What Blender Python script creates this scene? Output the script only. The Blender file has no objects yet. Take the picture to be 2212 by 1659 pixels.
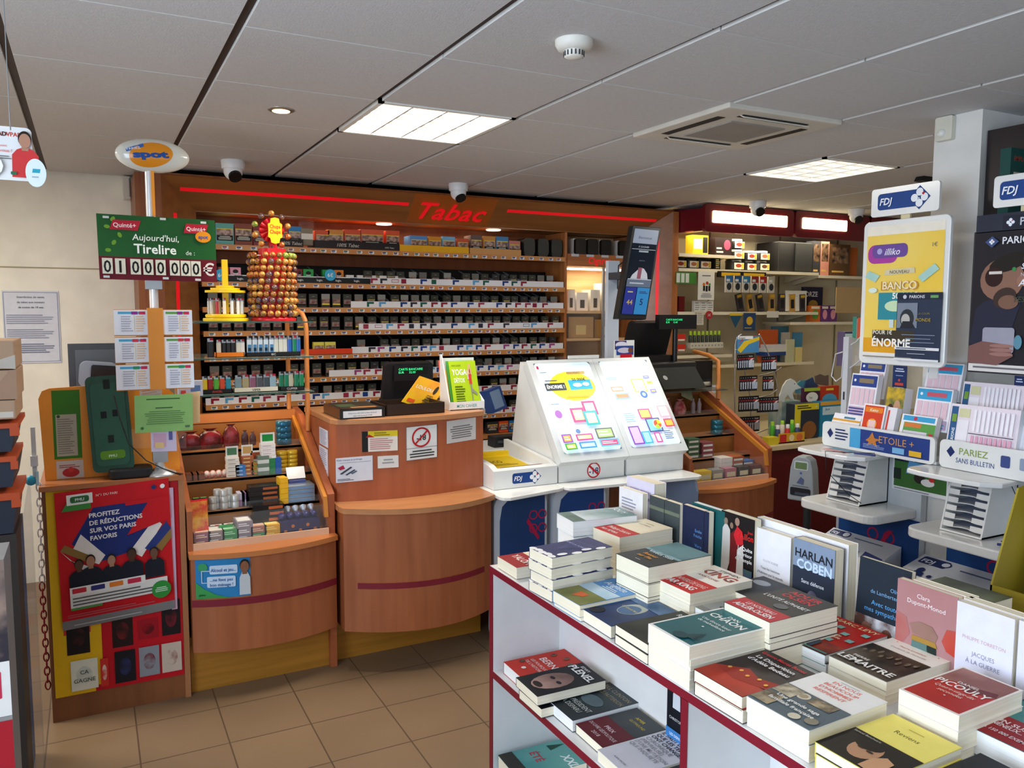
import bpy, math, random
from mathutils import Matrix, Vector
R=random.Random(7)
COL=bpy.context.scene.collection
SC=bpy.context.scene
# ---------------------------------------------------------------- camera, world, lights, exposure
CAM=Vector((0,0,1.62)); FPX=1740.5
_y,_p,_r=-.4823,-.0913,.0027
_f=Vector((-math.sin(_y)*math.cos(_p),math.cos(_y)*math.cos(_p),math.sin(_p)))
_a=Vector((math.cos(_y),math.sin(_y),0)); _b=_a.cross(_f)
RT=math.cos(_r)*_a+math.sin(_r)*_b; UP=-math.sin(_r)*_a+math.cos(_r)*_b; FW=_f
cd=bpy.data.cameras.new('camera'); cd.sensor_width=36; cd.lens=36*FPX/2212; cd.clip_start=.02; cd.clip_end=60
cam=bpy.data.objects.new('camera',cd); COL.objects.link(cam)
cam.matrix_world=Matrix((( RT.x,UP.x,-FW.x,CAM.x),(RT.y,UP.y,-FW.y,CAM.y),(RT.z,UP.z,-FW.z,CAM.z),(0,0,0,1)))
SC.camera=cam
SC.view_settings.view_transform='Standard'; SC.view_settings.look='None'; SC.view_settings.gamma=1
SC.view_settings.exposure=-.12
try: SC.view_settings.use_curve_mapping=False
except Exception: pass
wd=bpy.data.worlds.new('world'); SC.world=wd; wd.use_nodes=True
wd.node_tree.nodes['Background'].inputs[0].default_value=(.62,.78,1,1)
wd.node_tree.nodes['Background'].inputs[1].default_value=1.0
def area(name,loc,rot,sx,sy,power,col=(1,1,1),spread=180):
    l=bpy.data.lights.new(name,'AREA'); l.shape='RECTANGLE'; l.size=sx; l.size_y=sy; l.energy=power; l.color=col
    l.spread=math.radians(spread)
    o=bpy.data.objects.new(name,l); COL.objects.link(o); o.location=loc; o.rotation_euler=rot; return o
PI=math.pi
# daylight through the shop front behind the camera and through the side window on the left
area('daylight_front',(0.6,-2.35,1.45),(PI/2,0,0),4.6,1.7,15,(.82,.91,1))
area('daylight_side',(-1.75,.5,1.5),(PI/2,0,-PI/2),2.6,1.5,98,(.70,.84,1),150)
# ---------------------------------------------------------------- helpers
def ray(x,y): return FW+RT*((x-1106)/FPX)+UP*((829.5-y)/FPX)
def pz(x,y,z): v=ray(x,y); return CAM+v*((z-CAM.z)/v.z)
def py(x,y,Y): v=ray(x,y); return CAM+v*(Y/v.y)
def px(x,y,X): v=ray(x,y); return CAM+v*(X/v.x)
def lin(c):
    if isinstance(c,str):
        c=c.lstrip('#')
        if len(c)==3: c=''.join(k*2 for k in c)
        c=[int(c[i:i+2],16)/255 for i in(0,2,4)]
    return tuple((k/12.92 if k<=.04045 else ((k+.055)/1.055)**2.4) for k in c)
MC={}
def mat(c,rough=.5,metal=0,spec=.5,bump=0,bs=200,var=.05,vs=8,emit=0,alpha=1,trans=0,c2=None,wood=False,coat=0,stretch=None,rings=False,ior=1.45):
    key=(c,rough,metal,spec,bump,bs,var,vs,emit,alpha,trans,c2,wood,coat,stretch,rings)
    if key in MC: return MC[key]
    m=bpy.data.materials.new('mat_%s'%str(c).strip('#')); m.use_nodes=True; nt=m.node_tree; N=nt.nodes; L=nt.links
    b=N['Principled BSDF']; a=lin(c)
    b.inputs['Roughness'].default_value=rough; b.inputs['Metallic'].default_value=metal
    b.inputs['Specular IOR Level'].default_value=spec; b.inputs['IOR'].default_value=ior
    b.inputs['Coat Weight'].default_value=coat; b.inputs['Coat Roughness'].default_value=.12
    tc=N.new('ShaderNodeTexCoord'); mp=N.new('ShaderNodeMapping'); L.new(tc.outputs['Object'],mp.inputs[0])
    if stretch: mp.inputs['Scale'].default_value=stretch
    nz=N.new('ShaderNodeTexNoise'); nz.inputs['Scale'].default_value=vs; nz.inputs['Detail'].default_value=4
    L.new(mp.outputs[0],nz.inputs['Vector'])
    rp=N.new('ShaderNodeValToRGB'); L.new(nz.outputs['Fac'],rp.inputs[0])
    if c2:
        e0,e1=a,lin(c2)
        rp.color_ramp.elements[0].position=.38; rp.color_ramp.elements[1].position=.62
    else:
        e0=tuple(k*(1-var) for k in a); e1=tuple(min(1,k*(1+var)) for k in a)
        rp.color_ramp.elements[0].position=.3; rp.color_ramp.elements[1].position=.7
    rp.color_ramp.elements[0].color=(*e0,1); rp.color_ramp.elements[1].color=(*e1,1)
    L.new(rp.outputs[0],b.inputs['Base Color'])
    if bump:
        n2=N.new('ShaderNodeTexNoise'); n2.inputs['Scale'].default_value=bs; L.new(tc.outputs['Object'],n2.inputs['Vector'])
        bp=N.new('ShaderNodeBump'); bp.inputs['Strength'].default_value=bump; bp.inputs['Distance'].default_value=.002
        L.new(n2.outputs['Fac'],bp.inputs['Height']); L.new(bp.outputs[0],b.inputs['Normal'])
    if emit:
        L.new(rp.outputs[0],b.inputs['Emission Color']); b.inputs['Emission Strength'].default_value=emit
    if trans: b.inputs['Transmission Weight'].default_value=trans
    if alpha<1: b.inputs['Alpha'].default_value=alpha
    MC[key]=m; return m
def ink(c,rough=.5): return mat(c,max(rough,.42),var=.03,vs=30,spec=.3)
WOOD=mat('#b5713f',.38,c2='#a5622f',vs=3,stretch=(14,14,.8),coat=.15)
WOODH=mat('#b5713f',.38,c2='#a05d2e',vs=3,stretch=(.8,14,14),coat=.15)
WOODE=mat('#c08a58',.4,c2='#ab7444',vs=3,stretch=(.8,14,14))
WOODD=mat('#8a4f28',.42,c2='#7a4220',vs=3,stretch=(14,14,.8))
OCHRE=mat('#b07828',.42,c2='#a06c20',vs=3,stretch=(.8,14,14))
RED=mat('#d01020',.4); MAROON=mat('#5a0d18',.4); DRED=mat('#7a1528',.45)
WHITE=mat('#e6e6e4',.4); CREAM=mat('#e6dcc4',.55); GLOSSW=mat('#eeeeea',.18,coat=.4)
PAPER=mat('#f2f2ee',.6,var=.02); PAGES=mat('#e9dfc6',.8,c2='#f3ead4',vs=3,stretch=(1,1,260)); PAGEW=mat('#f3f3f2',.8,c2='#e6e6e6',vs=3,stretch=(1,1,260))
BLACK=mat('#101012',.35); BLACKM=mat('#17171a',.6); GREY=mat('#8d9093',.4); DGREY=mat('#3b3e44',.45); LGREY=mat('#c4c8cc',.4)
CHROME=mat('#c8c8c8',.18,metal=1); STEEL=mat('#a8a8a8',.35,metal=1); ORANGE=mat('#ee9626',.45); YEL=mat('#f2d21c',.4)
GLASS=mat('#f4fbf8',.03,trans=1,var=0,ior=1.02,spec=.5); CLEAR=mat('#eef4f4',.1,alpha=.03,var=0,spec=.3); CLEARG=mat('#a8d8c8',.05,alpha=.35,var=0,spec=.6)
WM={}
def xf(loc=(0,0,0),rz=0,rx=0,ry=0): return Matrix.Translation(Vector(loc))@Matrix.Rotation(rz,4,'Z')@Matrix.Rotation(ry,4,'Y')@Matrix.Rotation(rx,4,'X')
def up(j,n=9):
    return 'topmost' if j==n-1 else ['lowest','second from the bottom','third from the bottom','fourth from the bottom','fifth from the bottom','sixth from the bottom','seventh from the bottom','eighth from the bottom'][j]
class MB:
    def __init__(s): s.v=[];s.f=[];s.m=[];s.s=[];s.mats=[];s.M=None
    def mi(s,m):
        if isinstance(m,str): m=ink(m)
        if m not in s.mats: s.mats.append(m)
        return s.mats.index(m)
    def add(s,vs,fs,m,smooth=False):
        o=len(s.v); vs=[Vector(p) for p in vs]
        if s.M is not None: vs=[s.M@p for p in vs]
        s.v+=vs; k=s.mi(m)
        for f in fs: s.f.append([o+i for i in f]); s.m.append(k); s.s.append(smooth)
        return s
    def box(s,x0,y0,z0,x1,y1,z1,m):
        if x0>x1:x0,x1=x1,x0
        if y0>y1:y0,y1=y1,y0
        if z0>z1:z0,z1=z1,z0
        v=[(x0,y0,z0),(x1,y0,z0),(x1,y1,z0),(x0,y1,z0),(x0,y0,z1),(x1,y0,z1),(x1,y1,z1),(x0,y1,z1)]
        return s.add(v,[(0,3,2,1),(4,5,6,7),(0,1,5,4),(1,2,6,5),(2,3,7,6),(3,0,4,7)],m)
    def bc(s,c,d,m,rot=None):
        h=[k/2 for k in d]; M=s.M; s.M=(M or Matrix())@Matrix.Translation(Vector(c))@(rot or Matrix())
        s.box(-h[0],-h[1],-h[2],h[0],h[1],h[2],m); s.M=M; return s
    def quad(s,a,b,c,d,m): return s.add([a,b,c,d],[(0,1,2,3)],m)
    def prism(s,poly,a,b,m,axis='y',smooth=False):
        # poly in the two other axes; x:(y,z) y:(x,z) z:(x,y)
        n=len(poly)
        def P(p,t): return {'x':(t,p[0],p[1]),'y':(p[0],t,p[1]),'z':(p[0],p[1],t)}[axis]
        v=[P(p,a) for p in poly]+[P(p,b) for p in poly]
        ar=sum(poly[i][0]*poly[(i+1)%n][1]-poly[(i+1)%n][0]*poly[i][1] for i in range(n))
        fl=(ar>0)^(axis=='y')^(b<a)
        caps=[list(range(n-1,-1,-1)),list(range(n,2*n))]; sd=[[i,(i+1)%n,n+(i+1)%n,n+i] for i in range(n)]
        if not fl: caps=[c[::-1] for c in caps]; sd=[c[::-1] for c in sd]
        s.add(v,caps,m); o=len(s.v)-2*n; k=s.mi(m)
        for f in sd: s.f.append([o+i for i in f]); s.m.append(k); s.s.append(smooth)
        return s
    def cyl(s,p0,p1,r,m,n=16,r2=None,caps=True):
        p0=Vector(p0);p1=Vector(p1); d=(p1-p0).normalized(); u=d.orthogonal().normalized(); w=d.cross(u); r2=r if r2 is None else r2
        v=[p0+(u*math.cos(t)+w*math.sin(t))*r for t in[2*PI*i/n for i in range(n)]]+[p1+(u*math.cos(t)+w*math.sin(t))*r2 for t in[2*PI*i/n for i in range(n)]]
        s.add(v,[(i,(i+1)%n,n+(i+1)%n,n+i) for i in range(n)],m,True)
        if caps: s.add(v[:n],[list(range(n-1,-1,-1))],m); s.add(v[n:],[list(range(n))],m)
        return s
    def tube(s,pts,r,m,n=8):
        pts=[Vector(p) for p in pts]; rings=[]; u=None
        for i,p in enumerate(pts):
            d=(pts[min(i+1,len(pts)-1)]-pts[max(i-1,0)]).normalized()
            u=d.orthogonal().normalized() if u is None else (u-d*u.dot(d)).normalized()
            w=d.cross(u); rings+= [p+(u*math.cos(2*PI*k/n)+w*math.sin(2*PI*k/n))*r for k in range(n)]
        f=[(i*n+k,i*n+(k+1)%n,(i+1)*n+(k+1)%n,(i+1)*n+k) for i in range(len(pts)-1) for k in range(n)]
        s.add(rings,f,m,True); s.add(rings[:n],[list(range(n-1,-1,-1))],m); s.add(rings[-n:],[list(range(n))],m); return s
    def lathe(s,prof,c,m,n=24,sx=1,sy=1,M=None):
        # prof: (r,z) bottom to top
        v=[];c=Vector(c)
        for r,z in prof:
            for k in range(n):
                t=2*PI*k/n; q=Vector((r*math.cos(t)*sx,r*math.sin(t)*sy,z))
                v.append(c+(M@q if M else q))
        f=[(i*n+k,i*n+(k+1)%n,(i+1)*n+(k+1)%n,(i+1)*n+k) for i in range(len(prof)-1) for k in range(n)]
        s.add(v,f,m,True)
        s.add(v[:n],[list(range(n-1,-1,-1))],m); s.add(v[-n:],[list(range(n))],m); return s
    def ball(s,c,r,m,n=10,sx=1,sy=1,sz=1,M=None):
        k=max(4,n//2+1); prof=[(r*math.sin(PI*(i+.02)/(k+.04)),-r*sz*math.cos(PI*(i+.02)/(k+.04))) for i in range(k+1)]
        return s.lathe(prof,c,m,n,sx,sy,M)
    def rbox(s,x0,y0,z0,x1,y1,z1,m,r=.01,axis='z',n=5):
        # rounded in the plane normal to axis
        if axis=='z': a0,b0,a1,b1,t0,t1=x0,y0,x1,y1,z0,z1
        elif axis=='y': a0,b0,a1,b1,t0,t1=x0,z0,x1,z1,y0,y1
        else: a0,b0,a1,b1,t0,t1=y0,z0,y1,z1,x0,x1
        return s.prism(rrect(a0,b0,a1,b1,r,n),t0,t1,m,axis)
    def build(s,name,parent=None,local=False,bevel=0,seg=2):
        me=bpy.data.meshes.new(name); o=bpy.data.objects.new(name,me); COL.objects.link(o)
        if parent is not None:
            W=WM[parent.name]; o.parent=parent; WM[o.name]=W
            vs=s.v if local else [W.inverted()@p for p in s.v]
        elif local: vs=s.v; WM[o.name]=Matrix()
        else:
            xs=[p.x for p in s.v];ys=[p.y for p in s.v];zs=[p.z for p in s.v]
            c=Vector(((min(xs)+max(xs))/2,(min(ys)+max(ys))/2,min(zs))); vs=[p-c for p in s.v]; o.location=c; WM[o.name]=Matrix.Translation(c)
        me.from_pydata([tuple(p) for p in vs],[],s.f)
        for m in s.mats: me.materials.append(m)
        me.polygons.foreach_set('material_index',s.m); me.polygons.foreach_set('use_smooth',s.s); me.update()
        if bevel:
            b=o.modifiers.new('bevel','BEVEL'); b.width=bevel; b.segments=seg; b.limit_method='ANGLE'; b.angle_limit=.6
        return o
def rrect(a0,b0,a1,b1,r,n=5):
    r=min(r,abs(a1-a0)/2-1e-5,abs(b1-b0)/2-1e-5); p=[]
    for cx,cy,t0 in((a1-r,b0+r,-90),(a1-r,b1-r,0),(a0+r,b1-r,90),(a0+r,b0+r,180)):
        for i in range(n+1):
            t=math.radians(t0+90*i/n); p.append((cx+r*math.cos(t),cy+r*math.sin(t)))
    return p
def tag(o,label,cat,group=None):
    o['label']=label; o['category']=cat
    if group: o['group']=group
    return o
def thing(name,label,cat,loc=(0,0,0),rz=0,group=None,M=None):
    o=bpy.data.objects.new(name,None); COL.objects.link(o); o.empty_display_size=.05
    M=M or xf(loc,rz); o.matrix_world=M; WM[o.name]=M
    return tag(o,label,cat,group)
def struct(o,lab=None):
    o['kind']='structure'; return o
def dup(root,M,label=None,group=None):
    def cp(o,p):
        c=o.copy(); COL.objects.link(c)
        if p: c.parent=p
        for ch in KIDS.get(o.name,[]):
            if not ch.name.startswith('paper_band'): cp(ch,c)
        return c
    if root.name not in KIDS:
        def reg(o):
            KIDS[o.name]=[x for x in bpy.data.objects if x.parent==o]
            for x in KIDS[o.name]: reg(x)
        reg(root)
    c=cp(root,None); c.matrix_world=M; WM[c.name]=M
    if label: c['label']=label
    if group: c['group']=group
    return c
KIDS={}
# ---------------------------------------------------------------- text and printed sheets
TC={}
def glyphs(t,bold,shear,sp=1.0):
    bold=bold*.5; k=(t,bold,shear,sp)
    if k in TC: return TC[k]
    cu=bpy.data.curves.new('txt','FONT'); cu.body=t; cu.size=1; cu.offset=bold; cu.shear=shear; cu.resolution_u=2; cu.align_x='LEFT'; cu.space_character=sp
    ob=bpy.data.objects.new('txt',cu); me=ob.to_mesh(); vs=[(v.co.x,v.co.y) for v in me.vertices]; fs=[tuple(p.vertices) for p in me.polygons]
    ob.to_mesh_clear(); bpy.data.objects.remove(ob); bpy.data.curves.remove(cu)
    x0=min([a for a,_ in vs] or [0]); x1=max([a for a,_ in vs] or [1])
    TC[k]=([(a-x0,b) for a,b in vs],fs,max(x1-x0,.01)); return TC[k]
class Sheet:
    """prints in 0..1 coordinates on the parallelogram O,U,V of mesh builder mb"""
    def __init__(s,mb,O,U,V,lift=.0004):
        s.mb=mb;s.O=Vector(O);s.U=Vector(U);s.V=Vector(V);s.n=s.U.cross(s.V).normalized();s.k=0;s.lift=lift
        s.W=s.U.length;s.H=s.V.length
    def P(s,u,v): return s.O+s.U*u+s.V*v+s.n*(s.lift*s.k)
    def poly(s,pts,c,m=None):
        s.k+=1; s.mb.add([s.P(u,v) for u,v in pts],[list(range(len(pts)))],m or c); return s
    def rect(s,u0,v0,u1,v1,c): return s.poly([(u0,v0),(u1,v0),(u1,v1),(u0,v1)],c)
    def rr(s,u0,v0,u1,v1,c,r=.01):
        return s.poly([(a/s.W,b/s.H) for a,b in rrect(u0*s.W,v0*s.H,u1*s.W,v1*s.H,r,4)],c)
    def frame(s,u0,v0,u1,v1,c,t=.004):
        a=t/s.W;b=t/s.H
        s.rect(u0,v0,u1,v0+b,c);s.rect(u0,v1-b,u1,v1,c);s.rect(u0,v0,u0+a,v1,c);s.rect(u1-a,v0,u1,v1,c);return s
    def ell(s,cu,cv,ru,rv,c,n=18,rot=0):
        # ru, rv in fractions of W and H
        return s.poly([(cu+(ru*math.cos(t)*math.cos(rot)-rv*s.H/s.W*math.sin(t)*math.sin(rot)),cv+(rv*math.sin(t)*math.cos(rot)+ru*s.W/s.H*math.cos(t)*math.sin(rot))) for t in[2*PI*i/n for i in range(n)]],c)
    def disc(s,cu,cv,r,c,n=18): return s.ell(cu,cv,r/s.W,r/s.H,c,n)
    def ring(s,cu,cv,r,t,c,n=24):
        s.k+=1;v=[]
        for q in(r,r-t):
            v+=[s.P(cu+q/s.W*math.cos(2*PI*i/n),cv+q/s.H*math.sin(2*PI*i/n)) for i in range(n)]
        s.mb.add(v,[(i,(i+1)%n,n+(i+1)%n,n+i) for i in range(n)],c);return s
    def text(s,t,u,v,h,c,al='l',bold=.0,shear=0,maxw=None,rot=0,sp=1.0):
        """h = cap height in fraction of H; v = baseline"""
        vs,fs,w=glyphs(t,bold,shear,sp); sc=h*s.H/.73; sx=sc
        if maxw and w*sc>maxw*s.W: sx=maxw*s.W/w
        off={'l':0,'c':-w*sx/2,'r':-w*sx}[al]; s.k+=1; cr,sr=math.cos(rot),math.sin(rot); a=s.U.normalized(); b=s.V.normalized(); o=s.P(u,v)
        s.mb.add([o+a*((p*sx+off)*cr-q*sc*sr)+b*((p*sx+off)*sr+q*sc*cr) for p,q in vs],fs,c); return s
    def lines(s,u0,v0,u1,v1,n,c,seed=1,al='l',fill=.45):
        r=random.Random(seed); s.k+=1; st=(v1-v0)/n
        for i in range(n):
            w=(u1-u0)*r.uniform(.7,1); y=v1-st*(i+1)+st*(1-fill)/2; a=u0 if al=='l' else (u0+u1-w)/2
            s.mb.add([s.P(a,y),s.P(a+w,y),s.P(a+w,y+st*fill),s.P(a,y+st*fill)],[(0,1,2,3)],c)
        return s
    def person(s,cu,v0,h,skin,shirt,hair='#20160f',w=.5):
        """simple printed bust; h fraction of H; w shoulder width / height"""
        k=s.H/s.W; hr=h*.17
        sh=w*h*k/2
        s.poly([(cu-sh,v0),(cu+sh,v0),(cu+sh*.95,v0+h*.5),(cu+sh*.6,v0+h*.62),(cu+hr*k*.45,v0+h*.66),(cu-hr*k*.45,v0+h*.66),(cu-sh*.6,v0+h*.62),(cu-sh*.95,v0+h*.5)],shirt)
        s.rect(cu-hr*k*.4,v0+h*.6,cu+hr*k*.4,v0+h*.72,skin)
        s.ell(cu,v0+h*.86,hr*k*.78,hr*1.05,hair); s.ell(cu,v0+h*.82,hr*k*.68,hr*.95,skin)
        return s
def panel(mb,O,U,V,t,m,bevel=0):
    """thin slab with front face on O,U,V, thickness behind"""
    O,U,V=Vector(O),Vector(U),Vector(V); n=U.cross(V).normalized()*-t
    v=[O,O+U,O+U+V,O+V,O+n,O+U+n,O+U+V+n,O+V+n]
    mb.add(v,[(0,1,2,3),(7,6,5,4),(0,4,5,1),(1,5,6,2),(2,6,7,3),(3,7,4,0)],m); return mb
# ================================================================ the room
CZ=2.412; GX=.6*1.6794; GY=.6*4.0432     # ceiling grid node (0,0)
X0,X1,Y0,Y1=-1.9,6.9,-2.5,5.45
mf=bpy.data.materials.new('mat_floor_tiles'); mf.use_nodes=True
nt=mf.node_tree; b=nt.nodes['Principled BSDF']; tc=nt.nodes.new('ShaderNodeTexCoord'); mp=nt.nodes.new('ShaderNodeMapping')
br=nt.nodes.new('ShaderNodeTexBrick'); br.offset=0; br.inputs['Scale'].default_value=1; br.inputs['Brick Width'].default_value=.3045; br.inputs['Row Height'].default_value=.302
br.inputs['Mortar Size'].default_value=.003; br.inputs['Mortar Smooth'].default_value=.1; br.inputs['Color1'].default_value=(*lin('#8c7358'),1); br.inputs['Color2'].default_value=(*lin('#856d54'),1); br.inputs['Mortar'].default_value=(*lin('#5c4a3a'),1)
mp.inputs['Location'].default_value=(-.1005+.3045*10-X0*0,-3.350+.302*20,0)
nt.links.new(tc.outputs['Object'],mp.inputs[0]); nt.links.new(mp.outputs[0],br.inputs['Vector'])
nz=nt.nodes.new('ShaderNodeTexNoise'); nz.inputs['Scale'].default_value=3; mx=nt.nodes.new('ShaderNodeMixRGB'); mx.blend_type='MULTIPLY'; mx.inputs[0].default_value=.25
nt.links.new(mp.outputs[0],nz.inputs['Vector']); nt.links.new(br.outputs['Color'],mx.inputs[1]); nt.links.new(nz.outputs['Fac'],mx.inputs[2]); nt.links.new(mx.outputs[0],b.inputs['Base Color'])
b.inputs['Roughness'].default_value=.42
m=MB(); m.box(X0,Y0,-.1,X1,Y1,0,mf); struct(m.build('floor',local=True))
TILE=mat('#cccbcc',.9,bump=.35,bs=160,var=.04,vs=60); TEDGE_LIT=mat('#e2e0dc',.7); RUN=mat('#341e18',.6)  # tile edges coloured lighter than the tile faces, so they look lit
m=MB()
LIGHTS={(0,1),(4,1),(-4,2),(-4,-3),(0,-5)}; AC=(2,0)
for i in range(-6,11):
    for j in range(-9,6):
        if (i,j) in LIGHTS or (i,j)==AC: continue
        xa,ya=max(GX+.6*i,X0),max(GY+.6*j,Y0); xb,yb_=min(GX+.6*i+.6,X1),min(GY+.6*j+.6,Y1)
        if xb>xa and yb_>ya: m.box(xa,ya,CZ+.012,xb,yb_,CZ+.1,RUN)
        x=GX+.6*i+.014;y=GY+.6*j+.0035
        x2=min(x+.572,X1-.01);y2=min(y+.593,Y1-.01); x=max(x,X0+.01);y=max(y,Y0+.01)
        if x2-x<.05 or y2-y<.05: continue
        if y<5.02 and y2>5.02 and x2>.4 and x<4.0: y2=5.02
        if y>=5.02 and .4<x2 and x<4: continue
        m.add([(x,y,CZ),(x2,y,CZ),(x2,y2,CZ),(x,y2,CZ)],[(3,2,1,0)],TILE)
        m.add([(x,y,CZ),(x2,y,CZ),(x2,y2,CZ),(x,y2,CZ),(x,y,CZ+.014),(x2,y,CZ+.014),(x2,y2,CZ+.014),(x,y2,CZ+.014)],[(0,1,5,4),(1,2,6,5),(2,3,7,6),(3,0,4,7)],TEDGE_LIT)
struct(m.build('ceiling'))
WALL=mat('#f2eee2',.7,bump=.1,bs=90)
m=MB(); m.box(X0,Y1,0,X1,Y1+.1,CZ+.1,WALL); m.box(X0,Y1-.004,1.855,.26,Y1,1.862,mat('#a89c80',.7)); struct(m.build('wall_back'))
def winwall(name,axis,c,a0,a1,w0,w1,z0,z1):
    m=MB(); t=.12
    def bx(p0,p1,q0,q1):
        if axis=='y': m.box(p0,c-t,q0,p1,c,q1,WALL)
        else: m.box(c-t,p0,q0,c,p1,q1,WALL)
    bx(a0,w0,0,CZ+.1);bx(w1,a1,0,CZ+.1);bx(w0,w1,0,z0);bx(w0,w1,z1,CZ+.1); struct(m.build(name))
winwall('wall_front','y',Y0,X0,X1,-1.75,2.95,.5,2.35)
winwall('wall_left','x',X0,Y0,Y1,-.8,1.9,.7,2.3)
m=MB(); m.box(X1,Y0,0,X1+.1,Y1,CZ+.1,WALL); struct(m.build('wall_right'))
for n,(ax,c,w0,w1,z0,z1) in enumerate((('y',Y0-.06,-1.75,2.95,.5,2.35),('x',X0-.06,-.8,1.9,.7,2.3))):
    m=MB(); g=MB()
    def bx(mm,p0,p1,q0,q1,ma,h=.025):
        if ax=='y': mm.box(p0,c-h,q0,p1,c+h,q1,ma)
        else: mm.box(c-h,p0,q0,c+h,p1,q1,ma)
    for q0,q1 in((z0,z0+.06),(z1-.06,z1)): bx(m,w0,w1,q0,q1,GREY)
    k=3 if n==0 else 2
    for i in range(k+1):
        a=w0+(w1-w0-.06)*i/k; bx(m,a,a+.06,z0,z1,GREY)
    wo=struct(m.build('window_%d'%(n+1))); bx(g,w0,w1,z0,z1,CLEAR,.004); g.build('pane',wo)
# wall stub (pillar) on the right
m=MB(); m.box(3.14,2.02,0,6.9,2.222,CZ+.02,mat('#e0ddd8',.6,bump=.1,bs=60)); struct(m.build('wall_partition'))
# ceiling lights; the last three are unseen, added to brighten the room
LIT=mat('#fff8ec',.5,emit=4.5,var=0); LOUV=mat('#e8e8e4',.25,metal=.3)
for n,(i,j) in enumerate([(0,1),(4,1),(-4,2),(-4,-3),(0,-5)]):
    x=GX+.6*i+.006;y=GY+.6*j+.004;w=.588
    t=thing('ceiling_light',['square louvred ceiling light, very bright, above the counter','square louvred ceiling light in front of the red fascia on the right','added square louvred ceiling light at the far left, unseen, brightening the left wall','added unseen square louvred ceiling light on the left beside the window','added unseen square louvred ceiling light near the shop front window'][n],'ceiling light',(x+w/2,y+w/2,CZ),group='louvred ceiling lights')
    m=MB(); z=CZ-.004
    for a in((x,y,x+w,y+.02),(x,y+w-.02,x+w,y+w),(x,y,x+.02,y+w),(x+w-.02,y,x+w,y+w)): m.box(a[0],a[1],z,a[2],a[3],CZ+.09,mat('#efeee8',.5))
    m.box(x,y,CZ+.085,x+w,y+w,CZ+.09,mat('#efeee8',.5)); hs=m.build('housing',t)
    m=MB(); m.box(x+.02,y+.02,CZ+.026,x+w-.02,y+w-.02,CZ+.028,mat('#fff8ec',.5,emit=[5,3,2.5,2.5,2.5][n],var=0)); m.build('diffuser',t)
    for k in range(4):
        l=MB(); c=x+w*(k+.5)/4; l.cyl((c,y+.03,CZ+.06),(c,y+w-.03,CZ+.06),.013,LIT,10); l.build('tube',t)
    l=MB()
    for k in range(1,4): l.box(x+w*k/4-.004,y+.02,CZ,x+w*k/4+.004,y+w-.02,CZ+.024,LOUV)
    for k in range(1,6): l.prism([(y+w*k/6-.002,CZ+[.012,.001,.001,.001,.001][n]),(y+w*k/6+.002,CZ+[.012,.001,.001,.001,.001][n]),(y+w*k/6+.006,CZ+.024),(y+w*k/6-.006,CZ+.024)],x+.02,x+w-.02,LOUV,'x')
    l.build('louvre',hs)
    area('ceiling_light_beam',(x+w/2,y+w/2,CZ-.01),(0,0,0),.54,.54,[23,14,36,6,4][n],(1,.93,.82))
# spot downlight
sp=pz(607,237,CZ); t=thing('spotlight','small round recessed spotlight, lit, left of the bright ceiling light','spotlight',(sp.x,sp.y,CZ))
m=MB(); m.lathe([(.036,-.006),(.05,-.004),(.052,0),(.052,.004)],(sp.x,sp.y,CZ),STEEL,24); m.build('ring',t)
m=MB(); m.lathe([(.034,-.0075),(.035,-.005)],(sp.x,sp.y,CZ),mat('#ffd9a0',.4,emit=6,var=0),20); m.build('bulb',t)
area('spotlight_beam',(sp.x,sp.y,CZ-.02),(0,0,0),.06,.06,3,(1,.8,.55),120)
# smoke detector
c=pz(1240,88,CZ); t=thing('smoke_detector','white round smoke detector on the ceiling','smoke detector',(c.x,c.y,CZ))
SMK=mat('#e6e2d8',.45); m=MB(); m.lathe([(.030,-.030),(.048,-.026),(.056,-.012),(.056,0)],(c.x,c.y,CZ),SMK,32); m.build('base',t)
m=MB(); m.lathe([(.004,-.052),(.022,-.050),(.029,-.046),(.030,-.028)],(c.x,c.y,CZ),SMK,28)
for k in range(16):
    a=2*PI*k/16; m.bc((c.x+.0285*math.cos(a),c.y+.0285*math.sin(a),CZ-.039),(.006,.004,.014),DGREY,Matrix.Rotation(a,4,'Z'))
m.build('sensor_cap',t)
# air conditioning cassette
x=GX+1.2;y=GY; t=thing('air_conditioner','square ceiling air conditioning cassette with four slots','air conditioner',(x+.3,y+.3,CZ))
ACW=mat('#d6d0c4',.5); m=MB(); m.box(x-.01,y-.01,CZ-.018,x+.61,y+.61,CZ+.02,ACW); ap=m.build('panel',t,bevel=.006)
m=MB(); m.box(x+.15,y+.15,CZ-.024,x+.45,y+.45,CZ-.018,mat('#98928a',.7,bump=.6,bs=400)); m.build('intake_grille',ap)
for k,(a,b_,c_,d) in enumerate(((.12,.05,.48,.09),(.12,.51,.48,.55),(.05,.12,.09,.48),(.51,.12,.55,.48))):
    m=MB(); m.box(x+a,y+b_,CZ-.0195,x+c_,y+d,CZ-.018,mat('#1c1a1a',.6))
    if k in(0,1): m.bc((x+.3,y+(b_+d)/2-.01,CZ-.022),(.36,.03,.004),ACW,Matrix.Rotation(.5,4,'X'))
    m.build('air_slot',ap)
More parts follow.
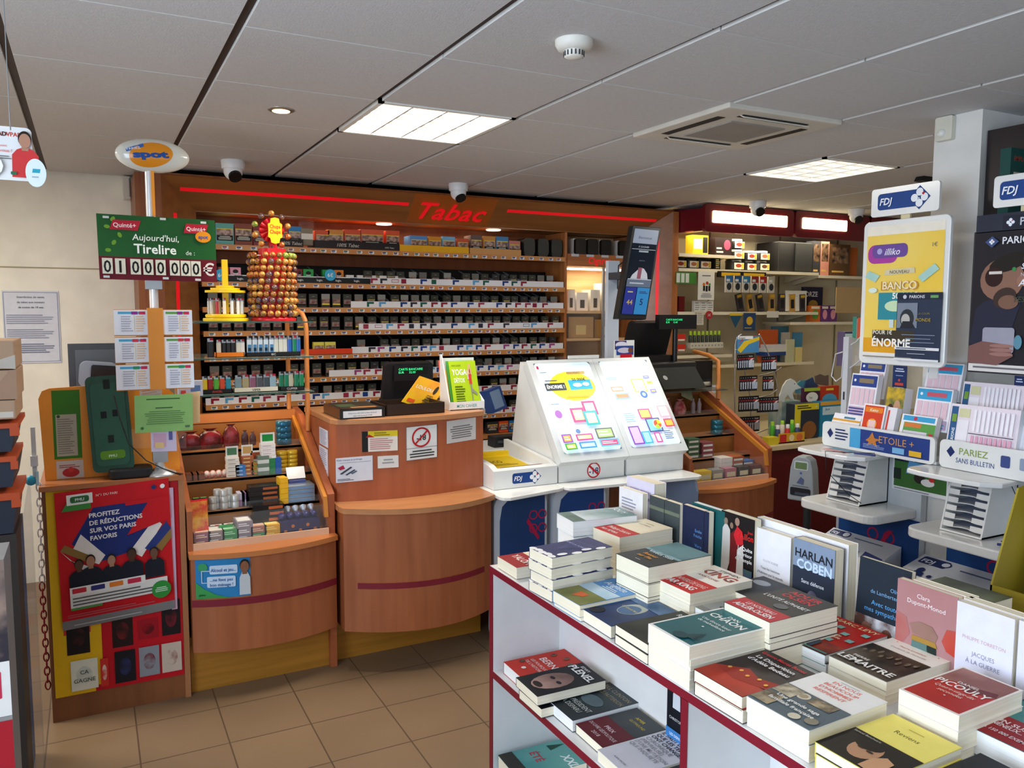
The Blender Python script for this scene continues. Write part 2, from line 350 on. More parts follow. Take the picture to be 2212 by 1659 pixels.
# dome cameras
def camera_unit(p,label,aim):
    c=pz(*p,CZ); t=thing('dome_camera',label,'security camera',(c.x,c.y,CZ),group='white dome cameras on the ceiling'); W=mat('#e4e4e6',.3)
    m=MB(); m.lathe([(.058,-.045),(.060,-.03),(.062,-.004),(.06,0)],(c.x,c.y,CZ),W,28); m.build('housing',t)
    m=MB(); m.ball((c.x,c.y,CZ-.055),.05,W,24); eb=m.build('eyeball',t)
    d=(Vector(aim)-Vector((c.x,c.y,CZ-.055))).normalized(); m=MB(); o=Vector((c.x,c.y,CZ-.055)); m.cyl(o+d*.03,o+d*.052,.034,BLACK,24); m.build('lens',eb)
camera_unit((503,347),'white dome camera on the ceiling above the left end of the tobacco shelves',(.9,3.5,1.2))
camera_unit((990,397),'white dome camera in front of the red shop lettering',(2.4,3.6,.6))
camera_unit((1637,435),'white dome camera in front of the longer lit strip of the red fascia',(3.9,2.8,1.2))
camera_unit((1850,452),'white dome camera at the right end of the red fascia',(5,3,1))
# ================================================================ tobacco shelving on the back wall
def wr(x0,y0,x1,y1,Y):
    """world rectangle (X0,Z0,X1,Z1) on the plane Y seen between two picture points"""
    ym=(y0+y1)/2; xm=(x0+x1)/2
    return py(x0,ym,Y).x,py(xm,y1,Y).z,py(x1,ym,Y).x,py(xm,y0,Y).z
OR=('orange','#c4682a')
RN=mat('#9c6434',.35,c2='#8f5a2e',vs=2,stretch=(.8,10,10),coat=.2)
REDL=mat('#f01422',.4,emit=.45,var=0)
ts=thing('tobacco_shelving','wide wooden tobacco shelving with slanted canopy and red line against back wall','shelving',(2.2,5.3,0))
m=MB(); m.box(.251,4.95,0,.385,5.44,2.372,WOODD); m.build('side_panel',ts)
m=MB(); m.box(3.975,4.95,0,4.03,5.44,2.372,WOOD); m.build('side_panel',ts)
m=MB(); m.box(.385,5.41,0,3.975,5.44,2.372,mat('#8f4c22',.5,c2='#84441c',vs=2,stretch=(10,10,.8))); m.build('back_panel',ts)
m=MB(); m.add([(.385,4.95,0),(.585,5.15,0),(.585,5.15,2.2),(.385,4.95,2.372)],[(0,1,2,3)],RN); m.add([(.385,4.96,0),(.585,5.16,0),(.585,5.41,0),(.585,5.41,2.2),(.585,5.16,2.2)],[(1,2,3,4)],RN)
s=Sheet(m,(.385,4.95,0),(.2,.2,0),(0,0,2.2)); s.rect(.32,.3,.42,.985,REDL); m.build('slanted_side',ts)
m=MB(); m.add([(3.76,5.15,0),(3.975,4.95,0),(3.975,4.95,2.372),(3.76,5.15,2.2)],[(0,1,2,3)],RN)
s=Sheet(m,(3.76,5.15,0),(.215,-.2,0),(0,0,2.2)); s.rect(.58,.3,.66,.985,REDL); m.build('slanted_side',ts)
m=MB(); m.add([(.585,5.15,2.2),(3.76,5.15,2.2),(3.975,4.95,2.372),(.385,4.95,2.372)],[(0,1,2,3)],RN)
m.box(.385,4.94,2.368,3.975,5.44,2.378,WOODD); m.box(.585,5.15,2.195,3.76,5.41,2.2,RN)
c0=Vector((0,5.15,2.2)); cv=Vector((0,-.2,.172))
def cs(u): return c0+Vector((u,0,0))
s=Sheet(m,cs(.585),(3.175,0,0),cv); s.rect(.412,.02,.60,.98,mat('#b06024',.3,var=.03))
s.rect(-.03,.56,.405,.66,REDL); s.rect(.632,.56,1.035,.66,REDL)
cnp=m.build('canopy',ts)
m=MB(); s=Sheet(m,cs(1.925)+Vector((0,-.008,-.006)),(.6,0,0),cv*.9); s.k=3; s.text('Tabac',.04,.22,.62,REDL,bold=.03,shear=.25,maxw=.92,sp=1.05); m.build('letter_sign',cnp)
for x in(1.78,2.6):
    m=MB(); m.lathe([(.05,0),(.055,.006)],(x,5.26,2.189),mat('#fff0d0',.4,emit=2.5,var=0),20); m.build('spot_lamp',ts)
area('shelf_strip_light',(1.7,5.24,2.16),(0,0,0),2.0,.06,3.5,(1,.75,.5))
TIERS=[2.005,1.785,1.632,1.488,1.337,1.19,1.045,.885,.74]
TW=mat('#e4e4e8',.4); TAGB=['#22305a','#22305a','#2a3a6a','#8a2030','#205a40']
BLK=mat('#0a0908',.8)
for n,z in enumerate(TIERS):
    w0,w1=.6,3.11
    m=MB(); m.box(w0,5.12,z-.02,w1,5.41,z,WOODH); m.box(w0,5.10,z-.03,w1,5.12,z+.002,mat('#c98a4e',.4,c2='#bd7e44',vs=3,stretch=(.8,10,10)))
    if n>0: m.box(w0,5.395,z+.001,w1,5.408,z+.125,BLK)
    x=w0+.03; k=0
    while x<w1-.05:
        s=Sheet(m,(x,5.0996,z-.025),(.036,0,0),(0,0,.017)); s.rect(0,0,1,1,'#dfe2ea'); s.rect(.08,.45,.75,.9,R.choice(TAGB)); s.rect(.15,.1,.6,.3,'#50505a'); x+=R.uniform(.062,.09)
    m.build('shelf',ts)
    if n==0: continue
    m=MB(); a0={1:.6,2:1.5,3:1.55,4:1.5,5:1.35,6:.6,7:1.2,8:2.95}[n]
    m.box(a0,5.108,z+.002,w1-.01,5.111,z+.043,TW); x=a0+.03
    while x<w1-.08:
        s=Sheet(m,(x,5.1075,z+.003),(.05,0,0),(0,0,.04)); c=R.choice(['#8a1c34','#8a1c34','#9a3048','#1c3c80','#1c3c80','#1c5a4c','#a04080','#58a0d0','#2a2a38']); q=R.random()
        if q<.62: s.rect(0,.12,.3,.92,c); s.rect(0,.6,.95,.92,c)
        elif q<.72: s.rect(0,.15,.7,.9,c)
        elif q<.78: s.frame(0,.3,1,.8,c,.003)
        x+=R.uniform(.06,.085)
    m.build('front_strip',ts)
    x=a0+.04
    while x<w1-.05:
        if R.random()<.3: m=MB(); m.prism([(5.115,z+.03),(5.39,z+.115),(5.39,z+.12),(5.115,z+.05)],x,x+.002,mat('#8a94a4',.3,alpha=.7,var=0),'x'); m.build('divider',ts)
        x+=.0725
# ---- packs
DARKS=['#34352c','#2e3028','#3a3a34','#2b2c2e']
def pack_mesh(w,d,h,base,art=0,side=None):
    m=MB(); m.box(-w/2,0,0,w/2,d,h,side or base)
    s=Sheet(m,(-w/2,0,0),(w,0,0),(0,0,h),.0003)
    if art==0:
        c=R.choice(['#7a3a34','#5a4640','#8a6050','#403a38','#6a2a2a']); s.rect(.06,.26,.94,.60,mat(c,.4,c2=R.choice(['#b08070','#2a2220','#8a7a70']),vs=45)); s.rect(.05,.14,.95,.26,'#111111'); s.rect(.05,.60,.95,.63,R.choice(['#c8b838','#111111','#111111'])); s.lines(.3,.78,.7,.84,1,'#8c8c80',al='c'); s.text('MARLOW'[:R.choice([4,5,6])],.5,.12,.09,'#bbbbb0','c') if False else None
    elif art==1:
        s.rect(0,.62,1,1,R.choice(['#8a8a86','#6a6a64'])); s.rect(.05,.3,.95,.62,mat('#5a4038',.4,c2='#a07868',vs=60)); s.rect(.05,.2,.95,.3,'#e8d040')
    elif art==2:
        s.rect(.0,.72,1,.98,base); s.ell(.5,.72,.26,.14,'#151515'); s.lines(.2,.5,.8,.62,1,'#f4f4f4',al='c'); s.lines(.15,.12,.85,.4,3,'#151515',al='c')
    elif art==3:
        s.rect(.05,.45,.95,.72,mat('#6a5048',.4,c2='#c0a090',vs=50)); s.rect(.05,.2,.95,.45,'#141414'); s.lines(.12,.24,.88,.42,3,'#e6e6d8',al='c'); s.rect(.05,.72,.95,.76,'#e8d040')
    elif art==4: pass
    s2=Sheet(m,(-w/2,0,h),(w,0,0),(0,d,0),.0003); s2.rect(.06,.1,.94,.9,base)
    return m
PK=[]
for i in range(9):
    o=pack_mesh(.054,.022,.086,ink(R.choice(DARKS),.3),0 if i<6 else 1).build('cigarette_pack',local=True); PK.append(o)
ORD=['','second','third','fourth','fifth','sixth','seventh','eighth','ninth']
used=set()
def place(src,M,label,cat,group=None):
    if src.name in used: o=dup(src,M,label,group)
    else: o=src; o.matrix_world=M; WM[o.name]=M; used.add(src.name); o['label']=label
    o['category']=cat
    if group: o['group']=group
    return o
for n in range(1,9):
    z=TIERS[n]; x={1:1.62,2:.66,3:.66,4:1.5,5:.66,6:.66,7:1.25,8:2.95}[n]
    while x<3.07:
        if R.random()<.93:
            if n==8 and x<2.3: pass
            else: place(R.choice(PK),xf((x,5.12+R.uniform(0,.03),z+.002),R.uniform(-.05,.05)),'dark cigarette pack standing on the %s tobacco shelf from the top'%ORD[n],'cigarette pack','cigarette packs on the %s shelf'%ORD[n])
        x+=R.choice([.0725,.0725,.075,.085])
# yellow tobacco packets on a red tray, 5th shelf
def simple(name,label,cat,fn,group=None):
    m=MB(); fn(m); return tag(m.build(name),label,cat,group)
for k,(a,b_) in enumerate(((677,700),(702,725))):
    X=wr(a,729,b_,750,5.13); m=pack_mesh(X[2]-X[0],.03,.075,ink('#d8d058'),3); m.v=[p+Vector(((X[0]+X[2])/2,5.13,TIERS[4]+.002)) for p in m.v]
    tag(m.build('tobacco_pouch'),['left','right'][k]+' one of the two yellow tobacco packets in the red tray','tobacco packet')
simple('product_tray','flat orange-red cardboard tray on the fifth tobacco shelf','tray',lambda m:m.box(1.17,5.09,TIERS[4]+.002,1.5,5.1,TIERS[4]+.035,'#d8401c'))
# tall boxes on the second shelf
for a,b_,y0,c,lb in((497,520,558,'#e09ab0','pink box with black dot on the second tobacco shelf'),(472,494,560,'#b0502c','rust brown box left of the pink box on the second shelf'),(655,677,566,'#2a9a48','green box right of the lollipop stand'),(697,721,567,'#2c9c4c','green box beside the orange box on the second shelf'),(722,742,569,'#d87c28','orange box right of the green box on the second shelf'),(641,653,566,'#7a2028','dark red box just right of the lollipop stand')):
    X=wr(a,y0,b_,598,5.14); h=.085
    m=pack_mesh(X[2]-X[0],.04,h,ink(c),2); m.v=[p+Vector(((X[0]+X[2])/2,5.14,TIERS[1]+.004)) for p in m.v]; tag(m.build('cigarillo_box'),lb,'box')
m=MB(); z=TIERS[1]
s=Sheet(m,(1.16,5.1,z+.002),(.48,0,0),(0,0,.035)); s.rect(-1.1,0,.97,1,'#14181c')
for k in range(8): s.text('logic.',-1.0+.25*k,.35,.4,'#e8e8e8',bold=.01)
m.box(.63,5.1005,z+.002,1.63,5.104,z+.037,'#14181c'); tag(m.build('promotional_strip'),'black shelf strip with small white lettering on the second tobacco shelf','shelf strip')
for k,(x,lb) in enumerate(((714,'round blue price sticker right of the lollipop stand'),(478,'round blue price sticker left of the yellow lighter stand'))):
    p=py(x,594,5.09); m=MB(); m.cyl((p.x,5.094,p.z),(p.x,5.096,p.z),.036,ink('#38a8d8'),24); s=Sheet(m,(p.x-.03,5.0938,p.z-.03),(.06,0,0),(0,0,.06)); s.text('6€',.5,.3,.4,'#f0f8ff','c',bold=.02); tag(m.build('price_sticker'),lb,'sticker')
for k in range(5):
    X=py(756+24*k,590,5.14); m=pack_mesh(.05,.03,.055,ink('#e6e4e0'),4 if k<4 else 4,); s=Sheet(m,(-.025,0,0),(.05,0,0),(0,0,.055)); s.rect(.1,.1,.9,.5,'#202024' if k%2 else '#bc4020'); m.v=[p+Vector((X.x,5.14,TIERS[1]+.004)) for p in m.v]
    tag(m.build('tobacco_packet'),'small white packet near the middle of the second tobacco shelf','packet','small white packets')
# top shelf
Z=TIERS[0]
tops=[(466,505,482,'#6ab0a8','teal topped tobacco box at the left end of the top shelf'),(507,545,483,'#8a4a3c','brown tobacco box second from the left on the top shelf'),(547,578,488,'#8a3a40','tobacco box on the top shelf behind the lollipop flower'),(600,622,490,'#c04038','red tobacco box right of the lollipop flower'),(623,651,489,'#3a88c4','blue tobacco box right of the lollipop flower'),
(682,712,497,'#d8583c','leftmost of the red tobacco boxes in the black tray'),(709,742,496,'#d89048','tan tobacco box in the black tray'),(744,780,496,'#d8583c','middle red tobacco box in the black tray'),(779,829,490,'#e06444','largest red tobacco box in the black tray'),(834,863,494,'#dc5c3c','red tobacco box at the right end of the black tray'),
(886,923,509,'#5a94d0','light blue tobacco box in the yellow tray'),(926,953,511,'#d89030','orange tobacco box in the yellow tray'),(956,983,511,'#78b8dc','pale blue tobacco box in the yellow tray'),(988,1012,515,'#c85c3c','reddish tobacco box in the yellow tray'),
(1017,1041,508,'#6a5a54','brown tobacco box in the tan tray'),(1045,1070,510,'#d09048','tan tobacco box in the tan tray'),(1072,1098,511,'#4c88b8','blue tobacco box in the tan tray'),(1100,1124,520,'#c88074','low pink tobacco box in the tan tray')]
for a,b_,y0,c,lb in tops:
    X=wr(a,y0,b_,528,5.16); h=py((a+b_)/2,y0,5.16).z-Z-.004
    if b_>680: h=min(h,.135)
    m=pack_mesh(X[2]-X[0],R.uniform(.07,.14),h,ink(c),3); m.v=[p+Vector(((X[0]+X[2])/2,5.16,Z+.003)) for p in m.v]; tag(m.build('tobacco_box'),lb,'tobacco box')
def tray(a,b_,h,c,txt,lb):
    X=wr(a,520,b_,540,5.11); m=MB()
    m.box(X[0],5.105,Z+.002,X[2],5.11,Z+h,c); m.box(X[0],5.11,Z+.002,X[0]+.004,5.3,Z+h,c); m.box(X[2]-.004,5.11,Z+.002,X[2],5.3,Z+h,c)
    if txt:
        s=Sheet(m,(X[0],5.1045,Z),(X[2]-X[0],0,0),(0,0,h)); 
        for t,u,hh in txt: s.text(t,u,.3,hh,'#c8c4bc',bold=.01,shear=.3)
    tag(m.build('display_tray'),lb,'tray')
tray(604,655,.05,'#241c20',[('100% Tabac',.05,.4)],'short black tray with white lettering behind the lollipop stand')
tray(680,862,.05,'#241c20',[('100% Tabac',.25,.45),('100% Tabac',.82,.2)],'long black cardboard tray lettered in white on the top tobacco shelf')
tray(863,1012,.045,'#e0a81c',None,'yellow cardboard tray on the top tobacco shelf')
tray(1015,1125,.042,'#c8945a',None,'tan cardboard tray beside the black canisters')
m=MB(); X=wr(650,476,678,530,5.14); m.box(X[0],5.14,Z+.003,X[2],5.2,X[3],CLEAR); m.box(X[0]+.004,5.15,Z+.02,X[2]-.004,5.19,X[3]-.05,'#8a8068'); s=Sheet(m,(X[0]+.004,5.149,Z+.02),(X[2]-X[0]-.008,0,0),(0,0,.12)); s.rect(0,.3,1,.6,'#e8e4da'); tag(m.build('display_case'),'tall clear display case with a tobacco pouch on the top shelf','display case')
def canister(w,d,h):
    m=MB(); m.rbox(-w/2,0,0,w/2,d,h,mat('#1c1e1c',.35),.02,'y'); m.rbox(-w/2-.001,-.004,h*.1,w/2+.001,0,h*.9,mat('#22241f',.4),.02,'y'); return m
CN=canister(.088,.12,.125).build('tobacco_canister',local=True)
for k,(a,lb) in enumerate(((1142,'leftmost of three black canisters'),(1172,'middle of three black canisters'),(1201,'rightmost of three black canisters'))):
    place(CN,xf((py(a,530,5.14).x,5.13,Z+.006)),lb+' at the right end of the top tobacco shelf','canister')
# ================================================================ cigar cabinet
cg=thing('cigar_cabinet','lit wooden cigar cabinet with glass front, right of the tobacco shelves','cabinet',(3.43,5.3,0))
IN=mat('#e0b884',.5,c2='#d2a66e',vs=3,stretch=(.8,8,8))
m=MB(); m.box(3.115,5.12,0,3.135,5.41,2.19,WOOD); m.box(3.735,5.12,0,3.76,5.41,2.19,WOOD); m.box(3.135,5.395,1.0,3.735,5.41,2.19,IN); m.box(3.135,5.12,0,3.735,5.41,1.25,WOODD); m.build('body',cg)
m=MB(); m.box(3.135,5.11,1.945,3.735,5.135,2.035,WOODH); m.box(3.135,5.12,2.02,3.735,5.40,2.035,WOODH); s=Sheet(m,(3.135,5.1095,1.945),(.6,0,0),(0,0,.09)); s.text('Cigares',.30,.25,.55,REDL,bold=.025,shear=.1)
for k in range(4): s.rect(.05+.22*k,.80,.16+.22*k,1.0,'#c8ccd4')
m.build('header_board',cg)
for z in(1.615,1.41): m=MB(); m.box(3.135,5.14,z-.018,3.735,5.395,z,IN); m.build('shelf',cg)
m=MB(); m.box(3.2,5.2,1.925,3.7,5.24,1.94,mat('#fff0c8',.4,emit=5,var=0)); m.build('strip_light',cg)
area('cabinet_light',(3.45,5.22,1.92),(0,0,0),.5,.05,2.2,(1,.85,.62))
m=MB(); m.box(3.14,5.125,1.25,3.42,5.13,1.94,CLEAR); m.build('glass_door',cg); 
m=MB(); m.box(3.45,5.112,1.2,3.467,5.13,1.945,GREY); m.build('door_stile',cg)
for k,(a,lb) in enumerate(((1252,'leftmost black cigar tin on top of the cigar cabinet'),(1278,'second black cigar tin on top of the cigar cabinet'),(1307,'third black cigar tin on top of the cigar cabinet'),(1346,'rightmost black cigar tin on top of the cigar cabinet'))):
    t_=MB(); t_.rbox(-.045,-.02,0,.045,.2,.115,mat('#1a1a18',.35),.018,'y'); t_.box(-.046,.01,.0,.046,.2,.116,'#d8d4cc'); t_.v=[p+Vector((py(a,530,5.15).x,5.15,2.037)) for p in t_.v]; tag(t_.build('cigar_tin'),lb,'cigar tin')
for k,(a,b_,y0,y1,z,c,lb) in enumerate(((1226,1242,625,660,1.617,'#e8e4dc','white cigar box with dark label at the left of the cabinet'),(1246,1270,632,660,1.617,'#ece8e0','low white cigar carton in the cabinet'),(1276,1296,626,660,1.617,'#e4e0d4','upright white cigar carton in the cabinet'),(1302,1330,612,660,1.617,'#f0ece0','tall white cigar carton in the cabinet'),(1228,1282,684,720,1.412,'#b89060','flat wooden cigar box on the lower cabinet shelf'),(1285,1330,690,720,1.412,'#a87838','brown cigar box right of the flat one'))):
    X=wr(a,y0,b_,y1,5.2); h=max(.03,X[3]-z); m=MB(); m.box(X[0],5.2,z,X[2],5.33,z+h,c); s=Sheet(m,(X[0],5.2,z),(X[2]-X[0],0,0),(0,0,h)); s.rect(.3,.15,.7,.6,'#4a4640' if k<4 else '#e0c080'); tag(m.build('cigar_box'),lb,'cigar box')
# ================================================================ right hand wall shelving with the red fascia
CRM=mat('#d8cdb0',.55,var=.04); SHF=mat('#ddd0ae',.5)
ws=thing('wall_shelving','cream wall shelving under a dark red canopy with lit strips','shelving',(5.3,5.2,0))
m=MB(); m.box(4.03,5.28,.69,6.88,5.31,2.36,CRM)
for x in(4.62,5.42,6.15): m.box(x,5.272,.7,x+.012,5.281,2.36,'#8a7c60')
m.build('back_panel',ws)
def hexp(m,x0,x1,y0,y1,z0,z1,mm): m.box(x0,y0,z0,x1,y1,z1,mm)
FR=mat('#6e0c1c',.35,coat=.2)
m=MB(); m.prism([(4.03,5.0),(4.1,4.68),(4.12,4.68),(4.12,5.0)],2.215,2.385,FR,'z'); m.box(4.10,4.68,2.24,6.85,5.28,2.385,FR) if False else m.box(4.10,4.69,2.36,6.85,5.28,2.385,FR)
m.build('canopy_top',ws)
CBD=[]
for a,b_ in((4.03,4.93),(4.95,5.8),(5.82,6.8)):
    m=MB(); m.rbox(a,4.655,2.20,b_,4.69,2.405,FR,.03,'y'); CBD.append(m.build('canopy_board',ws))
for a,b_,z0,z1 in((4.10,4.85,2.268,2.355),(5.02,5.52,2.268,2.355)):
    m=MB(); m.rbox(a,4.645,z0,b_,4.657,z1,mat('#ffe9b8',.4,emit=4.5,var=0),.01,'y'); m.build('light_strip',CBD[0 if a<4.5 else 1])
area('canopy_light',(4.9,4.95,2.22),(0,0,0),1.7,.25,13,(1,.86,.6))
for k,(a,b_,z) in enumerate(((4.035,5.55,1.945),(4.035,4.6,2.058),(4.035,5.56,1.61),(4.035,4.6,1.27),(4.45,5.53,1.185),(5.55,6.8,1.925),(5.24,6.6,1.525))):
    m=MB(); m.box(a,4.95,z-.02,b_,5.272,z,SHF); m.box(a,4.944,z-.022,b_,4.952,z+.002,mat('#efe6cc',.4))
    for x in(a+.04,b_-.06): m.prism([(5.0,z-.02),(5.272,z-.02),(5.272,z-.08)],x,x+.012,SHF,'x')
    m.build('shelf',ws)
m=MB(); m.box(3.62,4.0,0,6.88,5.28,.67,mat('#5a0c16',.35,var=.06)); m.build('base_cabinet',ws)
m=MB(); m.box(3.60,3.985,.67,6.88,5.28,.70,mat('#d8c8a0',.45)); m.build('worktop',ws)
# stock on the shelves
def pot(p0,p1,y1,z,lb,stack=1,Y=5.02):
    """round dark pots with a printed label; px width p0..p1"""
    x0=py(p0,570,Y).x;x1=py(p1,570,Y).x; r=(x1-x0)/2
    for k in range(stack):
        h=.085; m=MB(); c=((x0+x1)/2,Y+r,z+k*h); m.lathe([(r*.93,0),(r,.01),(r,h*.78),(r*.99,h*.8)],c,mat('#25221f',.3),20); m.lathe([(r*1.03,h*.8),(r*1.03,h*.97),(r*.96,h)],c,mat('#d8d4cc',.4) if k else BLACK,20)
        s=Sheet(m,((x0+x1)/2-r*.8,Y-.003,z+k*h+.012),(r*1.6,0,0),(0,0,h*.6)); s.rect(0,0,1,1,'#e8e2d6'); s.ell(.45,.55,.3,.3,R.choice(['#a04030','#6a4030','#b07050'])); s.rect(.75,.1,.95,.9,'#d8b830')
        tag(m.build('tobacco_pot'),lb+([', bottom of its stack',', second in its stack',', top of its stack'][k] if stack>1 else ''),'tobacco pot')
def cbox(p0,y0,p1,y1,Y,d,c,lb,name='product_box',art=None,z=None,cat='box'):
    X=wr(p0,y0,p1,y1,Y); zb=X[1] if z is None else z; m=MB(); m.box(X[0],Y,zb,X[2],Y+d,X[3],c); s=Sheet(m,(X[0],Y,zb),(X[2]-X[0],0,0),(0,0,X[3]-zb),.0005)
    if art: art(s)
    return tag(m.build(name),lb,cat)
pot(1457,1485,588,1.947,'dark tobacco pot near the left end of the cream top shelf')
pot(1487,1511,588,1.947,'dark tobacco pot second from the left on the cream top shelf')
pot(1583,1609,590,1.947,'tobacco pot in the stack of three',3)
pot(1612,1636,590,1.947,'tobacco pot right of the stack of three',2,5.06)
pot(1640,1664,590,1.947,'tobacco pot left of the black loudspeaker',2)
pot(1420+(270/2.96),1538,590,1.947,'wide dark tobacco pot under the yellow box')
def a1(s): s.rect(.05,.3,.6,.8,'#e8e0d0'); s.rect(.65,.1,.95,.9,'#221f1c')
cbox(1497,508,1530,545,5.0,.09,'#c8b428','yellow and black box on the small upper cream shelf',art=a1,z=2.06)
cbox(1545,513,1581,546,5.0,.09,'#2a1a1c','dark box with a pink picture on the small upper shelf',art=lambda s:(s.ell(.72,.6,.2,.28,'#c04868'),s.lines(.08,.1,.5,.5,2,'#e8e0d0')),z=2.06)
cbox(1544,557,1556,588,5.0,.06,'#201c1a','narrow black box with striped label on the cream shelf',art=lambda s:s.lines(.2,.1,.9,.9,5,'#e8d890'),z=1.947)
# loudspeaker
t=thing('loudspeaker','large black loudspeaker on the cream top shelf','speaker',(5.3,5.1,1.947)); X=wr(1683,505,1754,580,5.0)
m=MB(); m.box(X[0],5.0,1.947,X[2],5.26,2.2,BLACKM); m.build('cabinet',t,bevel=.008)
m=MB(); m.box(X[0]+.18,4.985,1.955,X[2]-.005,5.0,2.195,mat('#26282a',.8,bump=.5,bs=900)); m.build('grille',t,bevel=.006)
# boxes further right
for a,b_,y0,c,lb in((1756,1772,520,'#3a3a40','dark cosmetics box right of the loudspeaker'),(1773,1791,519,'#c88878','pink perfume box right of the loudspeaker'),(1793,1836,528,'#5a4028','dark picture box beside the pink perfume box')):
    cbox(a,y0,b_,594,5.0,.1,c,lb,art=lambda s:(s.rect(.1,.4,.9,.9,mat('#8a6a50',.4,c2='#2a1c14',vs=20)),s.lines(.1,.08,.9,.2,1,'#d8b060')),z=1.927)
cbox(1836,535,1852,575,5.05,.08,'#c86a28','orange box behind the dark picture box',z=1.927)
def sheetthing(name,lb,cat,O,U,V,t,base,fn,group=None):
    m=MB(); panel(m,O,U,V,t,ink(base) if isinstance(base,str) else base); s=Sheet(m,O,U,V,.0004); fn(s); return tag(m.build(name),lb,cat,group)
def flat(name,lb,cat,p0,y0,p1,y1,Y,base,fn,t=.002):
    X=wr(p0,y0,p1,y1,Y); return sheetthing(name,lb,cat,(X[0],Y,X[1]),(X[2]-X[0],0,0),(0,0,X[3]-X[1]),t,base,fn)
flat('hanging_notice','white paper notice hanging from the cream shelf by the blister packs','notice',1508,587,1543,648,4.93,'#eeece4',lambda s:(s.lines(.15,.82,.85,.9,1,'#666666',al='c'),s.ell(.35,.55,.08,.06,'#d87828'),s.ell(.55,.6,.08,.06,'#c03028'),s.ell(.7,.55,.07,.05,'#50a040'),s.rect(.3,.32,.42,.5,'#202020'),s.rect(.46,.3,.58,.5,'#202020'),s.rect(.62,.32,.74,.5,'#202020'),s.lines(.15,.08,.85,.24,3,'#888888',al='c')))
flat('price_card','green price card with white blocks hanging from the cream shelf','price card',1460,588,1504,613,4.94,'#4a8a3c',lambda s:[s.rect(.03+.22*k,.1,.2+.22*k,.9,'#dfe6dc') for k in range(3)])
# hooks with blister packs
hr=thing('hook_rail','black rail with hooks and yellow labels under the cream top shelf','hook rail',(4.6,4.95,1.9)); X=wr(1552,587,1655,600,4.93)
m=MB(); m.box(X[0],4.93,X[1],X[2],4.95,X[3],BLACK); s=Sheet(m,(X[0],4.93,X[1]),(X[2]-X[0],0,0),(0,0,X[3]-X[1])); s.rect(.06,.2,.45,.8,'#e0b020'); s.rect(.52,.2,.96,.8,'#e0b020'); rl=m.build('rail',hr)
for k in range(6):
    x=X[0]+.03+(X[2]-X[0]-.06)*k/5; m=MB(); m.cyl((x,4.94,1.885),(x,4.80,1.895),.003,CHROME,6); m.build('hook',rl)
cols=['#3a78b0','#2a5a90','#3a88b8','#a03030','#b82c28','#c8c0a8']
for k in range(6):
    x=X[0]+.03+(X[2]-X[0]-.06)*k/5; c=cols[k]
    sheetthing('blister_pack','hanging blister pack, %s from the left under the black hook rail'%['first','second','third','fourth','fifth','sixth'][k],'blister pack',(x-.035,4.84,1.765),(.07,0,0),(0,0,.13),.012,'#d8d0c0',lambda s,c=c:(s.rect(0,.6,1,1,c),s.ell(.5,.35,.35,.22,'#303438'),s.rect(.1,.65,.6,.8,'#f0f0e8')))
for k in range(7):
    p=1595+22*k; X=wr(p,625,p+20,672,4.97)
    lean=.5 if k<3 else .1
    m=MB(); M=xf(((X[0]+X[2])/2,4.98,1.612),0,0,-lean*.5); m.M=M; m.box(-.03,0,0,.03,.02,.15,'#b08848' if k%2 else '#3a3438'); s=Sheet(m,(-.03,0,0),(.06,0,0),(0,0,.15)); 
    s.mb.M=M; s.rect(.15,.2,.8,.7,'#1c1c20'); s.rect(.1,.8,.9,.95,'#c8a030'); m.M=None
    tag(m.build('phone_accessory_pack'),'accessory pack leaning on the middle cream shelf, %s from the left'%['first','second','third','fourth','fifth','sixth','seventh'][k],'blister pack')
cbox(1466,640,1479,672,5.0,.1,'#6a1418','dark red box on the middle cream shelf behind the terminal',z=1.612)
for k in range(3): cbox(1500+14*k,650,1513+14*k,672,4.99,.03,'#e8e6e0','small white card pack on the middle cream shelf, %s'%['left','centre','right'][k],art=lambda s:s.lines(.1,.1,.9,.9,4,'#9aa0a0'),z=1.612,name='card_pack')
flat('paper_pad','large white paper pad leaning on the middle cream shelf','paper pad',1697,628,1742,672,4.99,'#e9e5da',lambda s:s.lines(.1,.7,.6,.85,2,'#c8c4b8'),.01)
cbox(1736,620,1777,668,5.1,.03,'#2a2840','dark comic book with white lettering on the cream shelf',name='comic_book',cat='book',art=lambda s:(s.text('ORZE',.08,.62,.2,'#f0f0f0',bold=.04),s.ell(.5,.3,.25,.18,'#b89040')),z=1.612)
flat('cardboard_sheet','plain tan cardboard sheet behind the lottery poster','cardboard',1806,621,1872,676,4.9,'#c8a878',lambda s:None,.006)
for k,(a,b_,c,d) in enumerate(((1750,1772,'#d8702c','#58a040'),(1774,1790,'#6a3a80','#e8a0b0'),(1791,1808,'#6a3a80','#e8a0b0'))):
    cbox(a,660,b_,693,5.0,.05,c,['orange toy box on the lower right cream shelf','purple toy box right of the orange one','purple toy box furthest right'][k],art=lambda s,d=d:(s.ell(.5,.45,.3,.3,d),s.rect(.1,.8,.9,.95,'#f0e8d0')),z=1.527)
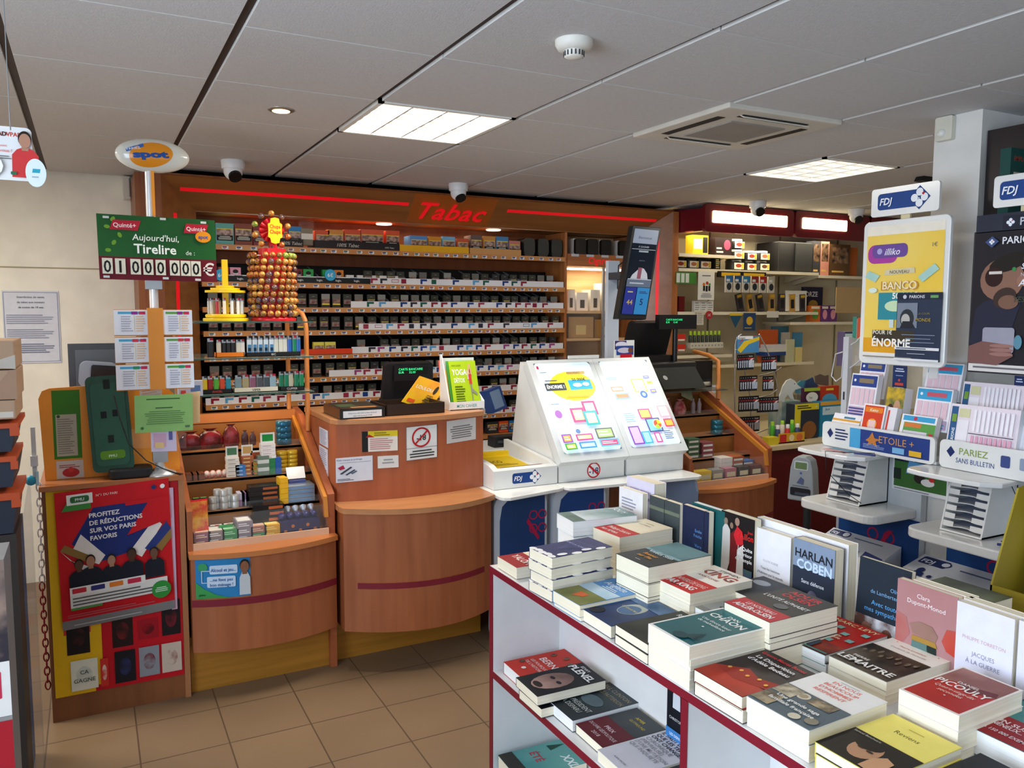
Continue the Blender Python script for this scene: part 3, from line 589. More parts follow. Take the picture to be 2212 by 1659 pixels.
# third level
for k,(a,y0,b_,c,lb) in enumerate(((1640,712,1680,'#d8642c','orange envelopes upright on the lowest cream shelf'),(1668,705,1703,'#3a6a80','dark teal notebook behind the orange envelopes'),(1690,718,1706,'#c8c0b0','narrow beige notebook beside the orange envelopes'),(1714,718,1733,'#4a90b8','blue notebook at the right of the lowest cream shelf'))):
    cbox(a,y0,b_,768,5.05+.02*(k==1),.02,c,lb,name='notebook',cat='notebook',z=1.187)
for k in range(3): cbox(1652+3*k,744+8*(2-k),1702,752+8*(2-k),4.97,.1,['#2a4a90','#e8e6de','#e4e0e6'][k],'flat pack of paper at the front of the lowest cream shelf, %s'%['bottom one','middle one','top one'][k],name='envelope_pack',cat='envelopes')
cbox(1700,733,1716,770,4.96,.02,'#cfd0a8','pale green pad at the front of the lowest cream shelf',name='note_pad',cat='note pad',z=1.187)
cbox(1719,750,1733,768,4.96,.02,'#e8d890','small yellow pad at the right of the lowest cream shelf',name='note_pad',cat='note pad',z=1.187)
# green capped bottles
t=thing('bottle_rack','small white rack strip with price dots below the green capped bottles','rack',(4.2,4.95,1.3)); X=wr(1492,740,1562,752,4.93); m=MB(); m.box(X[0],4.93,X[1],X[2],4.99,X[3],'#d8d4c4'); m.build('tray',t)
m=MB(); s=Sheet(m,(X[0],4.929,X[1]),(X[2]-X[0],0,0),(0,0,X[3]-X[1])); [s.disc(.05+.1*k,.5,.006,'#8a8a80') for k in range(10)]; m.build('price_strip',t)
for k in range(8):
    x=X[0]+.02+(X[2]-X[0]-.04)*k/7; t=thing('correction_bottle','small bottle with a lime green cap in the white rack strip','bottle',(x,4.96,X[3]+.001),group='green capped bottles')
    m=MB(); m.lathe([(.013,0),(.014,.003),(.014,.05),(.008,.058)],(x,4.96,X[3]+.001),mat('#3a4438',.4),12); m.build('body',t); m=MB(); m.lathe([(.011,.058),(.011,.088),(.008,.09)],(x,4.96,X[3]+.001),mat('#a8d028',.4),12); m.build('cap',t)
for k in range(4): 
    y=722+22*k
    if k<2: cbox(1463,y,1481,y+15,4.95,.03,'#d83828','red hanging glue pack, %s'%['upper','lower'][k],art=lambda s:s.rect(.1,.05,.9,.3,'#e8e8e0'))
flat('hanging_booklet','dark blue booklet with a yellow circle hanging under the cream shelf','booklet',1606,676,1632,714,4.92,'#2c4870',lambda s:(s.disc(.5,.55,.035,'#e8b830'),s.lines(.1,.1,.9,.2,1,'#c8b070')))
m=MB(); X=wr(1577,682,1602,708,4.92); m.prism([(X[0],X[3]),(X[2],X[3]),((X[0]+X[2])/2,X[1])],4.92,4.925,ink('#2a5a78'),'y'); m.box(X[0],4.915,X[3],X[2],4.925,X[3]+.02,'#e8c840'); tag(m.build('pennant'),'small blue pennant with yellow top hanging under the cream shelf','pennant')
m=MB(); X=wr(1524,673,1538,688,4.92); m.cyl(((X[0]+X[2])/2,4.915,(X[1]+X[3])/2),((X[0]+X[2])/2,4.92,(X[1]+X[3])/2),(X[2]-X[0])/2,ink('#b83038'),20); s=Sheet(m,(X[0],4.9145,X[1]),(X[2]-X[0],0,0),(0,0,X[3]-X[1])); s.text('3€',.5,.32,.36,'#f0f0f0','c'); tag(m.build('price_tag'),'round red price tag hanging from the middle cream shelf','price tag')
flat('price_slip','curled white price slip hanging from the middle cream shelf','price slip',1657,672,1682,686,4.92,'#e4dfd2',lambda s:None)
flat('receipt_strip','narrow white slip hanging left of the round red price tag','price slip',1505,672,1520,702,4.92,'#d8d2c4',lambda s:s.lines(.1,.1,.9,.9,6,'#a8a49a'))

for k,(x,c,w) in enumerate(((472,'#22242a',26),(502,'#3a3c44',24),(533,'#a83860',30),(565,'#1c2026',24),(592,'#2c3038',26),(620,'#181a20',24))):
    P_=py(x,895,5.13); m=MB(); m.M=xf((P_.x,5.14,TIERS[7]+.004)); m.lathe([(.03,0),(.042,.02),(.04,.06),(.025,.085)],(0,.03,0),mat(c,.25,bump=.4,bs=50),14,1.1,.6); m.M=None; tag(m.build('tobacco_bag'),'%s tobacco bag on the eighth shelf behind the candy counter, %s'%('pink' if k==2 else 'dark',['first from the left','second from the left','third','fourth','fifth','sixth'][k]),'tobacco bag')
for k,(x0,x1,c,w) in enumerate(((1052,1076,'#303236','black'),(1078,1098,'#d8502c','orange red'),(1100,1122,'#2c78b8','blue'),(1124,1150,'#7ab830','lime green'))):
    a=py(x0,915,5.13).x; b_=py(x1,915,5.13).x; m=pack_mesh(b_-a,.05,.08,ink(c),3); m.v=[p+Vector(((a+b_)/2,5.13,TIERS[8]+.004)) for p in m.v]; tag(m.build('tobacco_carton'),w+' tobacco packet on the lowest visible shelf behind the white counter','tobacco packet')
# ================================================================ counter run
def arcpts(x0,x1,ye0,ye1,ym,n=14):
    """curved front in plan: list of (x,y) from x0 to x1 bulging to ym"""
    r=[]
    for i in range(n+1):
        t=i/n; base=ye0+(ye1-ye0)*t; d=(ye0+ye1)/2-ym; r.append((x0+(x1-x0)*t,base-d*4*t*(1-t)))
    return r
def curved(m,pts,yb,z0,z1,ma):
    n=len(pts); poly=pts+[(pts[-1][0],yb),(pts[0][0],yb)]
    m.prism(poly,z0,z1,ma,'z'); return m
def strip_on(m,pts,z0,z1,ma,off=.002):
    for (a,b),(c,d) in zip(pts,pts[1:]): m.add([(a,b-off,z0),(c,d-off,z0),(c,d-off,z1),(a,b-off,z1)],[(0,1,2,3)],ma)
CW=mat('#a8623c',.36,c2='#9b5632',vs=2.2,stretch=(9,9,.7),coat=.15); CWT=mat('#c08658',.3,c2='#b67c50',vs=3,stretch=(2,9,9),coat=.3)
BROWN=mat('#8a4c2a',.4,c2='#7d4325',vs=2,stretch=(10,10,.7))
INN=mat('#94602e',.45,c2='#875628',vs=2,stretch=(.8,8,8))
def vitrine(x0,x1,lab,rb):
    t=thing('candy_counter',lab,'counter',((x0+x1)/2,3.8,0))
    m=MB(); m.box(x0,3.54,0,x1,4.15,.24,OCHRE); m.build('plinth',t)
    pts=arcpts(x0+.006,x1-.006,3.468,3.478,3.402)
    m=MB(); curved(m,pts,4.15,.2,.60,CW); strip_on(m,pts,.395,.425,DRED); m.build('front_panel',t)
    pt2=arcpts(x0,x1,3.455,3.465,3.385); m=MB(); curved(m,pt2,4.15,.60,.622,mat('#c0753e',.3,coat=.3)); m.build('ledge',t)
    pr=[(3.50,.622),(3.50,.79),(4.16,1.10),(4.16,.622)]
    m=MB(); m.prism(pr,x0,x0+.022,CW,'x'); m.build('side_panel',t)
    m=MB()
    if rb>0: m.prism([(3.51,.0),(3.51,.80),(4.06,1.10),(4.2,1.12),(4.2,.0)],x1-.03,x1,mat('#a85c36',.38,c2='#9c5230',vs=2,stretch=(8,.8,8)),'x')
    else: m.prism(pr,x1-.022,x1,CW,'x')
    m.build('side_board',t)
    m=MB(); m.prism([(3.50,.70),(3.515,.79),(4.12,1.085),(4.12,1.06),(3.53,.77),(3.52,.70)],x1-.048,x1-.031,mat('#c88030',.4),'x'); m.build('inner_rail',t)
    for y,za,zb in((3.66,.63,.74),(3.80,.74,.85),(3.94,.85,.96),(4.13,.96,1.105)):
        m=MB(); m.box(x0+.022,y,za-.01,x1-.03,y+.012,zb,INN)
        yn={3.66:3.80,3.80:3.94,3.94:4.13}.get(y)
        if yn: m.box(x0+.022,y,zb-.01,x1-.03,yn,zb,INN)
        m.build('step',t)
    m=MB(); m.box(x0,4.12,1.07,x1-.03,4.16,1.115,mat('#b06a34',.4)); m.build('top_rail',t)
    m=MB(); m.box(x0+.022,3.50,.622,x1-.03,3.512,.65,mat('#d8b090',.35)); m.build('front_rail',t)
    for y,z in((3.655,.79),(3.795,.90),(3.935,1.01)): pass
    m=MB(); panel(m,(x0+.024,3.505,.655),(x1-x0-.056,0,0),(0,.02,.10),.003,CLEAR); m.build('glass_pane',t)
    for y,z,h in((3.655,.742,.03),(3.795,.852,.03),(3.935,.962,.03)):
        m=MB(); panel(m,(x0+.024,y,z),(x1-x0-.056,0,0),(0,0,h),.002,CLEAR); m.build('glass_lip',t)
    area('candy_light',((x0+x1)/2,3.98,1.16),(.5,0,0),.5,.05,.9,(1,.8,.5))
    return t
vitrine(.323,.942,'curved wooden candy counter with stepped display, left of the tall counter',1)
# ---- candies
def cb(x,y,z,w,d,h,c,lb,art=None,rz=0,name='candy_box',cat='candy',top=None,grp=None):
    m=MB(); m.M=xf((x,y,z),rz); m.box(-w/2,0,0,w/2,d,h,c); s=Sheet(m,(-w/2,0,0),(w,0,0),(0,0,h)); 
    if art: art(s)
    if top: s=Sheet(m,(-w/2,0,h),(w,0,0),(0,d,0)); top(s)
    m.M=None; return tag(m.build(name),lb,cat,grp)
Z0=.631
ORD1=['first from the left','second from the left','third from the left','fourth from the left','fifth from the left','sixth from the left','seventh from the left','eighth from the left']
def toprect(c): return lambda s: s.rect(.1,.15,.9,.85,c)
cols=[(437,'#8a5a68','#e8c8a8',2,'purplish'),(467,'#8a7a74','#e8e4dc',2,'grey'),(498,'#3c8a50','#a0d8a8',2,'green'),(529,'#8a8088','#e4e4e0',3,'silver grey'),(559,'#3c8a58','#e0b8a0',2,'green and brown'),(588,'#d8a030','#f0d878',2,'yellow')]
for k,(p,c,c2,n,w) in enumerate(cols):
    P=py(p,1150,3.535)
    for j in range(n):
        cc=c if not(k==4 and j) else '#9a6858'
        cb(P.x,3.53,Z0+.028*j,.066,.10,.027,cc,'%s gum box, left candy counter front row, %s of its stack'%(w,['bottom','middle' if n>2 else 'top','top'][j]),lambda s:s.lines(.1,.2,.8,.8,2,c2),top=toprect(c2))
P=wr(606,1118,690,1150,3.53)
cb((P[0]+P[2])/2,3.525,Z0,P[2]-P[0],.11,.062,mat('#1c1a4a',.35),'dark blue display box dotted with orange logos at the right of the front row',lambda s:[s.ell(.12+.19*k,.3+.35*(k%2),.045,.12,'#b86830') for k in range(5)],name='display_box')
for k in range(5):
    m=MB(); x=P[0]+.015+(P[2]-P[0]-.03)*k/4; m.M=xf((x,3.54,Z0+.064)); m.ball((0,.04,.012),.018,mat('#221c58',.3),8,1,1.8,.9); m.poly=None
    m.cyl((0,.07,.02),(0,.09,.034),.006,mat('#c8d4e4',.25,metal=.6),8,.016); m.M=None; tag(m.build('wrapped_sweet'),'dark blue wrapped sweet with foil end lying on the dotted display box','sweet','foil ended sweets')
# silver bars
for j in range(4): cb(.83,3.67,.742+.019*j,.125,.1,.018,mat('#9aa8b8',.28,metal=.5),'silver wrapped bar on the second step, %s from the bottom'%['first','second','third','fourth'][j],lambda s:s.rect(.1,.3,.9,.6,'#6a98c8'),name='candy_bar')
for j in range(5):
    z=.742+.021*j-.1*(0); cb(.668+.004*(j%2),3.585,.633+.026*j,.135,.065,.025,mat('#15110f',.22),'black and orange candy bar pack, %s in the dark pile'%up(j),lambda s:s.rect(.5,.25,.95,.75,'#b85c30'),name='candy_bar')
for j in range(4): cb(.665+.003*(j%2),3.672,.742+.022*j,.13,.08,.021,mat('#201a18',.25),'dark candy bar behind the dark pile, %s'%up(j),lambda s:s.rect(.45,.25,.95,.75,'#a85830'),name='candy_bar')
for j in range(5): cb(.752,3.655,.743+.024*j,.035,.06,.023,mat('#e8b020',.3),'yellow candy bag in the narrow stack, %s'%up(j),None,.1,name='candy_bag')
m=MB(); m.M=xf((py(432,1120,3.50).x,3.55,Z0+.055),.1,-.1); m.bc((0,.03,.065),(.085,.028,.125),mat('#e0a828',.3,c2='#c84028',vs=25)); m.bc((0,.03,.128),(.09,.012,.012),RED); m.bc((0,.03,.003),(.09,.012,.006),RED); m.M=None; tag(m.build('candy_bag'),'red and yellow gummy bag at the left front of the candy counter','candy bag')
cb(py(580,1122,3.6).x,3.59,Z0+.05*0+.002,.065,.05,.07,mat('#e8d428',.35),'yellow sweet box with dark lettering in front of the dark pile',lambda s:s.text('Plaisance',.5,.62,.14,'#2a2a20','c',bold=.02,shear=.2,maxw=.9))
for k,(p,c) in enumerate(((470,'#e8e4d8'),(495,'#ece8e0'),(520,'#e8e4dc'))): cb(py(p,1115,3.61).x,3.60,Z0,.055,.05,.055,c,'white sweet packet behind the gum boxes, %s of three'%['left','centre','right'][k],lambda s:s.ell(.6,.5,.2,.3,'#8a5038'),top=lambda s:s.ell(.5,.5,.2,.3,'#a83828'))
cb(py(487,1132,3.585).x,3.575,Z0+.002,.055,.02,.062,'#2c8a44','small green gum packet standing behind the green gum boxes')
for k in range(5):
    for j in range(2): cb(py(530+9*k,1062,3.71).x-.02,3.70,.742+.03*j,.03,.06,.029,['#8a6a88','#b0a8b8'][(j+k)%2],'purple and silver sweet packet on the second step, %s row, %s'%(['lower','upper'][j],ORD1[k]))
# step 1 tread .74
for k in range(6):
    P_=py(459+12*k,1075,3.70); n=3 if k in(1,2,3) else 2
    for j in range(n):
        m=MB(); m.lathe([(.0175,0),(.0175,.026),(.016,.028)],(P_.x,3.70+.02*(k%2),.742+.0285*j),mat('#b8b8b4',.3,metal=.4),12); tag(m.build('mint_tin'),'small silver mint tube stacked on the second step','mint tin','silver mint tubes on the second step')
for k in range(2):
    P_=py(424+16*k,1072,3.70); cb(P_.x,3.70,.742,.03,.03,.055,mat('#26302c',.3),'dark sweet bag with green top on the second step, %s'%['left','right'][k],top=toprect('#6a9a50'))
for j in range(2): cb(py(541,1075,3.73).x,3.72,.742+.024*j+.02,.10,.06,.023,'#6a4a68','purple and silver packet beside the mint tubes, %s'%['lower','upper'][j],lambda s:s.rect(.2,.3,.9,.7,'#c8c4cc')) if False else None
for j in range(5): cb(py(571,1045,3.81).x,3.815,.852+.0*0+.018*j-.0,.05,.05,.0175,'#c8ccc4' if j%2 else '#6a7a6a','grey and white gum packet in the stack behind the dark pile, %s'%up(j))
for k in range(2):
    for j in range(4): cb(py(590+13*k,1050,3.81).x,3.815,.852+.019*j,.026,.05,.0185,['#2c7a48','#2858a0'][k],'%s sweet packet stacked behind the dark pile, %s'%(['green','blue'][k],up(j)))
t=thing('lidded_candy_jar','blue sweet box with bright white raised lid on the right','candy',(py(641,1050,3.8).x,3.83,.742)); P_=py(641,1050,3.75)
m=MB(); m.box(P_.x-.038,3.73,.742,P_.x+.038,3.79,.83,mat('#46508a',.35)); m.build('box',t); m=MB(); panel(m,(P_.x-.042,3.75,.835),(.084,0,0),(0,.03,.05),.004,mat('#f6f6f2',.15)); m.build('lid',t)
# step 2 tread .85
for k in range(3): cb(py(410+12*k,1028,3.83).x,3.83,.852,.03,.06,.03,mat('#7a4a34',.2),'brown glossy sweet roll at the left of the third step, %s'%['left','centre','right'][k])
for k in range(4):
    P_=py(448+13*k,1026,3.84); m=MB(); m.ball((P_.x,3.86,.852+.017),.016,mat('#e8e2d8',.3,c2='#c83028',vs=30),10,1,1,1.1); tag(m.build('candy_egg'),'small red and white wrapped sweet on the third step','sweet','red and white sweets on the third step')
def stack(p,y,z,w,d,h,n,c,c2,word,lid=None):
    P_=py(p,1000,y)
    for j in range(n): cb(P_.x+R.uniform(-.002,.002),y,z+h*j,w,d,h*.95,c,'%s, %s'%(word,up(j)),lambda s:s.lines(.1,.2,.9,.8,1,c2))
    if lid: cb(P_.x,y+.02,z+h*n,w,.004,.05,'#e4e2da','open white lid with %s panel on a stack on the third step'%lid[0],lambda s:s.rect(.12,.2,.88,.85,lid[1]),name='box_lid',cat='lid')
stack(503,3.83,.852,.055,.05,.018,5,'#e2dcd2','#b0a8a0','white sweet packet in the left stack of the third step',('green','#4a7a58'))
stack(520,3.83,.852,.045,.05,.018,3,'#3c78b8','#a8c8e8','blue sweet packet in the third step stack')
stack(536,3.84,.852,.05,.05,.018,5,'#a86040','#e0c070','reddish sweet packet in the third step stack',('red','#c8a060'))
stack(556,3.84,.852,.055,.05,.02,3,'#a8a040','#d86838','olive yellow sweet packet in the third step stack',('brown','#a04828'))
stack(581,3.82,.852,.065,.05,.018,8,'#e4ddd8','#c8b8b8','white sweet packet in the tallest stack',('bright green','#1c8a3c'))
for k in range(2):
    P_=py(610+22*k,1000,3.86)
    for j in range(5): m=MB(); m.lathe([(.024,0),(.026,.004),(.026,.015),(.024,.019)],(P_.x,3.87,.852+.0195*j),mat('#c8a028',.3,metal=.3),16); tag(m.build('candy_tin'),'round gold sweet tin in the %s gold stack, %s'%(['left','right'][k],up(j)),'candy tin')
P_=py(613,950,4.0)
for j in range(4): m=MB(); m.lathe([(.036,0),(.038,.004),(.038,.026),(.035,.029)],(P_.x,4.0,.962+.029*j),mat('#2a6888',.2,metal=.4),20); tag(m.build('candy_tin'),'round blue sweet tin at the upper right of the candy counter, %s'%up(j),'candy tin')
for k,(p,w,h,c,lb) in enumerate(((413,.11,.085,'#7a1c24','dark red sweet bag at the upper left of the candy counter'),(455,.12,.095,'#86202c','wide red sweet bag on the top step'),(500,.08,.11,'#8a3038','red bell shaped sweet bag on the top step'),(530,.035,.075,'#4a3a44','dark bottle sweet on the top step'),(547,.032,.065,'#5a4a50','small dark bottle sweet on the top step'))):
    P_=py(p,955,4.02); m=MB(); m.M=xf((P_.x,4.0,.962)); ma=mat(c,.18,c2='#3a1418',vs=22,bump=.6,bs=60)
    m.lathe([(w*.42,0),(w*.5,h*.2),(w*.46,h*.6),(w*.3,h*.85),(w*.12,h*.9),(w*.3,h)],(0,.03,0),ma,14,1,.35); m.M=None; tag(m.build('sweet_bag'),lb,'sweet bag')
# poster on the candy counter
O=Vector((.345,3.456,.44)); U=py(552,1300,3.42)-py(425,1300,3.44); U=Vector((.205,-.035,0))
def fpmu(s):
    s.rect(0,0,1,1,'#2a80b8'); s.poly([(0,0),(.62,0),(.35,.1),(.15,.25),(0,.42)],'#3c9a50'); s.disc(.13,.8,.018,'#3a9a60')
    s.rr(.25,.62,.76,.84,'#c4d8ea',.006); s.rr(.2,.28,.72,.56,'#c4d8ea',.006); s.text('Alcool et jeu...',.5,.68,.09,'#2a5aa0','c',bold=.02,maxw=.46); s.text('...ne font pas',.46,.44,.08,'#2a5aa0','c',bold=.02,maxw=.42); s.text('bon ménage !',.46,.31,.08,'#2a5aa0','c',bold=.02,maxw=.42)
    s.rect(.1,.4,.115,.72,'#c4d8ea'); s.rect(.1,.70,.25,.72,'#c4d8ea'); s.rect(.1,.4,.2,.42,'#c4d8ea'); s.person(.89,.05,.88,'#8a5a40','#c8ccd0',w=.30); s.text('pmu',.05,.08,.06,'#103018',bold=.03)
def cy(x): t=(x-.329)/.607; return 3.468+.010*t-.071*4*t*(1-t)
cm=MB(); s=Sheet(cm,(.345,0,.432),(.208,0,0),(0,0,.165)); fpmu(s); cm.f=cm.f[1:]; cm.m=cm.m[1:]; cm.s=cm.s[1:]
for p in cm.v: p.y=cy(p.x)-.005+p.y
for i in range(8):
    xa=.345+.026*i; xb=xa+.026; cm.add([(xa,cy(xa)-.002,.432),(xb,cy(xb)-.002,.432),(xb,cy(xb)-.002,.597),(xa,cy(xa)-.002,.597)],[(0,1,2,3)],'#2a80b8')
tag(cm.build('campaign_poster'),'blue poster with speech bubbles and a man in white on the curved front','poster')
# ---- tall counter
tc_=thing('tall_counter','tall curved reddish wood counter with lower shelf ledge in the middle','counter',(1.33,3.8,0))
m=MB(); m.box(.957,3.575,0,1.695,4.05,.22,OCHRE); m.build('plinth',tc_)
pts=arcpts(.957,1.66,3.43,3.38,3.285); m=MB(); curved(m,pts,4.05,.19,.728,CW); strip_on(m,pts[1:-1],.388,.415,DRED); m.build('front_panel',tc_)
p2=arcpts(.952,1.667,3.415,3.355,3.262); m=MB(); curved(m,[(.946,3.45)]+p2,3.60,.728,.752,CWT); m.build('ledge',tc_)
def yb(x): t=(x-.945)/.76; return 3.555-.07*4*t*(1-t)
p3=[(x,yb(x)) for x in[.965+.735*i/14 for i in range(15)]]
m=MB(); curved(m,[(.945,3.585)]+p3,4.05,.752,1.105,mat('#ac5e3a',.36,c2='#a05432',vs=2.2,stretch=(9,9,.7),coat=.15)); m.build('upper_panel',tc_)
m=MB(); curved(m,[(.945,3.575)]+[(a,b-.014) for a,b in p3[:-1]]+[(1.70,3.54)],4.07,1.105,1.13,CWT); m.build('countertop',tc_,bevel=.003)
def onfront(name,lb,cat,p0,y0,p1,y1,base,fn,tilt=0):
    a=py(p0,(y0+y1)/2,3.51); b=py(p1,(y0+y1)/2,3.51); z0=py((p0+p1)/2,y1,3.51).z; z1=py((p0+p1)/2,y0,3.51).z
    O=Vector((a.x,yb(a.x)-.004,z0)); U=Vector((b.x-a.x,yb(b.x)-yb(a.x),tilt*(b.x-a.x))); 
    return sheetthing(name,lb,cat,O,U,(0,0,z1-z0),.001,base,fn)
onfront('notice','yellow and white notice with black side bar on the tall counter','notice',782,930,855,974,'#e8e0d4',lambda s:(s.rect(0,0,.17,1,'#1c1c1c'),s.rect(.17,.72,1,1,'#e0c828'),s.poly([(.1,.7),(.2,.85),(.35,.7)],'#b02020'),s.lines(.34,.75,.8,.95,2,'#8a7020'),s.lines(.22,.08,.9,.66,6,'#c08080')))
def f18(s):
    s.frame(0,0,1,1,'#303030',.0015); s.ring(.48,.66,.047,.008,'#b81c24'); s.text('-18',.48,.57,.17,'#202020','c',bold=.03)
    s.poly([(.25,.48),(.29,.45),(.71,.84),(.67,.87)],'#b81c24'); s.rect(0,.35,1,.36,'#202020'); s.lines(.08,.06,.92,.3,3,'#303030',al='c')
onfront('age_sign','white sign with a crossed out minus 18 on the tall counter','sign',873,919,940,991,'#e4e4e0',f18,.03)
onfront('notice','white paper notice at the upper right of the tall counter','notice',962,907,1032,955,'#c8c6c4',lambda s:s.lines(.1,.15,.9,.75,6,'#6a6a6a',al='c'),.03)
onfront('card','small white card below the yellow notice','card',814,983,857,1009,'#dcdcd8',lambda s:s.lines(.2,.3,.8,.8,2,'#9a9a9a',al='c'))
onfront('flyer','white flyer with tool drawing, corner lifting, on the tall counter','flyer',730,990,804,1043,'#d4d6de',lambda s:(s.text('Petits travaux et jardinage',.03,.87,.07,'#4a3a60',bold=.01,maxw=.92),s.rect(.1,.78,.95,.79,'#303040'),s.poly([(.05,.6),(.2,.7),(.25,.55),(.12,.5)],'#a82040'),s.poly([(.1,.35),(.4,.62),(.45,.58),(.16,.32)],'#404048'),s.poly([(.25,.3),(.5,.5),(.53,.46),(.3,.27)],'#384858'),s.poly([(.4,.35),(.55,.45),(.58,.4),(.44,.3)],'#5a6a80'),s.lines(.04,.05,.5,.15,2,'#303040')),.05)
for k,(y0,y1) in enumerate(((927,963),(967,1031))):
    a=px(690,(y0+y1)/2,.943); b=px(708,(y0+y1)/2,.943)
    sheetthing('paper_slip','%s white printed slip on the side of the tall counter'%['upper','lower'][k],'slip',(.943,a.y,px(700,y1,.943).z),(0,b.y-a.y,0),(0,0,px(700,y0,.943).z-px(700,y1,.943).z),.001,'#dcdcea',lambda s:s.lines(.1,.05,.9,.95,14,'#9a9ab0'))
# things on the tall counter
zt=1.131
m=MB(); m.box(.975,3.50+.02,zt,1.185,3.80,zt+.045,mat('#181614',.25,coat=.3)); s=Sheet(m,(.99,3.519,zt+.006),(.18,0,0),(0,0,.03)); s.rect(0,0,1,1,'#dcdcdc'); s.text("Faites-vous aider pour arrêter de fumer",.5,.55,.2,'#202020','c',maxw=.94,shear=.2); s.text("tabac-info-service.fr 39 89",.5,.15,.2,'#202020','c',maxw=.94,shear=.2)
s=Sheet(m,(.98,3.525,zt+.045),(.2,0,0),(0,.26,0)); s.rect(.05,.05,.95,.95,'#2c261c'); s.rect(.3,.1,.9,.25,'#a86c38'); s.rect(.1,.3,.5,.7,'#3c4a30')
tag(m.build('tobacco_display_box'),'flat black tobacco display box with white health label on the counter top','display box')
m=MB(); m.M=xf((1.335,3.60,zt),.03); m.box(-.14,-.06,0,.155,.16,.004,'#2a1e16'); ma=mat('#33241a',.3,c2='#2a1c14',vs=4)
for a in((-.14,-.06,.155,-.055),(-.14,.155,.155,.16),(-.14,-.06,-.135,.16),(.15,-.06,.155,.16)): m.box(a[0],a[1],0,a[2],a[3],.052,ma)
m.M=None; tag(m.build('carton_tray'),'dark brown open carton beside the booklets on the counter','carton')
# yellow comic leaning in the carton
def fyel(s): s.rect(0,0,1,1,mat('#f4c41c',.4,c2='#f0902c',vs=5)); s.text('LOULOU',.1,.6,.12,'#f0ead8',bold=.03,maxw=.6); s.ell(.78,.7,.06,.16,'#3a3428'); s.poly([(.55,.25),(.75,.45),(.8,.2)],'#4a3c28'); s.rect(.1,.08,.35,.2,'#e85828'); s.lines(.6,.1,.9,.5,6,'#8a6a20')
a=py(868,868,3.72);b=py(930,888,3.72);c=py(912,806,3.72)
sheetthing('comic_book','yellow comic album leaning in the brown carton','book',a,(b-a)*.95,(c-a)*.9,.008,'#e8a820',fyel)
# booklet display
t=thing('booklet_display','white cardboard booklet display box with green yoga booklets','display',(1.62,3.66,zt))
m=MB(); m.box(1.545,3.60,zt,1.725,3.605,zt+.04,WHITE); m.box(1.545,3.6,zt,1.725,3.72,zt+.003,WHITE); m.prism([(3.60,zt),(3.60,zt+.04),(3.70,zt+.27),(3.72,zt+.27),(3.72,zt)],1.54,1.545,WHITE,'x'); m.prism([(3.60,zt),(3.60,zt+.04),(3.70,zt+.1),(3.72,zt+.1),(3.72,zt)],1.725,1.73,WHITE,'x'); m.box(1.545,3.716,zt,1.725,3.72,zt+.25,WHITE)
s=Sheet(m,(1.545,3.6,zt),(.18,0,0),(0,0,.04)); s.text('MON CAHIER',.5,.3,.4,'#4a9a9a','c',maxw=.6,bold=.01)
m.build('box',t)
def fy(s):
    s.rect(0,0,1,1,'#a8c41c'); s.text('ANNE SANDRE',.08,.88,.04,'#303818',maxw=.35); s.text('YOGA',.07,.7,.13,'#f4f8e8',bold=.04,maxw=.55); s.text('DÉTOX',.12,.54,.10,'#f4f8e8',bold=.03,maxw=.4); s.lines(.12,.12,.5,.48,7,'#4a5a10'); s.rect(.62,.6,.72,.8,'#c8c0a8'); s.ell(.72,.78,.05,.04,'#a03828'); s.rect(.67,.5,.77,.72,'#c83838'); s.poly([(.69,.5),(.75,.5),(.73,.04),(.71,.04)],'#8a8878'); s.poly([(.74,.42),(.92,.3),(.9,.26),(.72,.34)],'#8a8878'); s.poly([(.66,.72),(.7,.92),(.73,.92),(.7,.7)],'#d8a888'); s.poly([(.76,.7),(.73,.92),(.76,.92),(.8,.7)],'#d8a888')
bk=[('#d84a38','red booklet at the back of the white booklet display'),('#e89040','orange booklet in the white booklet display'),('#f0c060','pale orange booklet in the white booklet display'),('#48a048','green booklet edge behind the yoga booklet'),('#a8c41c','front lime green yoga booklet with a figure in tree pose')]
for k,(c,lb) in enumerate(bk):
    y=3.69-.018*k; x=1.552+.006*k
    sheetthing('booklet',lb,'booklet',(x,y,zt+.005),(.145,0,0),(.0,.085*.9,.23),.006,c,(fy if k==4 else (lambda s:s.rect(.1,.1,.9,.9,'#d8c8a0'))))
# till with customer display behind the tall counter
t=thing('cash_register','black till screen with green lettered customer display behind the tall counter','cash register',(1.55,4.25,.9))
a=wr(822,795,925,872,4.2); m=MB(); m.M=xf(((a[0]+a[2])/2+.02,4.25,1.1),0,.25); m.rbox(-.14,-.02,0,.14,.02,.24,BLACKM,.02,'y'); m.M=None; m.build('screen_back',t)
m=MB(); m.box(1.45,4.1,1.0,1.75,4.4,1.12,BLACKM); m.build('base',t)
a=wr(852,789,928,822,4.15); m=MB(); m.box(a[0],4.15,a[1],a[2]+.02,4.19,a[3],mat('#14161a',.3)); GR=mat('#30e088',.4,emit=1.2,var=0); s=Sheet(m,(a[0],4.15,a[1]),(a[2]-a[0],0,0),(0,0,a[3]-a[1])); s.rect(.1,.4,.95,.9,'#0c100e'); s.text('CARTE BANCAIRE',.12,.68,.15,GR,maxw=.7); s.text('EUR      32.00',.12,.48,.15,GR,maxw=.8); m.build('customer_display',t)
# back bench behind the counters
BT=mat('#d8cfc0',.4); m=MB(); m.box(.96,4.075,0,1.69,4.5,.98,WOODD); m.box(.95,4.072,.98,1.695,4.5,1.0,WOODD); tag(m.build('back_bench'),'plain brown bench behind the tall counter carrying the till','bench')
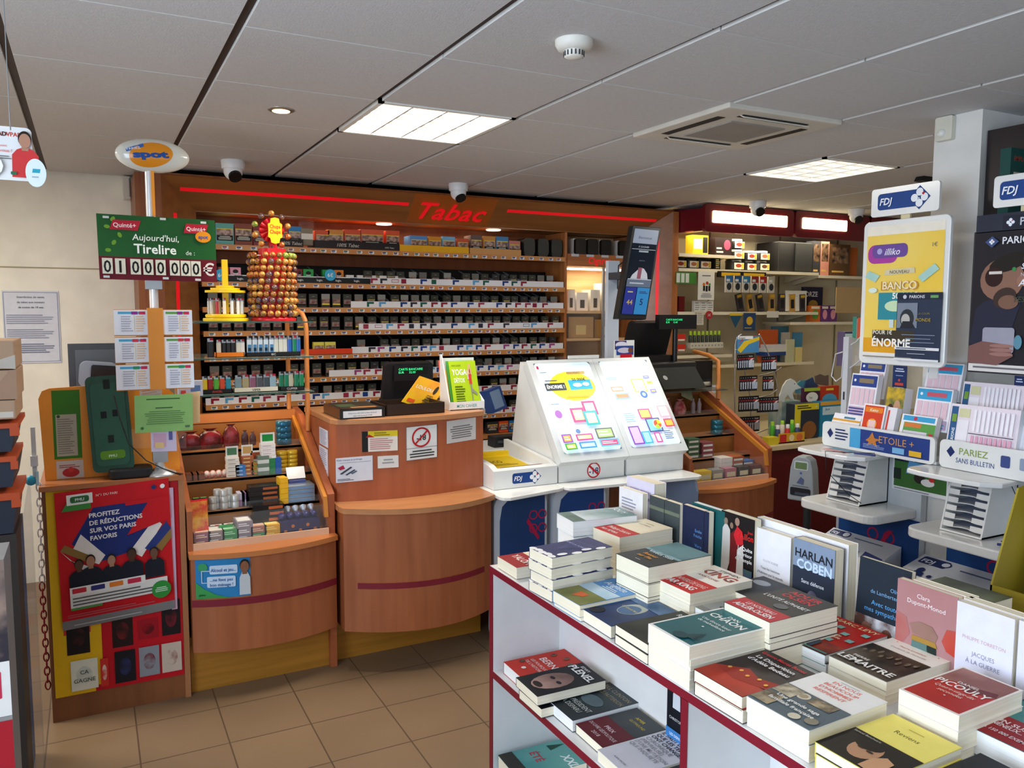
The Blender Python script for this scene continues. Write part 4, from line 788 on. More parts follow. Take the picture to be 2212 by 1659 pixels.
# ---- lighter shelves of glass
gs=thing('glass_shelf_stand','glass shelf stand on an orange wooden tube frame behind the candy counter','shelf stand',(.7,3.95,.97))
OT=mat('#c87a38',.4); m=MB(); m.tube([(.93,3.93,1.03),(.93,3.93,1.53),(.928,3.94,1.57),(.92,3.96,1.6),(.90,3.98,1.615),(.87,4.0,1.62)],.0115,OT,12); m.build('frame_tube',gs)
m=MB(); m.tube([(.885,4.14,1.116),(.885,4.14,1.57)],.011,OT,12); m.build('frame_tube',gs)
m=MB(); m.tube([(.36,4.14,1.116),(.36,4.14,1.57)],.011,OT,12); m.build('frame_tube',gs)
GL=mat('#a8c8bc',.05,alpha=.32,var=0,spec=.6); GE=mat('#2a4a40',.2)
for z,x in((1.566,.40),(1.405,.30),(1.243,.22)):
    m=MB(); m.box(x,3.74,z-.006,.918,4.16,z,GL); m.box(x,3.738,z-.006,.918,3.7402,z,GE); m.build('glass_shelf',gs)
def lighter(x,y,z,c,lb,h=.08,w=.024,cap=True,grp=None,art=None,rz=0):
    t=thing('lighter',lb,'lighter',(x,y,z),rz,grp); M=WM[t.name]
    m=MB(); m.rbox(-w/2,-.006,0,w/2,.006,h*.82,mat(c,.3),.005,'z',2)
    if art: s=Sheet(m,(-w/2,-.0062,0),(w,0,0),(0,0,h*.82)); art(s)
    m.build('body',t,local=True)
    if cap: m=MB(); m.box(-w*.42,-.005,h*.82,w*.42,.005,h,STEEL); m.box(-w*.1,-.0055,h*.9,w*.42,.0055,h*1.02,'#a02030' if R.random()<.4 else BLACK); m.build('striker',t,local=True)
    return t
def ltray(p0,p1,z,h,c,lb,tx=None,Y=3.80,d=.06):
    a=py(p0,770,Y).x;b=py(p1,770,Y).x; m=MB(); m.box(a,Y,z,b,Y+.003,z+h,c); m.box(a,Y,z,b,Y+d,z+.003,c); m.box(a,Y,z,a+.003,Y+d,z+h,c); m.box(b-.003,Y,z,b,Y+d,z+h,c); m.box(a,Y+d-.003,z,b,Y+d,z+h,c)
    if tx: s=Sheet(m,(a,Y,z),(b-a,0,0),(0,0,h)); s.text(tx[0],.5,.25,.5,tx[1],'c',bold=.03)
    tag(m.build('lighter_tray'),lb,'tray')
def lrow(ps,z,cs,word,h=.08,Y=3.815,w=.024,art=None,cap=True):
    for k,(p,c) in enumerate(zip(ps,cs)): lighter(py(p,770,Y).x,Y,z+.004,c,'%s, %s from the left'%(word,['first','second','third','fourth','fifth','sixth','seventh','eighth'][k]),h,w,cap,art=art)
z=1.405
ltray(467,528,z,.022,'#e07820','orange lighter tray on the middle glass shelf'); lrow([473,484,494,504,515,524],z,['#e0d8cc','#1a1818','#1a1818','#1a1818','#e0dccc','#e8e4e0'],'lighter in the orange tray',.075,w=.02)
lighter(py(455,765,3.82).x,3.82,z+.001,'#181616','plain black lighter at the left of the orange tray',.085,.028)
ltray(532,649,z,.02,'#1c1a1c','long black lighter tray on the middle glass shelf',('BIC',"#b8b8b8"))
lrow([539,551,563,575,587],z,['#dce4ec']*5,'white lighter with blue print in the black tray',.09,w=.022,art=lambda s:(s.rect(.15,.15,.85,.7,'#4a88b8'),s.rect(.2,.3,.8,.5,'#1c3040')))
lrow([597,607,616],z,['#d8d4c4','#dcd8c8','#d8d4c4'],'plain white lighter in the black tray',.09,w=.02)
lrow([626,636,645],z,['#2460b8','#188058','#2460a8'],'coloured lighter at the right end of the black tray',.09,w=.02)
z=1.243
ltray(434,500,z,.02,'#1a1818','black lighter tray at the left of the lowest glass shelf',('ANGEL','#c04040'))
lrow([440,452,465,478,491],z,['#e8c818','#a01818','#58b830','#e04818','#2090a8'],'bright coloured lighter on the lowest glass shelf',.075,w=.023)
ltray(503,600,z,.022,'#d8ccb8','cream lighter tray in the middle of the lowest glass shelf',('VIPER','#2a2a2a'))
lrow([513,529,544,559,574,588],z,['#7a929a','#a89a70','#8a5068','#4a4c50','#40484c','#90a8b4'],'metallic lighter in the cream tray',.075,w=.03)
ltray(603,656,z,.02,'#1c1a1a','black lighter tray at the right of the lowest glass shelf',('CLIPPER','#b8a8a8'))
lrow([606,617,627,639,650],z,['#10704c','#107450','#b8b098','#10704c','#10784c'],'green row lighter on the lowest glass shelf',.085,w=.022)
# yellow lighter stand
cx,cy=.555,3.88; t=thing('lighter_stand','yellow tiered lighter stand on the top glass shelf','lighter stand',(cx,cy,1.566)); YL=mat('#f0cc18',.35)
m=MB(); m.lathe([(.098,0),(.1,.008),(.098,.014)],(cx,cy,1.567),YL,32); m.lathe([(.086,.016),(.09,.024),(.086,.032)],(cx,cy,1.567),YL,32); m.lathe([(.04,.014),(.04,.018)],(cx,cy,1.567),YL,20); m.build('base_disc',t)
m=MB(); m.box(cx-.012,cy-.012,1.597,cx+.012,cy+.012,1.845,YL); m.build('post',t)
m=MB(); [m.lathe([(r,0),(r,.010)],(cx,cy,1.696+.011*k),YL,28) for k,r in enumerate((.088,.064,.04))]; m.build('tiered_disc',t)
for k in range(14):
    a=2*PI*k/14; r=.072; lighter(cx+r*math.cos(a),cy+r*math.sin(a),1.600,['#e8e4dc','#dce8f0','#e8dcc8','#e0e0e0'][k%4] if k!=9 else '#b02830','white slim lighter standing round the yellow lighter stand' if k!=9 else 'red slim lighter on the yellow lighter stand',.07,.014,True,'slim lighters on the yellow stand' if k!=9 else None)
# lollipop stand
cx,cy=.765,3.87; t=thing('lollipop_stand','red lollipop stand covered with rows of lollipops on the top glass shelf','lollipop stand',(cx,cy,1.566)); RD=mat('#c81420',.3)
m=MB(); m.lathe([(.1,0),(.104,.012),(.09,.02)],(cx,cy,1.567),RD,32); m.build('base',t)
m=MB(); m.cyl((cx,cy,1.58),(cx,cy,1.90),.062,RD,24); clm=m.build('column',t)
m=MB(); m.box(cx-.012,cy-.012,1.88,cx+.022,cy+.012,1.94,RD); fz=1.985
for k in range(12):
    a=2*PI*k/12; d=Vector((math.cos(a),0,math.sin(a))); m.cyl(Vector((cx,cy,fz)),Vector((cx,cy,fz))+d*.055,.009,RD,6,.014)
fh=m.build('flower_holder',t)
m=MB(); g=[(0,.06),(.018,.055),(.022,.035),(.032,.03),(.03,.0),(.032,-.03),(.022,-.035),(.018,-.055),(0,-.06),(-.018,-.055),(-.022,-.035),(-.032,-.03),(-.03,0),(-.032,.03),(-.022,.035),(-.018,.055)]
m.prism([(cx+.01+a,fz-.003+b) for a,b in g],cy-.036,cy-.03,mat('#f4c814',.4),'y'); s=Sheet(m,(cx-.02,cy-.036,fz-.06),(.06,0,0),(0,0,.12)); s.text('Chupa',.5,.56,.15,'#d01818','c',bold=.03,maxw=.8); s.text('Chups',.5,.36,.15,'#d01818','c',bold=.03,maxw=.8); m.build('logo_plate',fh)
LP=[]
for k,(c,c2) in enumerate((('#a87830','#7a2014'),('#98281c','#c89038'),('#80562a','#28305a'),('#b0602a','#d8b050'),('#6e4620','#a87c34'),('#4a8a38','#c8a840'))):
    m=MB(); m.ball((0,0,0),.0145,mat(c,.18,c2=c2,vs=90,coat=.4),10); m.cyl((0,.01,0),(0,.035,0),.002,'#e8e8e0',5); LP.append(m.build('lollipop',local=True))
for row in range(10):
    for k in range(20):
        a=2*PI*k/20+row*.05
        if math.sin(a)>.45: continue
        r=.098 if row%2 else .102
        if R.random()<.06: continue
        place(R.choice(LP[:5] if row<9 else LP),xf((cx+r*math.cos(a),cy+r*math.sin(a),1.602+.0295*row),a+PI/2),'wrapped lollipop stuck in the column of the red lollipop stand','lollipop','lollipops on the column of the red stand')
for k in range(10):
    a=2*PI*k/10+.3; place(R.choice(LP[1:]),xf((cx+.078*math.cos(a),cy,fz+.078*math.sin(a))),'wrapped lollipop in the round flower holder on top of the red stand','lollipop','lollipops in the flower holder')
# ================================================================ white lottery counter
BLU=mat('#133c78',.4,c2='#103462',vs=2)
WG=mat('#e4e6e4',.3,coat=.3)
def clover(s,cu,cv,r,white='#f0f2f6',red='#c81c30',blue=None):
    """four leaf clover in a diamond, r in metres"""
    a=r/s.W;b=r/s.H
    if blue: s.poly([(cu-a,cv),(cu,cv-b),(cu+a,cv),(cu,cv+b)],blue)
    for dx,dy in((0,.48),(.48,0),(-.48,0),(0,-.48)): s.ell(cu+a*dx*.95,cv+b*dy*.95,a*.33,b*.33,white,14)
    s.poly([(cu+a*(.36+x),cv+b*(.30+y)) for x,y in((-.14,0),(0,-.14),(.14,0),(0,.14))],red)
    s.poly([(cu-a*.06,cv),(cu+a*.04,cv),(cu-a*.1,cv-b*.75),(cu-a*.18,cv-b*.72)],white)
def fdj(s,u0,v0,u1,v1):
    """the FDJ badge inside the rectangle"""
    h=v1-v0; s.rr(u0,v0+h*.15,u1-(h*s.H/s.W)*.35,v1-h*.15,'#1c4488',.15*h*s.H); r=h*s.H/2
    clover(s,u1-r/s.W,(v0+v1)/2,r,blue='#1c4080'); s.text('FDJ',u0+.05*(u1-u0),v0+h*.36,h*.3,'#f4f6fa',bold=.04,shear=.2,maxw=(u1-u0)*.5)
lc=thing('lottery_counter','white lottery counter with two lit sloping ticket displays','counter',(2.28,3.6,0))
m=MB()
m.prism([(3.44,.752),(3.44,.842),(3.50,.862),(3.985,.90),(3.985,.752)],1.702,1.735,WG,'x'); m.prism([(3.44,.752),(3.44,.842),(3.50,.862),(3.985,.90),(3.985,.752)],2.035,2.06,WG,'x')
m.prism([(3.44,.752),(3.44,.842),(3.47,.85),(3.57,.815),(3.985,.82),(3.985,.752)],1.735,2.035,WG,'x')
s=Sheet(m,(1.745,3.478,.8495),(.27,0,0),(0,.065,-.0228*.95),.002); s.rect(0.05,.05,.95,.85,'#c01c2c'); s.text('Jouer comporte des risques : endettement, dépendance',.5,.35,.25,'#f0e8e8','c',maxw=.8)
s=Sheet(m,(1.70,3.44,.752),(.36,0,0),(0,0,.09)); fdj(s,.29,.1,.74,.92)
m.build('ticket_tray_body',lc)
m=MB(); m.box(1.702,3.985,.3,2.95,4.3,.845,WG); m.build('back_worktop',lc)
for x0,x1,n in((2.062,2.478,0),(2.480,2.872,1)):
    m=MB(); m.prism([(3.44,.752),(3.44,.845),(3.50,.86),(3.80,1.33),(3.86,1.34),(3.95,.90),(3.95,.752)],x0+.008,x1-.008,WG,'x')
    if n==0:
        s=Sheet(m,(x0+.008,3.44,.752),(x1-x0-.016,0,0),(0,0,.093)); s.k=1; s.disc(.52,.5,.041,'#e8e8e8',28); s.ring(.52,.5,.041,.007,'#c01c24',28); s.text('-18',.52,.3,.36,'#20386a','c',bold=.03); s.poly([(.445,.72),(.46,.82),(.6,.27),(.585,.18)],'#c01c24')
    m.build('housing',lc)
    # sloping lit face
    O=Vector((x0,3.405,.862)); U=Vector((x1-x0,0,0)); V=Vector((0,3.775-3.405,1.352-.862)); N_=U.cross(V).normalized()
    m=MB(); m.add([O,O+U,O+U+V,O+V]+[q-N_*.055 for q in(O,O+U,O+U+V,O+V)],[(4,7,6,5),(0,4,5,1),(1,5,6,2),(2,6,7,3),(3,7,4,0)],mat('#d4d8d8',.3))
    s=Sheet(m,O,U,V,.0006); f=[(0,0),(1,0),(1,1),(0,1)]; a,b,c,d=.085,.075,.93,.965
    m.add([s.P(0,0),s.P(1,0),s.P(1,1),s.P(0,1),s.P(a,b),s.P(c,b),s.P(c,d),s.P(a,d)],[(0,1,5,4),(1,2,6,5),(2,3,7,6),(3,0,4,7)],mat('#d8dcdc',.3)); sf=m.build('screen_frame',lc,bevel=.004)
    m=MB(); s=Sheet(m,O-N_*.001,U,V,.0006); LB=mat('#d4e6ee',.4,emit=.55,var=0); E_=lambda c:mat(c,.4,emit=.5,var=0)
    s.rr(a,b,c,d,LB,.02)
    if n==0:
        s.ell(.55,.72,.34,.15,E_('#f8e030')); s.rect(.52,.84,.8,.87,E_('#c8a860')); s.text('NOUVEAU',.53,.845,.02,E_('#806020'),bold=.02); s.rect(.5,.68,.84,.78,E_('#30a0d0')); s.text('50 000€',.67,.77,.03,E_('#303030'),'c',bold=.03,maxw=.3); s.rect(.14,.68,.44,.755,E_('#303438')); s.text('ÉNORME !',.16,.70,.035,E_('#f4f4f0'),bold=.04,maxw=.26); s.lines(.16,.77,.4,.79,1,E_('#505050')); s.ell(.62,.725,.07,.02,E_('#f0f4f8')); s.ell(.75,.73,.05,.02,E_('#f0f4f8')); s.rect(.4,.6,.75,.615,E_('#e8a030'))
        s.rect(.1,.9,.13,.93,E_('#b02050')); s.rect(.12,.86,.22,.865,E_('#384060')); s.rect(.3,.53,.55,.533,E_('#4a5a70')); s.lines(.12,.53,.28,.55,1,E_('#7a8aa0'))
        s.rect(.12,.34,.25,.50,E_('#e4d4ec')); s.ell(.18,.44,.05,.04,E_('#a060b0')); s.rect(.12,.27,.28,.34,E_('#fafafe'))
        for k,(u,v,c1,c2) in enumerate(((.36,.35,'#d04880','#f0c8a0'),(.56,.41,'#c84078','#a0e0c8'),(.53,.31,'#38a8a8','#e8d8b0'))): s.rect(u,v,u+.2,v+.14,E_(c1)); s.rect(u+.03,v+.02,u+.17,v+.12,E_(c2)); s.ell(u+.1,v+.07,.05,.03,E_('#f0e8e0'))
        s.disc(.36,.26,.014,E_('#6080b0'))
        for k,(u,v,w,h,c1,c2) in enumerate(((.1,.16,.14,.08,'#9050b0','#f0a840'),(.3,.17,.24,.06,'#c03890','#e8e090'),(.6,.17,.26,.1,'#606068','#a8d878'),(.1,.09,.16,.06,'#38a048','#f0e060'),(.3,.09,.24,.06,'#3888c8','#a8d8f0'),(.6,.09,.28,.07,'#58b0d0','#e84878'))): s.rect(u,v,u+w,v+h,E_(c1)); s.rect(u+.02,v+.012,u+w-.02,v+h-.012,E_(c2)); s.lines(u+.03,v+.02,u+w-.03,v+h-.02,2,E_('#f4f4f8'))
    else:
        for k,(u,v,w,h,c1,c2) in enumerate(((.12,.76,.16,.03,'#a0c8e8','#e8f4ff'),(.12,.64,.2,.05,'#e89070','#f8e8e0'),(.14,.56,.24,.06,'#88a8c8','#e08860'),(.5,.62,.22,.14,'#f0c848','#b8d8f0'),(.74,.76,.1,.03,'#8088c0','#f0f0ff'),(.76,.7,.1,.03,'#e0c850','#8088c0'),(.76,.6,.1,.04,'#8078c0','#f0d860'),(.4,.34,.2,.1,'#d04888','#c8d870'),(.46,.2,.24,.14,'#504888','#88c8e8'),(.74,.34,.18,.12,'#f0a0b0','#f8f0f0'),(.76,.24,.16,.08,'#c83860','#f0b848'),(.12,.09,.18,.18,'#7838a8','#d0b0e8'),(.3,.09,.14,.12,'#28a8e0','#a0e0f8'),(.5,.09,.1,.1,'#c84890','#f0f0f8'))): s.rect(u,v,u+w,v+h,E_(c1)); s.rect(u+.02,v+.012,u+w-.02,v+h-.012,E_(c2))
        s.disc(.60,.58,.028,E_('#e8f0f8')); s.disc(.6,.58,.024,E_('#3868b0')); s.disc(.6,.58,.012,E_('#a8d0f0')); s.disc(.62,.27,.03,E_('#f0f0f0')); s.disc(.62,.27,.025,E_('#e85838')); s.poly([(.62,.27),(.69,.27),(.66,.31),(.62,.32)],E_('#f0d030')); s.poly([(.62,.27),(.56,.25),(.58,.22),(.65,.22)],E_('#a8c840')); s.lines(.66,.11,.82,.2,5,E_('#5060a0')); s.lines(.12,.3,.3,.4,5,E_('#80a8c8'))
    m.build('lit_display',sf)
area('ticket_display_glow',(2.46,3.45,1.40),(math.radians(-20),0,0),.7,.3,2.2,(.9,.97,1))
for x0,x1,y0,y1 in((1.67,2.05,3.275,3.335),(2.052,2.86,3.318,3.255)):
    m=MB(); ps=[(x0,3.44),(x1,3.44)]; c=.04
    ps=[(x1,3.95),(x0,3.95),(x0,y0+c),(x0+c*.3,y0+c*.3),(x0+c,y0),(x1-c,y1),(x1-c*.3,y1+c*.3),(x1,y1+c)]
    m.prism(ps,.733,.750,GLOSSW,'z'); m.build('ledge',lc,bevel=.003)
for k,(x0,x1) in enumerate(((1.715,1.965),(2.045,2.315))):
    m=MB(); m.rbox(x0-.03,3.40,0,x1+.012,3.46,.732,mat('#b8c0cc',.35),.06,'y'); s=Sheet(m,(x0,3.399,.02),(x1-x0,0,0),(0,0,.69)); s.poly([(0,0),(1,0),(1,1),(.2,1),(.05,.95),(0,.85)],BLU)
    for dx,dy in((-.1,.03),(.1,.03),(-.1,-.035),(.1,-.035)): s.ring(.84+dx,.82+dy*1.5,.024,.006,'#b01840',18)
    s.poly([(.58,.82),(.62,.85),(.88,.70),(.84,.68)],'#a81840'); s.poly([(.0,.3),(.3,.36),(.6,.28),(1,.33),(1,0),(0,0)],mat('#1a7a98',.4)); s.poly([(.2,.2),(.35,.3),(.55,.2),(.4,0),(.2,0)],'#9ab820'); m.build('panel_leg',lc)
for x0 in(1.98,2.33): m=MB(); m.box(x0,3.46,0,x0+.06,3.5,.732,mat('#c8c8c8',.4)); m.build('post',lc)
m=MB(); m.prism([(3.30,.40),(3.285,.66),(3.30,.71),(3.34,.73),(3.9,.73),(3.9,0),(3.36,0)],2.83,2.845,mat('#8090a8',.35),'x'); m.build('side_leg',lc)
m=MB(); m.box(2.40,3.6,0,2.80,3.64,.73,WOODD); m.build('back_panel',lc)
# things on the ticket tray
m=MB(); m.M=xf((1.86,3.73,.825),0,.06); m.rbox(-.13,-.13,0,.13,.13,.006,mat('#e8c820',.3),.02); m.box(-.13,.11,.006,.13,.13,.03,YEL); s=Sheet(m,(-.12,-.11,.0065),(.24,0,0),(0,.2,0)); s.rect(0,0,1,1,'#d8b818'); s.text('BANCO',.1,.35,.25,'#5a4a10',bold=.03,maxw=.5); s.lines(.1,.05,.9,.25,3,'#8a7818'); m.M=None; tag(m.build('ticket_mat'),'yellow ticket mat lying in the white lottery tray','mat')
m=MB(); m.M=xf((1.79,4.03,.846),.1); m.rbox(-.10,-.07,.0,.10,.07,.035,mat('#6a6c68',.35),.05); m.M=None; tag(m.build('document_scanner'),'rounded grey scanner on the white counter by the yellow mat','scanner',); 
m=MB(); m.box(2.0,4.03,.846,2.18,4.12,.905,BLACKM); m.box(2.02,4.025,.87,2.16,4.03,.885,'#3c444c'); tag(m.build('receipt_printer'),'small black printer left of the lit ticket displays','printer')
t=thing('lottery_terminal_screen','small tilted blue framed screen behind the white lottery tray','screen',(1.9,4.1,.85))
a=py(1050,845,4.1); b=py(1080,893,4.1); c=py(1096,882,4.1); d=py(1078,833,4.1)
m=MB(); u=b-a; panel(m,py(1066,893,4.1),py(1096,880,4.16)-py(1066,893,4.1),(py(1050,845,4.1)-py(1066,893,4.1)),.05,mat('#2c4a88',.3)); s=Sheet(m,py(1066,893,4.1),py(1096,880,4.16)-py(1066,893,4.1),(py(1050,845,4.1)-py(1066,893,4.1))); s.rect(.18,.12,.85,.9,mat('#7088a8',.1,emit=.12,var=0)); m.build('screen',t)
m=MB(); m.box(1.80,4.13,.846,1.94,4.20,1.0,mat('#b8bab4',.4)); m.build('stand',t)
# perspex holder on top of the displays
m=MB(); m.M=xf((2.40,3.80,1.357)); m.rbox(-.16,-.06,0,.16,.06,.006,CLEAR,.03); m.box(-.10,-.065,0,.1,-.06,.018,'#e8e8e4'); m.M=None; tag(m.build('leaflet_holder'),'clear flat leaflet holder lying on top of the lit ticket displays','leaflet holder')
# ---- second candy counter to the right
vitrine(2.96,3.60,'wooden candy counter with stepped display, right of the white lottery counter',1)
z2=[('#3c5a78',3.05,3.84,.852,4,'blue sweet pack stack'),('#4a6a50',3.16,3.70,.742,4,'green and grey sweet box stack'),('#8a4a50',3.27,3.70,.742,3,'reddish sweet box stack'),('#d8d2c8',3.33,3.60,.63,4,'white sweet box stack'),('#a85c38',3.42,3.60,.63,4,'brown sweet box stack'),('#3c68a8',3.50,3.60,.63,3,'blue small box stack')]
for c,x,y,z,n,w in z2:
    for j in range(n): cb(x,y,z+.03*j,.088,.08,.029,c,'%s in the right candy counter, %s'%(w,up(j)),lambda s:s.rect(.1,.2,.9,.6,'#d8d8d4'))
for k,(x,c) in enumerate(((3.03,'#e0b81c'),(3.11,'#e0c020'),(3.20,'#8a8c88'),(3.30,'#a86878'),(3.40,'#2c2a26'),(3.50,'#58302a'))):
    cb(x,3.53,.631,.08,.06,.07,mat(c,.3),['left yellow gum box','right yellow gum box','grey pouch','pink pouch','black sweet bag','dark brown sweet bag'][k]+' in the front row of the right candy counter',lambda s:s.rect(.1,.3,.9,.7,'#c8c4a8'))
for k,(x,c,h) in enumerate(((3.05,'#5a1c24',.08),(3.2,'#a03440',.11),(3.31,'#b04450',.10))):
    m=MB(); m.lathe([(.04,0),(.05,h*.3),(.03,h*.8),(.01,h*.86),(.03,h)],(x,4.02,.962),mat(c,.18,bump=.5,bs=60,c2='#e0a0a0' if k else '#301014',vs=20),12,1,.6); tag(m.build('sweet_bag'),['dark red','bright red left','bright red right'][k]+' tied sweet bag in the right candy counter','sweet bag')
for k in range(2): m=MB(); m.lathe([(.014,0),(.015,.06),(.006,.08),(.006,.095)],(3.42+.05*k,4.02,.962),mat('#9a8a90',.2),12); tag(m.build('sweet_bottle'),['left','right'][k]+' small pale bottle sweet in the right candy counter','sweet bottle')
for j in range(3): m=MB(); m.lathe([(.036,0),(.038,.004),(.038,.026),(.035,.029)],(3.46,3.84,.852+.029*j),mat('#2a6878',.2,metal=.4),20); tag(m.build('candy_tin'),'round teal sweet tin in the right candy counter, %s'%up(j),'candy tin')
cb(2.985,3.52,.631,.05,.05,.12,mat('#b8582c',.35),'orange brown sweet carton with a red star beside the lit display',lambda s:s.ell(.5,.55,.3,.15,'#a81c1c'))
# glass shelf with printers above it
gs2=thing('glass_till_shelf','dark glass shelf on an orange wood post above the right candy counter','shelf',(3.3,4.1,1.1))
P_=pz(1400,822,1.135); m=MB(); m.box(2.93,3.88,1.118,3.58,4.22,1.126,mat('#30403c',.06,alpha=.6,var=0,coat=.5)); m.build('glass_shelf',gs2)
m=MB(); m.tube([(3.585,3.97,1.055),(3.575,3.97,1.30),(3.57,4.05,1.33),(3.57,4.2,1.35)],.014,OT,12); m.build('frame_tube',gs2)
m=MB(); m.tube([(2.95,4.2,.845),(2.95,4.2,1.12)],.012,OT,12); m.build('frame_tube',gs2)
t=thing('printer','dark grey printer with a round pale badge on the glass shelf','printer',(3.2,4.0,1.13)); a=wr(1395,762,1520,822,3.98)
m=MB(); m.box(3.0,3.97,1.128,3.40,4.18,1.30,mat('#1c1d1e',.4)); m.build('body',t,bevel=.01); m=MB(); O=py(1445,818,3.955); panel(m,(3.13,3.945,1.135),(.33,0,0),(-.09,.03,.16),.02,mat('#3a3c38',.4)); s=Sheet(m,(3.13,3.945,1.135),(.33,0,0),(-.09,.03,.16)); s.disc(.16,.45,.016,'#c8cccc'); m.build('front_cover',t)
m=MB(); m.box(3.42,4.0,1.128,3.555,4.18,1.30,BLACK); m.box(3.43,3.99,1.14,3.54,4.0,1.18,'#26282c'); tag(m.build('label_printer'),'small black printer at the right end of the glass shelf','printer')
t=thing('till_terminal','black till terminal seen from behind under the tall tilted screen','till',(3.0,4.3,1.13)); a=wr(1355,690,1445,765,4.12)
m=MB(); m.M=xf((3.15,4.2,1.30),.1,.3); m.rbox(-.17,-.02,0,.17,.03,.26,BLACKM,.03,'y'); m.M=None; m.build('screen_back',t); m=MB(); m.box(3.0,4.05,1.3,3.3,4.18,1.34,BLACK); m.build('base',t)
t=thing('customer_display','black customer display on a post with green letters, right of the tilted screen','display',(3.3,4.05,1.3)); a=wr(1424,680,1505,711,4.02)
m=MB(); m.box(a[0],4.02,a[1],a[2],4.06,a[3],mat('#121418',.3)); s=Sheet(m,(a[0],4.02,a[1]),(a[2]-a[0],0,0),(0,0,a[3]-a[1])); s.text('CARTE BANCAIRE',.18,.6,.13,GR,maxw=.55); s.text('EUR      15.40',.18,.42,.13,GR,maxw=.55); m.build('panel',t)
m=MB(); x=py(1458,740,4.04).x; m.cyl((x,4.04,1.30),(x,4.04,a[1]+.01),.016,BLACK,12); m.build('post',t)
# white post and tall tilted screen
wp=thing('screen_post','white post holding the tall tilted screen behind the ticket displays','post',(2.74,3.9,0)); m=MB(); a=wr(1326,560,1350,770,3.9); m.box(a[0],3.96,.846,a[2],3.99,py(1338,562,3.9).z,mat('#c4ccd8',.3)); m.build('post',wp)
m=MB(); m.box(a[0],3.80,1.8,a[2]+.05,3.96,1.84,DGREY); m.build('bracket',wp)
t=thing('advert_screen','tall narrow tilted black screen showing a dark blue advert','screen',(2.75,3.75,1.6))
O=py(1333,688,3.74); U=py(1396,690,3.74)-O; V=py(1367,486,3.80)-O
m=MB(); panel(m,O,U,V,.045,mat('#1c1f20',.35)); m.build('casing',t,bevel=.004)
m=MB(); s=Sheet(m,O,U,V); s.k=2; s.rect(.09,.035,.93,.965,mat('#101c2c',.15,emit=.05,var=0)); e=lambda c,st=.35:mat(c,.3,emit=st,var=0)
s.rect(.09,.81,.93,.965,e('#8490a4')); s.text('Bienvenue',.5,.86,.03,e('#303c50'),'c',maxw=.5); s.text('À GAGNER',.5,.765,.02,e('#a8b0bc'),'c',maxw=.5); s.rect(.1,.745,.92,.749,e('#c8d0d8')); s.rect(.35,.715,.68,.735,e('#8a94a0')); s.text('jouez ici',.5,.62,.015,e('#70809c'),'c'); s.poly([(.2,.43),(.25,.47),(.4,.52),(.48,.55),(.62,.54),(.75,.49),(.8,.43)],e('#b0b4bc')); s.rect(.42,.43,.55,.55,e('#804858')); s.rect(.12,.42,.93,.427,e('#c0c8d0')); s.rect(.1,.34,.93,.42,e('#586478')); s.lines(.2,.365,.85,.395,1,e('#a8b0bc')); s.rect(.1,.05,.48,.335,e('#202c80',.4)); s.rect(.5,.05,.93,.335,e('#2878b0',.4)); s.text('44',.3,.15,.055,e('#b09850'),'c',bold=.02,maxw=.3); s.text('5',.7,.15,.07,e('#102850'),'c',bold=.02); s.lines(.18,.27,.42,.3,1,e('#a8a870')); s.lines(.58,.27,.88,.3,2,e('#1c3868')); m.build('screen',t)
m=MB(); m.tube([(2.90,3.82,1.95),(2.80,3.88,1.93),(2.735,3.895,1.88),(2.73,3.895,1.75),(2.76,3.87,1.68)],.004,BLACK,6); tag(m.build('screen_cable'),'black cable looping from the tilted screen to the white post','cable')
t=thing('icecream_card','small stand up ice cream card with red strip on the ticket displays','card',(2.75,3.8,1.35)); a=wr(1327,735,1370,778,3.80)
m=MB(); panel(m,(a[0],3.80,1.345),(a[2]-a[0],0,0),(0,0,a[3]-1.345),.004,PAPER); s=Sheet(m,(a[0],3.80,1.345),(a[2]-a[0],0,0),(0,0,a[3]-1.345)); s.rect(.02,.5,.6,.98,'#4a3a68'); s.ell(.35,.75,.3,.18,'#e8e4f0'); s.rect(.1,.2,.95,.7,'#2c4a98'); s.ell(.5,.45,.35,.15,'#d8d0e0'); s.ell(.8,.45,.12,.15,'#7a4a38'); m.build('card',t)
m=MB(); panel(m,(a[0]+.04,3.795,1.345),(.08,0,0),(0,0,.025),.003,RED); m.build('price_strip',t)
# clutter below the glass shelf
flat('paper_sheet','white paper standing behind the right candy counter','paper',1500,833,1546,850,4.18,'#c8ccd8',lambda s:None)
m=MB(); P_=py(1484,848,4.1); m.M=xf((P_.x,4.12,1.12-.0),0); m.add([(-.055,-.03,-.05),(.03,-.05,-.09),(.055,0,-.02),(-.02,.02,-.004)],[(0,1,2,3)],'#b8c0a0'); m.M=None; tag(m.build('paper_note'),'pale green paper note curling over the edge of the right candy counter','note')
cbox(1405,828,1432,850,4.22,.1,'#d87828','orange carton under the dark glass shelf',name='carton',cat='carton',z=1.0)
